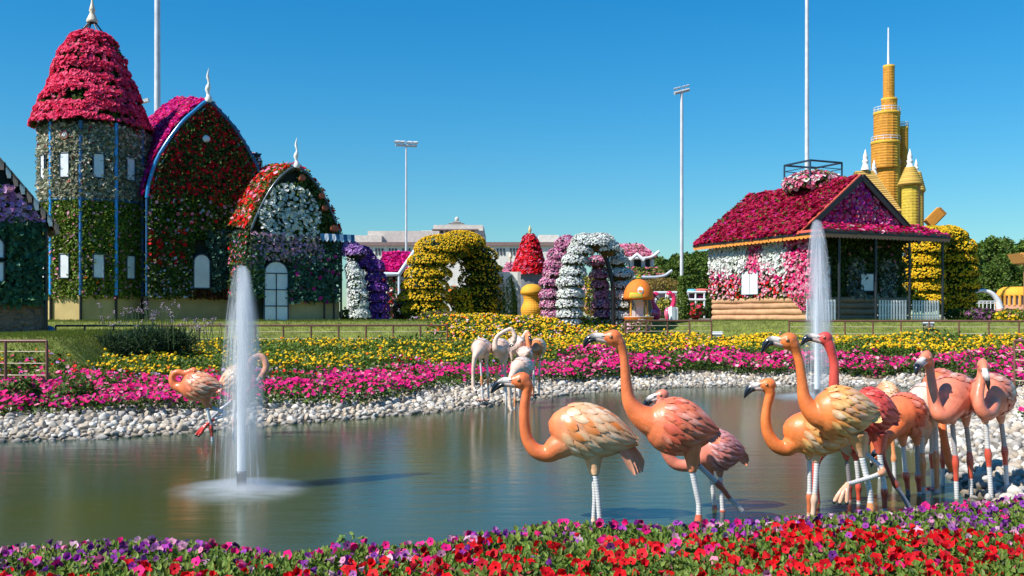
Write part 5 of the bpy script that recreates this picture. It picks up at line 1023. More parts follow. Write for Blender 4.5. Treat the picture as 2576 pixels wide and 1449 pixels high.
# ---------------------------------------------------------------- fountains
def fountain(u, v0, vtop, d, rj, rs, label, hs, seed):
    b = at(u, v0, d); b[2] = 0; top = EYE-(vtop-HZ)/FP*d; root = thing('fountain', label, 'fountain', b, 'fountain jets in the pond')
    mb = MB(); lathe(mb, b, [(rj*.85,-.3),(rj*.95,.16),(rj*1.05,.17),(rj*1.05,.22),(rj*.8,.22),(rj*.7,.1)], 18, (.05,.055,.06)); mb.build('nozzle', M['gloss'], root)
    # solid core of the jet, softening towards the top
    m, nt, N, L, bs = newmat('jet_water'); g = N.new('ShaderNodeTexCoord'); sx = N.new('ShaderNodeSeparateXYZ'); L.new(g.outputs['Generated'], sx.inputs[0])
    mr = N.new('ShaderNodeMapRange'); mr.inputs['From Min'].default_value = .15; mr.inputs['From Max'].default_value = .9; mr.inputs['To Min'].default_value = .90; mr.inputs['To Max'].default_value = .06; L.new(sx.outputs[2], mr.inputs[0]); L.new(mr.outputs[0], bs.inputs['Alpha'])
    bs.inputs['Base Color'].default_value = (.80,.84,.88,1); bs.inputs['Roughness'].default_value = .35
    mb = MB(); z = np.linspace(.18, top*.985, 22); f = z/top; lathe(mb, b, np.c_[rj*(.80-.1*f+.35*np.clip(f-.75, 0, 1)), z], 20, (1,1,1)); mb.build('jet', m, root)
    # veil of falling spray: a volume inside a slim bell, streaked lengthways
    def volmat(name, dens, kind):
        m, nt, N, L, bs = newmat(name); N.remove(bs); pv = N.new('ShaderNodeVolumePrincipled'); L.new(pv.outputs[0], N['Material Output'].inputs['Volume'])
        pv.inputs['Color'].default_value = (.96,.975,1,1); pv.inputs['Anisotropy'].default_value = .35
        tc = N.new('ShaderNodeTexCoord'); sep = N.new('ShaderNodeSeparateXYZ'); L.new(tc.outputs['Object'], sep.inputs[0])
        def M_(op, a, b_=None, cl=False):
            q = N.new('ShaderNodeMath'); q.operation = op; q.use_clamp = cl
            for i_, x in enumerate((a, b_)):
                if x is None: continue
                if isinstance(x, (int, float)): q.inputs[i_].default_value = x
                else: L.new(x, q.inputs[i_])
            return q.outputs[0]
        r = M_('SQRT', M_('ADD', M_('MULTIPLY', sep.outputs[0], sep.outputs[0]), M_('MULTIPLY', sep.outputs[1], sep.outputs[1])))
        mp = N.new('ShaderNodeMapping'); L.new(tc.outputs['Object'], mp.inputs[0]); nz = N.new('ShaderNodeTexNoise'); nz.inputs['Detail'].default_value = 3; L.new(mp.outputs[0], nz.inputs[0])
        if kind == 'veil':
            mp.inputs['Scale'].default_value = (14/rs*.33, 14/rs*.33, .22); nz.inputs['Scale'].default_value = 1.0
            fz = M_('DIVIDE', sep.outputs[2], top)
            # radius of the fall at this height grows downwards from the crown
            R = M_('MULTIPLY', M_('POWER', M_('SUBTRACT', 1.0, fz, True), .36), rs*.35)
            edge = M_('SUBTRACT', 1.0, M_('DIVIDE', r, M_('ADD', R, .02)), True)
            st = M_('MULTIPLY', M_('SUBTRACT', nz.outputs[0], .42, True), 5.0)
            fall = M_('ADD', M_('MULTIPLY', M_('POWER', fz, 2.0), 1.3), .14)
            dn = M_('MULTIPLY', M_('MULTIPLY', M_('MULTIPLY', edge, st), fall), dens)
        else:
            mp.inputs['Scale'].default_value = (1.1, 3.5, 2.0); nz.inputs['Scale'].default_value = 2.2
            e = M_('SUBTRACT', 1.0, M_('DIVIDE', r, rs), True); hz = M_('SUBTRACT', 1.0, M_('DIVIDE', sep.outputs[2], M_('ADD', M_('MULTIPLY', e, hs), .015)), True)
            dn = M_('MULTIPLY', M_('MULTIPLY', M_('MULTIPLY', M_('POWER', e, 1.3), hz), M_('MULTIPLY', M_('SUBTRACT', nz.outputs[0], .36, True), 4.5)), dens)
        L.new(dn, pv.inputs['Density']); return m
    zz = 1-np.linspace(.99, 0, 26)**1.6; mb = MB(); pr = np.c_[rs*.37*np.maximum(1.0-zz, .0004)**.34, zz*top]; lathe(mb, (0,0,0), np.r_[[(0, pr[0,1])], pr, [(0, pr[-1,1]+.01)]], 20)
    o = mb.build('spray', volmat('spray_veil', 38*.8/rs, 'veil'), root); o.location = b; o.matrix_parent_inverse = Matrix.Translation(-Vector(b))
    mb = MB(); lathe(mb, (0,0,0), [(0,.006),(rs,.006),(rs,.03),(rs*.7,hs*.6),(rs*.3,hs),(0,hs)], 28)
    o = mb.build('splash', volmat('splash_mist', 22*.8/rs, 'splash'), root); o.location = b; o.matrix_parent_inverse = Matrix.Translation(-Vector(b))
    # single strings of drops thrown off the crown
    m, nt, N, L, bs = newmat('water_drops'); bs.inputs['Base Color'].default_value = (.86,.9,.93,1); bs.inputs['Alpha'].default_value = .12; bs.inputs['Roughness'].default_value = .3
    mb = MB(); q_ = np.random.default_rng(seed)
    for k in range(110):
        a = q_.uniform(0, 6.3); out = rs*q_.uniform(.08, .40)*q_.uniform(.5, 1); z0 = top*q_.uniform(.72, 1.0); t0_, t1_ = sorted(q_.uniform(0, 1, 2)); t1_ = min(1, t0_+q_.uniform(.12, .45)); t = np.linspace(t0_, t1_, 9)
        rr_ = .02+out*t**.5; z = z0*(1-t**1.35)+.02; tube(mb, np.c_[b[0]+rr_*math.cos(a), b[1]+rr_*math.sin(a), z], rs*np.array([.002,.005,.006,.007,.007,.007,.006,.005,.002])*q_.uniform(.7,1.5), 5, (1,1,1), cap=False)
    tag(mb.build('drop_strings', m, root), kind='stuff')
    return root
fountain(607, 1232, 668, 11.5, .060, .92, 'fountain jet with falling veil of spray in the left half of the pond', .13, 1)
fountain(2055, 1000, 553, 24.6, .075, 1.35, 'distant fountain jet behind the flamingos, in front of the log cabin', .15, 2)

# ---------------------------------------------------------------- fences
FB = (.17,.075,.05)
def fence(pts, zt, zb, nrail, label, step, thick=.032):
    """brown rail fence along plan points (u, d); zt, zb heights of the rail top and the ground"""
    P = [at(u, HZ, d) for u, d in pts]; P = np.array(P); root = thing('rail_fence', label, 'fence', (P[0][0], P[0][1], zb(0)), 'brown rail fences')
    seg = np.r_[0, np.cumsum(np.linalg.norm(np.diff(P[:,:2], axis=0), axis=1))]; n = max(2, int(round(seg[-1]/step))+1); s = np.linspace(0, seg[-1], n); X = np.interp(s, seg, P[:,0]); Y = np.interp(s, seg, P[:,1])
    Zt = np.array([zt(f) for f in s/seg[-1]]); Zb = np.array([zb(f) for f in s/seg[-1]])
    mb = MB(); tube(mb, np.c_[X, Y, Zt], thick*1.05, 8, FB); mb.build('top_rail', M['steel'], root)
    for k in range(n):
        mb = MB(); tube(mb, [vv(X[k], Y[k], Zb[k]-.4), vv(X[k], Y[k], Zt[k])], thick, 8, FB); mb.build('post', M['steel'], root)
    for q in range(nrail):
        f = (q+.9)/(nrail+.5); mb = MB(); tube(mb, np.c_[X, Y, Zt*(1-f)+Zb*f], thick*.42, 6, (.55,.45,.30)); mb.build('rail', M['wood'], root)
zf = lambda v, d: EYE-(v-HZ)/FP*d
fence([(140,33.2),(1125,34.6)], lambda f: zf(819,34), lambda f: zf(880,34), 3, 'long brown rail fence in front of the flower houses', .93)
fence([(-90,21),(118,21)], lambda f: zf(858,21), lambda f: zf(962,21), 3, 'brown rail fence ending on the grass at the left edge', .70)
fence([(1573,36.5),(1680,37.0),(1790,37.2)], lambda f: zf(807,36.7), lambda f: zf(842,36.7), 2, 'short brown rail fence below the orange juice stand', .8)
fence([(1985,37.4),(2330,37.2),(2640,36.4)], lambda f: zf(808,37), lambda f: zf(866,37), 3, 'brown rail fence in front of the log cabin', 1.05)
fence([(2553,22.4),(2660,21.0)], lambda f: zf(858,22), lambda f: zf(975,22), 4, 'brown rail fence cut by the right edge of the picture', .9)

# ---------------------------------------------------------------- flower arches: tiers of planted baskets on a frame
def tier(root, u, v, ru, rv, d, lc, fc, fs, dens=1.0, fw=None, pot=True, tm=BLOOM, ls=.10, name='flower_tier', nf=.72):
    k = d/FP; c = at(u, v, d); r = np.array([ru*k, ru*k*.9, rv*k]); mb = MB(); ellipsoid(mb, c, r*.86, 14, 9, (.02,.03,.01))
    if pot: lathe(mb, c-vv(0,0,r[2]*.95), [(r[0]*.55,-.06),(r[0]*.72,r[2]*.5)], 14, (.20,.085,.04))
    area = ru*rv*k*k*4; P, N = ell_pts(c, r, 2500); P = P+N*(.10*r[0]*noise3(P, 6/r[0]*.5, int(u))[:,None]); kf = P[:,1] < c[1]+r[1]*.55; P, N = P[kf], N[kf]
    cover(mb, P, N, int(900*area*dens)+60, lc, ls, 0, None, 0, .07); up = (N[:,2] > -.35); P, N = P[up], N[up]
    cover(mb, P, N, 1, lc, .05, int(1500*area*dens*nf)+20, fc, fs, .10, tm, fw); return mb.build(name, [M['petal']], root)
YC = dict(lc=[G2,G4,G1,(.17,.22,.02)], fc=[YEL,YEL2,(.80,.52,.03)], fs=.046, tm=BALL, pot=False, dens=.8, nf=.50, ls=.10)
a = thing('flower_arch', 'yellow flower arch of bushy tiers left of the white wall', 'flower arch', at(1128, 806, 43), 'flower arches')
for v, ru, uu in ((782,56,1070),(752,60,1068),(722,56,1068),(692,52,1078),(660,54,1084)): tier(a, uu, v, ru, 21, 42.6, **YC)
tier(a, 1110, 628, 62, 30, 43, **YC); tier(a, 1160, 614, 58, 26, 43.4, **YC)
YC_SHADE = dict(YC); YC_SHADE['dens'] = .9; YC_SHADE['nf'] = .14; YC_SHADE['lc'] = [G1,G3,(.05,.10,.012)]  # right leg's shade put into the colour: darker leaves, few blossoms
for v, ru, uu in ((645,50,1196),(675,46,1208),(706,48,1208),(738,50,1208),(770,52,1204),(790,50,1200)): tier(a, uu, v, ru, 22, 44.2, **YC_SHADE)
for v, uu in ((745,1158),(768,1162),(788,1164)): tier(a, uu, v, 22, 14, 43.4, **YC)
a = thing('flower_arch', 'pink and white flower arch of stacked baskets with dark shaded right leg', 'flower arch', at(1470, 820, 41), 'flower arches')
PKC = dict(lc=[G1,G3,(.07,.03,.03)], fc=[(.66,.24,.42),PALE,(.55,.12,.32),(.72,.42,.55)], fs=.044, dens=1.15, ls=.07)
WHC = dict(lc=[G1,G3,G2], fc=[WHT,(.74,.78,.72),(.8,.8,.8)], fs=.044, dens=1.3, ls=.07)
zc = lambda x, y: (1258+x*.2388, 503+y*.2388)
for x, y, r1_, r2_ in ((700,480,100,80),(620,590,95,62),(580,690,92,60),(565,775,92,62),(530,880,90,56),(530,1005,92,62),(530,1110,90,54),(550,1215,98,60),(545,1320,88,42)): tier(a, *zc(x, y), r1_*.2388, r2_*.2388, 41.6, **PKC)
for x, y, r1_, r2_ in ((900,450,125,75),(1030,455,150,80),(1130,510,105,72),(850,540,118,72),(790,645,120,68),(770,765,112,72),(735,880,122,62),(745,1000,120,66),(735,1105,122,58),(735,1210,110,58),(740,1305,100,42)): tier(a, *zc(x, y), r1_*.2388, r2_*.2388, 41.0, **WHC)
for x, y, r1_, r2_ in ((1030,670,92,58),(1060,800,92,62),(1050,905,76,52),(1075,1010,72,54),(1080,1110,92,60),(1100,1210,85,54),(1080,1315,80,44)): tier(a, *zc(x, y), r1_*.2388, r2_*.2388, 42.2, **PKC)
for x, y, r1_, r2_ in ((1210,560,70,52),(1235,655,100,58),(1270,790,112,64),(1290,910,100,52),(1280,1020,112,62),(1280,1112,110,56),(1275,1225,100,52),(1235,1310,88,40)): tier(a, *zc(x, y), r1_*.2388, r2_*.2388, 41.9, **WHC)
mb = MB(); tube(mb, catmull([at(*zc(x, y), 41.3) for x, y in ((980,500),(1080,560),(1130,660),(1165,790),(1190,960),(1195,1330))], 20), .09, 8, BLACK); mb.build('arch_frame', M['steel'], a)
a = thing('flower_arch', 'narrow purple and white flower arch beside the flower houses', 'flower arch', at(915, 808, 41), 'flower arches')
zc2 = lambda x, y: (817.7+x*.2387, 503+y*.2387)
PUC = dict(lc=[G1,G3,(.03,.03,.05)], fc=[PUR,(.14,.03,.26),(.26,.09,.42)], fs=.046, dens=1.15, ls=.07, pot=False)
LVC = dict(PUC, fc=[LAV,(.58,.34,.70),(.36,.14,.5)])
for x, y, r1_, r2_ in ((255,520,95,62),(300,560,110,70)): tier(a, *zc2(x, y), r1_*.2387, r2_*.2387, 41, **LVC)
for x, y, r1_, r2_ in ((380,575,95,70),(430,640,95,62),(400,690,100,55),(530,720,78,70),(530,830,85,66),(548,935,95,66),(555,1045,95,66),(560,1150,95,66),(560,1240,90,56)): tier(a, *zc2(x, y), r1_*.2387, r2_*.2387, 41.4, **PUC)
for x, y, r1_, r2_ in ((285,730,52,62),(318,800,72,60),(330,900,74,62),(345,1000,78,62),(355,1100,80,62),(365,1210,84,70)): tier(a, *zc2(x, y), r1_*.2387, r2_*.2387, 40.8, **dict(WHC, pot=False, dens=.9))
a = thing('flower_arch', 'tall yellow flower arch standing behind the porch of the log cabin', 'flower arch', at(2350, 800, 50), 'flower arches')
YC2 = dict(YC, fs=.062, ls=.13)
for v, ru, uu in ((758,48,2322),(726,46,2322),(694,46,2320),(660,44,2318),(628,46,2325),(598,50,2340)): tier(a, uu, v, ru, 24, 50, **YC2)
for v, ru, uu in ((600,46,2385),(625,44,2402),(655,44,2408),(688,44,2410),(720,44,2410),(752,44,2408),(775,40,2406)): tier(a, uu, v, ru, 26, 51.5, **dict(YC2, nf=.25, lc=[G1,G3,G2]))  # shaded right side painted in with darker leaves and sparser flowers

# ---------------------------------------------------------------- things between the arches
r = thing('petunia_turret', 'small turret with a pointed red petunia roof and gold finial', 'turret', at(1333, 700, 60))
k = 60/FP; c = at(1333, HZ, 60); pf_ = [(38*k, zf(690,60)),(33*k, zf(668,60)),(26*k, zf(645,60)),(18*k, zf(620,60)),(10*k, zf(600,60)),(4*k, zf(594,60))]
mb = MB(); lathe(mb, (c[0], c[1], 0), [(a_*.9, b_) for a_, b_ in pf_], 16, (.05,.02,.015)); P, N = lathe_pts((c[0], c[1], 0), pf_, 3000); cover(mb, P, N, 350, [G1,G3], .14, 1500, [RED,(.7,.01,.03),(.75,.12,.2),PNK], .13, .14, fw=[5,4,2,.8]); mb.build('petunia_roof', [M['petal']], r)
mb = MB(); lathe(mb, (c[0], c[1], 0), [(34*k, GZ),(34*k, zf(690,60))], 12, (.16,.17,.18)); mb.build('drum', M['plaster'], r)
mb = MB(); lathe(mb, (c[0], c[1], zf(597,60)), [(.14,0),(.06,.30),(.09,.36),(.11,.45),(.05,.6),(.0,.75)], 10, (.72,.55,.25)); mb.build('finial', M['paint'], r)
r = thing('petunia_turret', 'tiny turret with pale pink flowers and a cream finial beside the white wall', 'turret', at(1284, 700, 62)); c = at(1284, HZ, 62); k = 62/FP
mb = MB(); pf_ = [(17*k, zf(690,62)),(14*k, zf(674,62)),(7*k, zf(664,62))]; lathe(mb, (c[0], c[1], 0), [(17*k, GZ)]+pf_, 12, (.15,.14,.12)); P, N = lathe_pts((c[0], c[1], 0), pf_, 800); cover(mb, P, N, 80, [G1], .12, 300, [PNK,PALE,(.5,.2,.35)], .11, .08); mb.build('flower_roof', [M['petal']], r)
mb = MB(); lathe(mb, (c[0], c[1], zf(664,62)), [(.12,0),(.05,.3),(.12,.38),(.11,.5),(.04,.62),(0,.75)], 10, (.70,.60,.42)); mb.build('finial', M['paint'], r)

r = thing('planted_wall', 'white wall panel with green creepers between the yellow and pink arches', 'wall panel', at(1282, 806, 44)); k = 44/FP
mb = MB(); c = at(1277, 745, 44.3); box(mb, c, (50*k, .3, 122*k), None, (.70,.69,.62)); mb.build('panel', M['plaster'], r)
mb = MB(); c = at(1306, 745, 44.2); box(mb, c, (8*k, .5, 122*k), None, (.42,.41,.39)); mb.build('side_post', M['plaster'], r)
mb = MB()
for q in range(26):
    u = rng.uniform(1253, 1301); z0 = zf(804,44); z1 = zf(rng.uniform(690, 765), 44); x = at(u, HZ, 44)[0]; n = int((z1-z0)*60); z = rng.uniform(z0, z1, n); P = np.c_[x+rng.normal(size=n)*.03+.04*np.sin(z*3), np.full(n, 44.12), z]; inst(mb, LEAF, P, vv(0,-1,.3)+rng.normal(size=(n, 3))*.5, .06*rng.uniform(.6,1.3,n), pick(n, [G2,G4,G1]))
mb.build('creeper', M['leaf'], r)
mb = MB(); c = at(1305.5, 770, 43.93); box(mb, c, (5*k, .02, 6*k), None, (.45,.55,.72)); mb.build('notice', M['paint'], r)
r = thing('straw_mushroom', 'golden straw mushroom on a pale base beside the pink and white arch', 'sculpture', at(1338, 806, 43)); k = 43/FP; c = at(1338, HZ, 43)
mb = MB(); lathe(mb, (c[0], c[1], 0), [(0, zf(714,43)),(14*k, zf(716,43)),(24*k, zf(723,43)),(29*k, zf(733,43)),(29*k, zf(738,43)),(24*k, zf(743,43)),(0, zf(744,43))], 20, (.74,.36,.02)); mb.build('cap', M['matte'], r)
mb = MB(); z = np.linspace(zf(744,43), zf(806,43), 30); rr_ = k*(23-4*np.sin((z-z[0])/(z[-1]-z[0])*math.pi*2.6)*.8+3*(np.arange(30)/30))*(1+.02*(np.arange(30) % 2)); lathe(mb, (c[0], c[1], 0), np.c_[rr_, z], 22, (.74,.34,.02), smooth=False); mb.build('stem', M['matte'], r)
mb = MB(); lathe(mb, (c[0], c[1], 0), [(0, zf(805,43)),(38*k, zf(805,43)),(39*k, zf(813,43))], 20, (.55,.51,.47)); mb.build('base', M['stone'], r)

# orange juice stand: a dome like half a fruit over a bowl counter
r = thing('juice_stand', 'orange juice stand shaped like an orange, its dome over a round counter', 'juice stand', at(1606, 820, 41)); k = 41/FP; c = at(1606, HZ, 41)
mb = MB(); z0 = zf(752,41); R = 38*k; H_ = 50*k; a = np.linspace(0, math.pi/2, 14); lathe(mb, (c[0], c[1], z0), np.r_[[(R*.9,-.03)], np.c_[R*np.cos(a), H_*np.sin(a)]], 32, (.78,.19,.015)); dome = mb.build('dome', M['matte'], r)
fr_ = lambda ph_, el: np.array([c[0]+R*1.012*math.cos(el)*math.sin(ph_), c[1]-R*1.012*math.cos(el)*math.cos(ph_), z0+H_*1.012*math.sin(el)])
mb = MB()
def patch(mb, ph0_, ph1_, e0, e1, col, off=0):
    n = 6; V = [fr_(ph0_+(ph1_-ph0_)*i_/n, e0+(e1-e0)*j_/n)+vv(0,-off,0) for j_ in range(n+1) for i_ in range(n+1)]; mb.add(V, np.array([(j_*(n+1)+i_, j_*(n+1)+i_+1, (j_+1)*(n+1)+i_+1, (j_+1)*(n+1)+i_) for j_ in range(n) for i_ in range(n)]), col, True)
patch(mb, -.75, .12, .06, .30, (.50,.58,.03)); patch(mb, -.70, .05, .10, .22, (.72,.40,.03), .012); mb.build('banner', M['gloss'], dome)
mb = MB(); n = 22; ctr = (.02, .44)
V = [fr_(*ctr)]+[fr_(ctr[0]+.21*math.cos(q), ctr[1]+.19*math.sin(q)) for q in np.linspace(0, 2*math.pi, n, endpoint=False)]; mb.add(np.array(V)+vv(0,-.012,0), [(0, i_+1, (i_+1) % n+1) for i_ in range(n)], (.80,.80,.78))
V = [fr_(ctr[0]+.17*math.cos(q), ctr[1]+.15*math.sin(q)) for q in np.linspace(math.pi*1.03, math.pi*1.97, 12)]; mb.add(np.array(V)+vv(0,-.022,0), [list(range(12))], (.78,.22,.02))
V = [fr_(ctr[0]+x, ctr[1]+.19+y) for x, y in ((-.02,.0),(.10,.05),(.16,.13),(.05,.10))]; mb.add(np.array(V)+vv(0,-.012,0), [(0,1,2,3)], (.62,.50,.02)); mb.build('round_emblem', M['gloss'], dome)
mb = MB(); zb = zf(796,41); lathe(mb, (c[0], c[1], 0), [(0, zb),(36*k, zb),(38*k, zb),(38*k, zb-.05),(34*k, zb-.18),(25*k, zb-.33),(18*k, zb-.42)], 32, (.76,.18,.015)); lathe(mb, (c[0], c[1], 0), [(38.4*k, zb+.005),(38.4*k, zb-.03)], 32, (.80,.55,.45)); ct = mb.build('counter', M['gloss'], r)
mb = MB(); n=10
for i_ in range(9):
    ph_ = -.12+i_*.055; q = vv(c[0]+36.2*k*math.sin(ph_), c[1]-36.2*k*math.cos(ph_), zb-.12); box(mb, q, (.025, .012, .035), None, (.80,.70,.62))
mb.build('lettering', M['paint'], ct)
for ph_ in (-.9, .9, 2.4, -2.4):
    mb = MB(); tube(mb, [vv(c[0]+26*k*math.sin(ph_), c[1]-26*k*math.cos(ph_), zb), vv(c[0]+26*k*math.sin(ph_), c[1]-26*k*math.cos(ph_), z0)], .03, 8, (.62,.30,.03)); mb.build('post', M['steel'], r)
mb = MB(); box(mb, vv(c[0]+.05, c[1]+.15, zb+.20), (.30,.25,.40), None, (.52,.55,.58)); box(mb, vv(c[0]-.2, c[1]+.1, zb+.12), (.16,.2,.24), None, (.66,.66,.64)); box(mb, vv(c[0]+.05, c[1]+.02, zb+.5), (.34,.06,.24), None, (.62,.55,.42)); mb.build('juicer', M['gloss'], r)
r = thing('stand_sign', 'small green and yellow fruit sign on top of the juice stand', 'sign', at(1606, 702, 41))
mb = MB(); box(mb, at(1606, 696, 41.02), (14*k, .10, 12*k), np.array([[.96,0,.28],[0,1,0],[-.28,0,.96]]), (.03,.22,.03)); box(mb, at(1606, 697, 40.95), (11*k, .02, 6*k), np.array([[.99,0,.1],[0,1,0],[-.1,0,.99]]), (.48,.60,.03)); ellipsoid(mb, at(1609, 693, 40.93), (.05,.02,.04), 12, 8, (.78,.24,.02)); tube(mb, [at(1606, 699, 41), at(1606, 708, 41)], .02, 6, (.3,.3,.3)); mb.build('board', M['gloss'], r)

def pink_bird(lbl, u, vfoot, d, pts_neck, head, bill_, bc, br):
    root = thing('pink_flamingo_ornament', lbl, 'ornament', at(u, vfoot, d), 'pink flamingo ornaments by the juice stand'); k = d/FP; mb = MB()
    W3 = lambda p: at(p[0], p[1], d); NK = catmull(np.array([np.r_[W3(p), p[2]*k] for p in pts_neck]), 30); tube(mb, NK[:,:3], NK[:,3], 12, (.74,.03,.12)); ellipsoid(mb, W3(head), (head[2]*k*1.15, head[2]*k*.85, head[2]*k), 12, 9, (.74,.03,.12)); ellipsoid(mb, W3(bc), (br[0]*k, br[0]*k*.9, br[1]*k), 16, 12, (.76,.05,.16)); mb.build('body', M['gloss'], root)
    q = MB(); ellipsoid(q, W3((bc[0]-br[0]*.35, bc[1]-2)), (br[0]*.72*k, br[0]*.95*k, br[1]*.75*k), 14, 10, (.80,.16,.28)); q.build('wing', M['gloss'], root)
    q = MB(); tube(q, catmull(np.array([W3(p) for p in bill_]), 10), np.linspace(.75, .2, 10)*head[2]*k, 10, np.where(np.linspace(0,1,10)[:,None] < .5, np.array([(.80,.72,.66)]), np.array([(.02,.02,.02)]))); q.build('bill', M['gloss'], root)
    for dx in (-3, 3):
        q = MB(); tube(q, [W3((bc[0]+dx, bc[1]+br[1]*.8)), W3((bc[0]+dx, vfoot))], .022, 8, (.70,.05,.14)); q.build('leg', M['gloss'], root)
    return root
z2 = lambda x, y: (1541+x*.1736, 597.5+y*.1736)
pink_bird('hot pink flamingo ornament with white spots right beside the orange juice stand', 1650, 812, 43, [(*z2(640,1080),11),(*z2(610,1000),7),(*z2(585,930),5),(*z2(590,860),5),(*z2(610,825),6)], (*z2(625,828),7.5), [z2(640,845), z2(655,870), z2(655,895), z2(645,905)], z2(630,1110), (13,16))
pink_bird('hot pink flamingo ornament with a curled neck next to the white cabinet', 1688, 812, 44, [(*z2(840,1080),11),(*z2(870,1000),7),(*z2(890,930),6),(*z2(888,860),6),(*z2(860,815),6.5)], (*z2(825,815),7), [z2(812,835), z2(808,860), z2(815,880), z2(822,888)], z2(815,1110), (11,18))
r = thing('cabinet', 'white metal cabinet standing beside the pink ornament', 'cabinet', at(1695, 808, 42)); k = 42/FP
mb = MB(); box(mb, at(1690, 789, 42), (10*k, .35, 33*k), np.array([[.95,.3,0],[-.3,.95,0],[0,0,1]]), (.78,.78,.76)); mb.build('door', M['paint'], r)
mb = MB(); box(mb, at(1700, 789, 42.06), (11*k, .30, 31*k), np.array([[.95,-.3,0],[.3,.95,0],[0,0,1]]), (.74,.75,.74)); mb.build('body', M['paint'], r)

# pagoda pavilion roofs behind the arch
r = thing('pagoda', 'pagoda with pink petunia roofs and upturned white eaves behind the juice stand', 'pavilion', at(1620, 790, 75)); k = 75/FP
def pag_roof(u0, u1, v0, v1, vr_, ur0, ur1, d, cols, fs, ecol=(.72,.74,.76), nf=1500, nm='flower_roof'):
    mb = MB(); A_, B_, C_, D_ = at(u0, v1, d), at(u1, v1, d), at(ur1, vr_, d+1.6), at(ur0, vr_, d+1.6); n = nrm(np.cross(B_-A_, D_-A_)); n = n if n[2] > 0 else -n; slab(mb, [A_, B_, C_, D_], n, .12, (.06,.09,.03)); A2, B2 = A_+vv(0,3.4,0), B_+vv(0,3.4,0); slab(mb, [B2, A2, D_, C_], vv(0,.4,.9), .12, (.06,.09,.03)); P, N, s_, t_ = quad_pts(A_, B_, C_, D_, 3000); cover(mb, P, n+0*P, 350, [G1,G4], .2, nf, cols, fs, .12); mb.build(nm, [M['petal']], r)
    mb = MB(); w_ = B_-A_; tube(mb, catmull([A_+vv(-.3,-.1,.45), A_+w_*.12+vv(0,-.1,.02), (A_+B_)/2+vv(0,-.1,-.05), B_-w_*.12+vv(0,-.1,.02), B_+vv(.3,-.1,.45)], 20), .11, 8, ecol); mb.build('eave', M['paint'], r)
pag_roof(1545, 1648, 640, 648, 619, 1558, 1612, 75, [PNK,PALE,(.78,.30,.48)], .17)
mb = MB(); box(mb, at(1612, 665, 76.5), (60*k, 1.2, 40*k), None, (.05,.06,.06)); mb.build('hall', M['matte'], r)
for u in (1590, 1618, 1640):
    mb = MB(); tube(mb, [at(u, 684, 75.4), at(u, 647, 75.4)], .16, 8, (.55,.58,.62)); mb.build('column', M['paint'], r)
pag_roof(1560, 1680, 690, 696, 676, 1580, 1655, 73.5, [(.20,.22,.04),(.16,.18,.03),PNK], .13, (.45,.50,.55), 300)
mb = MB(); q = [at(1585, 655, 74), at(1602, 640, 74), at(1620, 655, 74)]; tube(mb, q, .16, 6, (.75,.77,.78)); mb.build('porch_gable', M['paint'], r)
mb = MB(); box(mb, at(1620, 745, 76), (95*k, 1.5, 96*k), None, (.10,.11,.07)); mb.build('base', M['plaster'], r)

# house with the magenta roof behind the narrow arch
r = thing('pink_roof_house', 'little house with a magenta petunia roof and white rafters behind the yellow arch', 'house', at(990, 800, 58)); k = 58/FP
mb = MB(); A_, B_, C_, D_ = at(956, 686, 58), at(1020, 690, 58), at(1030, 638, 60.5), at(965, 638, 60.5); n = nrm(np.cross(B_-A_, D_-A_)); slab(mb, [A_, B_, C_, D_], n, .12, (.06,.03,.03)); P, N, s_, t_ = quad_pts(A_, B_, C_, D_, 2500); cover(mb, P, n+0*P, 200, [G1], .14, 1500, [HOT,MAG,(.80,.01,.30)], .13, .1); mb.build('petunia_roof', [M['petal']], r)
mb = MB(); tube(mb, [at(966, 690, 57.8), at(1004, 690, 57.8), at(1050, 622, 57.8)], .13, 8, (.55,.66,.74)); mb.build('rafter', M['paint'], r)
mb = MB(); tube(mb, [at(1004, 806, 57.8), at(1004, 690, 57.8)], .08, 8, (.58,.64,.70)); mb.build('porch_post', M['paint'], r)
mb = MB(); box(mb, at(985, 748, 59.4), (70*k, 1.4, 116*k), None, (.09,.12,.06)); P, N, s_, t_ = quad_pts(at(955, 800, 58.6), at(1020, 800, 58.6), at(1020, 700, 58.6), at(955, 700, 58.6), 1500); cover(mb, P, vv(0,-1,0)+0*P, 900, [G1,G2,SIL2,TEAL], .2, 160, [RED,PNK,WHT], .12, .2); mb.build('wall', [M['petal']], r)

# mixed shrubs and bright planting between the arches
def shrub(label, u, v, ru, rv, d, lc, fc=None, fs=.06, cat='shrub', ls=.12, nm='flowering_shrub', grp=None):
    k = d/FP; c = at(u, v, d); r_ = np.array([ru*k, ru*k*.8, rv*k]); mb = MB(); P, N = ell_pts(c, r_, 3000); P = P+N*(.22*min(r_)*noise3(P, 4/max(r_), int(u*7))[:,None]); P = c+(P-c)*rng.uniform(.55, 1, (len(P), 1))**.5
    area = ru*rv*k*k*4; cover(mb, P, N, int(650*area*(.12/ls)**2)+90, lc, ls, int(260*area*(.06/fs)**2)+20 if fc else 0, fc, fs, .06); o = mb.build(nm, [M['petal']])
    return tag(o, label, cat, grp)
shrub('low red and coral flower shrub at the foot of the yellow arch', 1012, 782, 22, 26, 44, [G1,G2], [RED,(.75,.14,.05),PNK], .07)
shrub('orange flowered shrub seen through the yellow arch', 1143, 745, 22, 24, 48, [G1,G2], [(.75,.14,.05),ORG,PNK], .08)
shrub('broad pale green bush behind the pink and white arch', 1490, 742, 42, 52, 50, [G4,G2,(.26,.24,.05)], [YEL,PALE], .06)
shrub('clipped golden hedge below the pagoda roofs', 1660, 722, 58, 20, 62, [(.30,.20,.04),(.22,.18,.03),(.34,.22,.08)], None, cat='hedge', nm='golden_hedge')
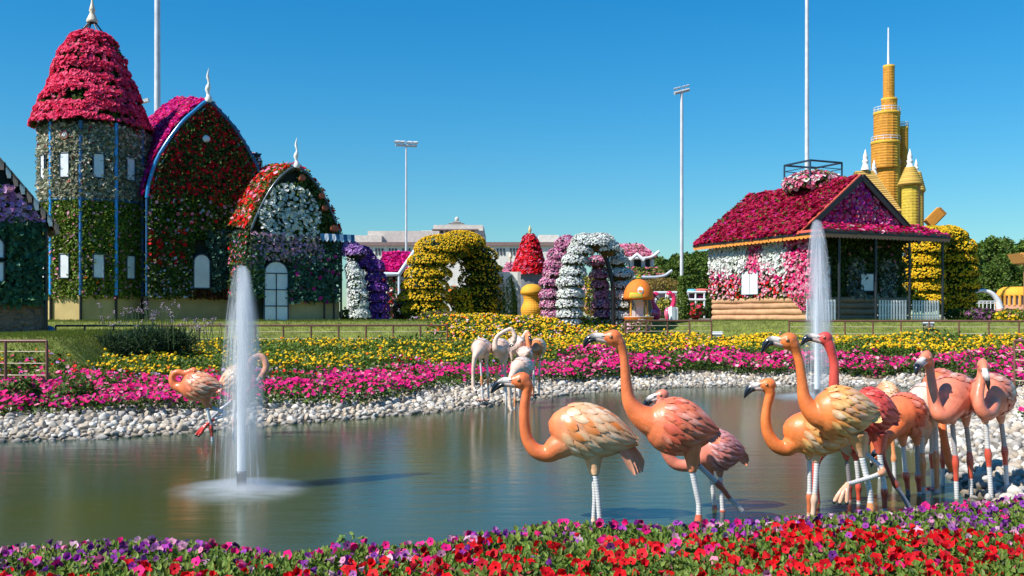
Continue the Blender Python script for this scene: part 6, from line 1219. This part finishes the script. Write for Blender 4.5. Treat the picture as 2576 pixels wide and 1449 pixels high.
shrub('leafy green bush below the juice stand fence', 1600, 824, 40, 14, 39, [G1,G2,G4], [PALE], .05)
shrub('red flower mound between the cabinet and the log cabin', 1752, 782, 24, 18, 56, [G1], [RED,(.70,.05,.12)], .12)
shrub('yellow green flower mound between the two pink ornaments', 1672, 768, 18, 16, 55, [G4,(.30,.30,.05)], [(.6,.5,.1)], .10)
shrub('dark bush by the right leg of the yellow arch', 2420, 792, 40, 14, 46, [G3,G1,(.10,.05,.03)], None)
shrub('purple flower mound behind the fence at the right edge', 2470, 792, 40, 13, 42, [G1,(.12,.05,.10)], [(.34,.12,.26),(.22,.08,.20)], .07)
shrub('yellow flower mound behind the fence at the right edge', 2545, 800, 44, 20, 41, [G1,G2], [YEL,YEL2], .07)
shrub('mixed orange and pink flowers beside the flower house corner', 872, 795, 16, 14, 44, [G1,G2], [ORG,PALE,YEL], .09)
shrub('grey plum flowers under the yellow arch', 1110, 800, 60, 14, 41, [G1,(.09,.10,.06)], [(.22,.12,.24),YEL], .05)
shrub('low marigold mound in front of the white wall', 1275, 815, 40, 9, 40, [G1,G2], [YEL,ORG,MAG], .06)

# ---------------------------------------------------------------- trees
def tree(label, u, v0, v1, ru, d, seed, grp, lean=0, cols=([.06,.115,.014],[.09,.16,.02],[.14,.21,.03]), nm='tree'):
    r_ = np.random.default_rng(seed); k = d/FP; b = at(u, HZ, d); b[2] = GZ; h = zf(v0, d)-GZ; R = ru*k; root = thing(nm, label, 'tree', b, grp)
    mb = MB(); tube(mb, [b, b+vv(.1,0,h*.35), b+vv(.05,0,h*.8)], [.05*h*.5, .04*h*.5, .01*h], 8, (.12,.08,.05))
    for q in range(5):
        a = r_.uniform(0, 6.3); z = h*r_.uniform(.25,.6); tube(mb, [b+vv(.08,0,z), b+vv(R*.6*math.cos(a), R*.6*math.sin(a), z+h*.22)], [.012*h, .004*h], 6, (.12,.08,.05))
    mb.build('trunk', M['bark'], root); mb = MB(); P, N = [], []
    for q in range(34):
        f = r_.uniform(.04, 1); wdt = R*1.15*math.sqrt(max(.05, 1-((f-.40)/.62)**2)); a = r_.uniform(0, 6.3); rr = wdt*r_.uniform(.25, .8); c = b+vv(rr*math.cos(a), rr*math.sin(a), h*f*.92); cr_ = R*r_.uniform(.24, .40)*(1.05-.4*f); p, n = ell_pts(c, (cr_, cr_, cr_*1.25), 150); P.append(p); N.append(n)
    P = np.concatenate(P); N = np.concatenate(N); cover(mb, P, N, 4200, cols, h*.040, 0, None, 0, h*.02, jn=.8); mb.build('crown', M['leaf'], root); return root
tp = [tree('tall bushy green tree in the row behind the right arch', 2440, 600, 800, 45, 96, 1, 'trees at the right edge'), tree('x', 2500, 592, 800, 50, 104, 2, 'trees at the right edge'), tree('x', 1672, 632, 800, 26, 118, 3, 'trees behind the pagoda'), tree('x', 1762, 628, 800, 30, 118, 4, 'trees behind the pagoda')]
tp[1]['label'] = 'tallest broad tree in the row at the right edge'; tp[2]['label'] = 'slim green tree rising just right of the pagoda roof'; tp[3]['label'] = 'bushy green tree touching the left end of the cabin roof'
def tcopy(src, u, d, sc, rz, label, grp):
    b = at(u, HZ, d); b[2] = GZ-.1; o = copy_tree(src, b, rz, sc); o['label'] = label; o['group'] = grp; return o
for src, u, d, sc, lab in ((0,2565,100,1.02,'round topped tree at the very right edge'),(1,2462,112,1.02,'tree half hidden behind the first tree right of the yellow arch'),(0,2532,92,.88,'shorter tree in front of the row at the right edge'),(1,2600,108,1.05,'tree cut by the right edge of the picture'),(0,2405,104,.95,'tree peeping out behind the tall yellow arch')): tcopy(tp[src], u, d, sc, 1.3*u, lab, 'trees at the right edge')
for src, u, d, sc, lab in ((2,1648,122,.94,'slim tree directly behind the pagoda roof end'),(3,1692,120,.98,'tree second from the pagoda in the far row'),(2,1708,116,1.04,'slim tree just left of the middle floodlight mast'),(3,1730,122,1.0,'tree just right of the middle floodlight mast'),(2,1745,116,1.05,'slim tree between the mast and the cabin roof'),(3,1785,114,.96,'tree partly behind the left cabin wall'),(2,1606,125,.85,'small tree hidden behind the pagoda'),(3,1260,128,.86,'round tree behind the white wall panel'),(2,1285,124,.88,'slim tree behind the tiny turret'),(3,1225,126,.70,'low tree behind the yellow arch')): tcopy(tp[src], u, d, sc, 2.1*u, lab, 'trees behind the pagoda' if u > 1500 else 'trees behind the white wall')

for src, u, d, sc, lab in ((0,2430,108,.95,'tree in the second row just right of the yellow arch'),(1,2450,90,.80,'lower round tree in front, right of the yellow arch'),(0,2484,106,1.0,'tree filling the gap above the white arch'),(1,2518,110,1.06,'tall tree at the back above the golden pavilion'),(0,2550,112,1.06,'back row tree above the golden pavilion roof'),(1,2574,94,.90,'front tree beside the straw canopy'),(0,2505,88,.74,'low bushy tree behind the white railings')): tcopy(tp[src], u, d, sc, 1.7*u, lab, 'trees at the right edge')
for src, u, d, sc, lab in ((3,1660,126,1.0,'back row tree above the golden hedge'),(2,1682,112,.9,'front row tree left of the middle mast'),(3,1718,126,1.05,'back row tree behind the middle mast'),(2,1756,124,1.1,'back row tree beside the cabin eave'),(3,1738,108,.86,'low tree behind the white stall'),(3,1775,122,1.05,'tree behind the cabin corner'),(2,1668,108,.8,'small tree between the hedge and the mast'),(3,1700,108,.8,'low broad tree behind the vine covered mast')): tcopy(tp[src], u, d, sc, 1.9*u, lab, 'trees behind the pagoda')
# ---------------------------------------------------------------- far building
r = thing('long_building', 'long pale building with slit windows and a pyramid roofed pavilion far behind', 'building', at(1150, 800, 210)); D9 = 210; k = D9/FP
def bb(nm, u0, u1, v0, v1, dd, dep, col, mat='plaster'):
    mb = MB(); a_, b_ = at(u0, v1, D9+dd), at(u1, v0, D9+dd); box(mb, (a_+b_)/2+vv(0,dep/2,0), (abs(b_[0]-a_[0]), dep, abs(b_[2]-a_[2])), None, col); return mb.build(nm, M[mat], r)
SND, SND2, PRP = (.64,.58,.51), (.74,.70,.62), (.24,.16,.15)
bb('wall', 872, 1412, 618, 800, 0, 20, SND2); bb('roof_band', 870, 1414, 609, 618, -.6, 21, PRP)
bb('upper_block', 884, 960, 592, 609, 3, 14, SND); bb('upper_block', 925, 1105, 581, 609, 5, 14, (.58,.51,.46)); bb('upper_block', 1060, 1218, 580, 609, 6, 16, SND2); bb('upper_block', 1090, 1215, 566, 585, 7, 14, SND); bb('upper_block', 1355, 1406, 591, 609, 4, 10, SND2); bb('upper_block', 1204, 1219, 580, 592, 5, 2, (.12,.13,.15))
mb = MB(); cA = at(1145, 578, D9+8); zt_, ze_ = zf(548, D9+8), zf(577, D9+8); w_ = 58*k; base = [vv(cA[0]+x*w_, cA[1]+7+y*8, ze_) for x, y in ((-1,-1),(1,-1),(1,1),(-1,1))]; tp_ = [vv(cA[0]+x*3*k, cA[1]+7+y*.5, zt_) for x, y in ((-1,-1),(1,-1),(1,1),(-1,1))]
for lv in range(6):
    f0, f1 = lv/6, (lv+1)/6; q0 = [b_*(1-f0)+t_*f0 for b_, t_ in zip(base, tp_)]; q1 = [b_*(1-f1)+t_*f1+vv(0,0,-.18) for b_, t_ in zip(base, tp_)]; mb.add(q0+q1, [(i_, (i_+1) % 4, 4+(i_+1) % 4, 4+i_) for i_ in range(4)]+[(4,5,6,7)], (.44,.40,.35))
ellipsoid(mb, vv(cA[0], cA[1]+7, zt_+.35), (.5,.5,.6), 10, 8, (.55,.52,.48)); mb.build('pyramid_roof', M['plaster'], r)
bb('eave', 1086, 1203, 576, 579, 5, 16, PRP)
for q in range(7): bb('window', 1110+q*12.5, 1116+q*12.5, 580, 587, 4.6, .5, (.03,.035,.04), 'matte') if False else bb('window', 1108+q*13, 1115+q*13, 580.5, 586.5, 5.8, .3, (.05,.055,.06), 'matte')
for u0 in (944, 978, 1012, 1250, 1283, 1315, 1382): 
    for q in range(3): bb('window', u0+q*8, u0+4+q*8, 625, 641, -.15, .3, (.045,.05,.055), 'matte')

# ---------------------------------------------------------------- lamp masts
def mast(label, u, v0, v1, d, r0_, r1_, head, rot=0.0):
    k = d/FP; b = at(u, HZ, d); z1, z0 = zf(v0, d), GZ-.2; root = thing('lamp_mast', label, 'lamp mast', (b[0], b[1], z0), 'tall floodlight masts'); mb = MB(); tube(mb, [vv(b[0], b[1], z0), vv(b[0], b[1], z1)], [r0_, r1_], 12, (.62,.63,.66)); mb.build('pole', M['steel'], root)
    if head:
        mb = MB(); e = vv(math.cos(rot), .3, math.sin(rot)); e = nrm(e); w_ = head*k; tube(mb, [vv(b[0], b[1], z1)-e*w_, vv(b[0], b[1], z1)+e*w_], .09, 8, (.50,.51,.53)); mb.build('crossarm', M['steel'], root)
        for s in (-.85, -.35, .3, .85):
            f = MB(); c_ = vv(b[0], b[1], z1+.22)+e*w_*s; axm = np.array([e, nrm(vv(-.35,-.8,-.35)), nrm(np.cross(e, nrm(vv(-.35,-.8,-.35))))]); box(f, c_, (w_*.42, w_*.34, w_*.20), axm, (.66,.68,.70)); box(f, c_+axm[1]*w_*.18, (w_*.36, .02, w_*.16), axm, (.78,.80,.82)); f.build('floodlight', M['paint'], root)
    return root
mast('thick floodlight mast rising out of the picture behind the flower houses', 396, -160, 800, 62, .22, .17, 26)
mast('slender floodlight mast in front of the long pale building', 1022, 366, 800, 70, .085, .06, 27)
mast('floodlight mast with tilted lamps left of the log cabin', 1715, 230, 800, 52, .10, .075, 21, .3)
mast('floodlight mast rising out of the picture behind the log cabin', 2030, -160, 800, 62, .15, .105, 26)
r = thing('flood_lamp', 'grey lamp head showing between the tower and the mast', 'lamp', at(360, 262, 66)); k = 66/FP; mb = MB(); box(mb, at(366, 254, 66), (18*k, .3, 8*k), np.array([[.95,0,.3],[0,1,0],[-.3,0,.95]]), (.6,.62,.64)); mb.build('housing', M['paint'], r); mb = MB(); tube(mb, [vv(at(352, HZ, 66.3)[0], 66.3, GZ), at(352, 256, 66.3), at(366, 257, 66)], .09, 8, (.5,.52,.54)); mb.build('pole', M['steel'], r)
# climbing vine on the middle mast
mb = MB(); n = 2600; t = rng.random(n); z = GZ-.1+t*(zf(690,51)-GZ); w_ = .36*(1-.55*t)*(1+.35*np.sin(z*3)); c = at(1715, HZ, 51.8); a = rng.uniform(0, 6.3, n); P = np.c_[c[0]+w_*np.cos(a), c[1]+w_*np.sin(a), z]; inst(mb, LEAF, P, np.c_[np.cos(a), np.sin(a), .4+0*a]+rng.normal(size=(n, 3))*.5, .12*rng.uniform(.6,1.3,n), pick(n, [G2,G4,G1])); tag(mb.build('climbing_vine', M['leaf']), 'bright green vine climbing the foot of the middle mast', 'climbing plant')

# ---------------------------------------------------------------- right edge
r = thing('yellow_pavilion', 'golden domed pavilion with pointed arches at the right edge', 'pavilion', at(2540, 790, 70)); k = 70/FP
mb = MB(); c = at(2560, HZ, 73); lathe(mb, (c[0], c[1], 0), [(0, zf(718,70)),(34*k, zf(719,70)),(46*k, zf(726,70)),(52*k, zf(738,70)),(52*k, zf(742,70))], 26, (.78,.36,.02)); mb.build('dome', M['matte'], r)
for q in range(26):
    a = q*2*math.pi/26; mb = MB(); p_ = vv(c[0]+51*k*math.cos(a), c[1]+51*k*math.sin(a), 0); tube(mb, [p_+vv(0,0,zf(768,70)), p_+vv(0,0,zf(740,70))], .11, 6, (.74,.34,.04)); mb.build('column', M['matte'], r)
mb = MB(); lathe(mb, (c[0], c[1], 0), [(46*k, zf(770,70)),(46*k, zf(740,70))], 26, (.42,.38,.40)); mb.build('curtain', M['matte'], r)
mb = MB(); lathe(mb, (c[0], c[1], 0), [(0, zf(766,70)),(53*k, zf(766,70)),(53*k, GZ-.2)], 26, (.45,.22,.13)); mb.build('base', M['plaster'], r)
mb = MB(); tube(mb, catmull([at(2432, 748, 66), at(2446, 738, 66), at(2470, 731, 66), at(2494, 738, 66), at(2510, 756, 66), at(2516, 776, 66)], 26), np.linspace(.05, .22, 26), 10, (.76,.77,.76)); tag(mb.build('white_arch', M['paint']), 'thin white curved arch leaning beside the golden pavilion', 'arch')
for lbl, u0, u1, v0, v1, d in (('white railing by the foot of the white arch', 2434, 2502, 758, 772, 64), ('white railing higher up behind the dark bush', 2412, 2445, 744, 756, 68)):
    r = thing('white_railing', lbl, 'railing', at((u0+u1)/2, v1, d), 'white railings')
    for v in (v0, v0+5):
        mb = MB(); tube(mb, [at(u0, v, d), at(u1, v, d)], .035, 6, (.74,.75,.75)); mb.build('rail', M['paint'], r)
    for q in range(8):
        u = u0+(u1-u0)*q/7; mb = MB(); tube(mb, [at(u, v1+8, d), at(u, v0, d)], .03, 6, (.74,.75,.75)); mb.build('post', M['paint'], r)
mb = MB(); q = [at(2566, 636, 60), at(2620, 636, 60), at(2620, 664, 60), at(2580, 660, 60)]; slab(mb, q, vv(0,-1,0), 1.6, (.74,.36,.08)); straw_rows(mb, [q[0]+vv(0,-.05,0), q[1]+vv(0,-.05,0), q[2]+vv(0,-.05,0), q[3]+vv(0,-.05,0)], 6, .06, (.72,.34,.08)); slab(mb, [at(2585, 662, 60.6), at(2620, 662, 60.6), at(2620, 800, 60.6), at(2585, 800, 60.6)], vv(0,-1,0), .5, (.30,.16,.06)); tag(mb.build('straw_canopy', M['matte']), 'corner of an orange straw canopy cut by the right edge', 'canopy')
# stall with white frame left of the cabin
r = thing('white_stall', 'white framed stall with colourful awnings between vine and cabin', 'stall', at(1750, 790, 60)); k = 60/FP
for v in (735, 754):
    mb = MB(); tube(mb, [at(1728, v, 60), at(1775, v, 60)], .08, 6, (.76,.78,.78)); mb.build('rail', M['paint'], r)
for u in (1731, 1750, 1772):
    mb = MB(); tube(mb, [at(u, 800, 60), at(u, 733, 60)], .06, 6, (.74,.76,.78)); mb.build('post', M['paint'], r)
mb = MB(); ellipsoid(mb, at(1740, 732, 60.6), (.40,.5,.12), 12, 8, (.10,.42,.55)); ellipsoid(mb, at(1764, 731, 60.6), (.55,.5,.12), 12, 8, (.72,.12,.10)); mb.build('awning', M['matte'], r)
mb = MB(); box(mb, at(1750, 746, 61), (46*k, .6, 14*k), None, (.10,.04,.07)); box(mb, at(1765, 748, 60.6), (18*k, .1, 8*k), None, (.55,.06,.20)); mb.build('counter', M['matte'], r)
r = thing('white_stall', 'white framed stall behind the two pink ornaments', 'stall', at(1680, 790, 60))
for v in (736, 754):
    mb = MB(); tube(mb, [at(1645, v, 60), at(1704, v, 60)], .08, 6, (.72,.76,.80)); mb.build('rail', M['paint'], r)
mb = MB(); box(mb, at(1675, 746, 60.8), (58*k, .5, 16*k), None, (.07,.05,.07)); mb.build('counter', M['matte'], r)
for u in (1648, 1676, 1702):
    mb = MB(); tube(mb, [at(u, 800, 60), at(u, 735, 60)], .06, 6, (.70,.74,.78)); mb.build('post', M['paint'], r)

# ---------------------------------------------------------------- floodlights on the lawn
def spot(lbl, u, v, d):
    p = at(u, v, d); p[2] = float(height(p[0], p[1])); root = thing('lawn_floodlight', lbl, 'floodlight', p, 'floodlights on the lawn'); e = nrm(vv(.95,-.30,0)); f = nrm(vv(-.2,.5,.85)); g_ = np.cross(e, f); axm = np.array([e, f, g_])
    mb = MB(); box(mb, p+vv(0,0,.30), (.42,.10,.30), axm, (.50,.54,.56)); box(mb, p+vv(0,0,.30)+f*.06, (.46,.03,.34), axm, (.62,.66,.68)); box(mb, p+vv(0,0,.30)-f*.09, (.26,.10,.18), axm, (.20,.22,.24)); mb.build('housing', M['paint'], root)
    mb = MB(); tube(mb, [p+vv(-.18,0,0), p+vv(-.2,0,.3)], .02, 6, BLACK); tube(mb, [p+vv(.18,0,0), p+vv(.2,0,.3)], .02, 6, BLACK); box(mb, p+vv(0,0,.02), (.44,.12,.05), None, BLACK); mb.build('bracket', M['steel'], root)
spot('grey floodlight on the lawn left of the distant jet', 1805, 832, 39.2); spot('grey floodlight on the lawn under the cabin porch fence', 2335, 826, 39.4)

# ---------------------------------------------------------------- verbena, grass, plant clumps at the shore
b = at(345, 870, 27.5); b[2] = .62; r = thing('verbena_bush', 'dark rosemary bush with tall thin verbena stems in front of the fence', 'bush', b)
mb = MB()
for q in range(9):
    c = at(rng.uniform(270, 450), rng.uniform(855, 880), rng.uniform(26.5, 29)); P, N = ell_pts(c, (.55,.5,.38), 700); P = c+(P-c)*rng.uniform(.3, 1, (700, 1)); n = 900; i_ = rng.integers(0, 700, n); inst(mb, BLADE, P[i_], rng.normal(size=(n, 3)), .22*rng.uniform(.6,1.2,n), pick(n, [(.02,.045,.02),(.03,.07,.03),(.05,.10,.03)]), spin=N[i_]+vv(0,0,.8)+rng.normal(size=(n, 3))*.4)
mb.build('foliage', M['leaf'], r); mb = MB(); fl = MB()
for q in range(70):
    u = rng.uniform(250, 560); d = rng.uniform(26.5, 30); p0 = at(u, 880, d); h = (rng.uniform(.35, .95) if u < 470 else rng.uniform(.2, .55)); t_ = p0+vv(rng.normal()*.12, rng.normal()*.1, h+.35); tube(mb, [p0, (p0+t_)/2+vv(rng.normal()*.04,0,0), t_], .008, 4, (.10,.15,.06)); n = 10; inst(fl, BLOOM, t_+rng.normal(size=(n, 3))*.035, rng.normal(size=(n, 3))+vv(0,-.5,1), .019*np.ones(n), pick(n, [(.34,.24,.34),(.28,.20,.28),(.42,.34,.38)]))
tag(mb.build('stems', M['leaf'], r), kind='stuff'); tag(fl.build('blossoms', M['petal'], r), kind='stuff')
n = 90000; X = np.r_[rng.uniform(-18, 22, n), rng.uniform(-14, -9.2, n//3)]; Y = np.r_[rng.uniform(33, 44, n), rng.uniform(22.3, 30, n//3)]; yF = fence_y(X); ok = ((Y > yF+.1) & (Y < yF+6.5) & (abs(X/Y) < .55)) | ((Y < 30) & (X < -9.4) & (abs(X/Y) < .55)); X, Y = X[ok], Y[ok]; n = len(X)
mb = MB(); inst(mb, BLADE, np.c_[X, Y, height(X, Y)], rng.normal(size=(n, 3))*.4+vv(0,-1,.2), .10*rng.uniform(.5,1.2,n), np.clip(pick(n, [(.18,.23,.03),(.23,.27,.04),(.28,.25,.06),(.13,.19,.026)], [4,3,1,3])*(1+.35*noise3(np.c_[X, Y, 0*X], 1.2, 40))[:,None], 0, 1), spin=rng.normal(size=(n, 3))*.5+vv(0,0,1)); tag(mb.build('lawn_grass', M['leaf']), 'short grass on the slopes below the houses', 'grass', kind='stuff')
for lbl, u, v, ru in (('brown rock edging with green tuft on the left shore', 170, 1012, 48), ('brown rock edging with green tuft in the middle of the far shore', 1475, 926, 40), ('brown rock edging with green tuft on the far right shore', 2215, 925, 42), ('brown rock edging at the left corner of the shore', 35, 1012, 28)):
    x0, z0 = 0, .32
    d = (EYE-.36)*FP/(v-HZ+12); c = at(u, v+8, d); gz = float(height(c[0], c[1])); r = thing('planter_edge', lbl, 'rock planter', (c[0], c[1], gz), 'rock edged planters on the shore')
    for q in range(7):
        f = (q-3)/3; me_ = protos[q % 15]; s_ = ru*d/FP*.24; V = me_.V[0]*s_*np.array([1,.8,1.0])+vv(c[0]+f*ru*d/FP*.85, c[1]+.25*f*f, gz+s_*.35); mb = MB(); 
        for fa, c_, sm2, m2_ in me_.ch: mb.add(V, fa, np.array((.20,.12,.07))*rng.uniform(.8,1.2), True)
        mb.build('rock', M['stone'], r)
    mb = MB(); P, N = ell_pts(vv(c[0], c[1]+.35, gz+.22), (ru*d/FP*.9, .35, .25), 900); cover(mb, P, N, 700, [G1,G2,G3], .085, 30, [HOT,PNK], .05, .06); tag(mb.build('tuft', M['leaf'], r), kind='stuff')
# little wild sprig standing above the border
mb = MB(); p0 = at(880, 1372, 6.75); 
for q in range(5):
    t_ = p0+vv(rng.normal()*.03+(.03*q-.06), rng.normal()*.02, .03+.012*q); tube(mb, [p0-vv(0,0,.1), (p0+t_)/2, t_], .003, 5, (.14,.22,.04)); n = 5; inst(mb, LEAF2, t_+rng.normal(size=(n, 3))*.012, rng.normal(size=(n, 3))*.5+vv(-.3,-.7,.5), .035*rng.uniform(.7,1.2,n), pick(n, [(.20,.30,.06),(.16,.27,.05)]))
tag(mb.build('wild_sprig', M['leaf']), 'pale green lobed sprig sticking up above the flower border', 'plant')
mb = MB(); p0 = at(118, 832, 31); 
ellipsoid(mb, p0, (.24,.2,.16), 12, 8, (.03,.12,.22)); mb.V[0] += .05*noise3(mb.V[0], 9, 4)[:,None]; tag(mb.build('blue_bag', M['gloss']), 'crumpled blue plastic bag at the foot of the ivy cottage', 'bag')
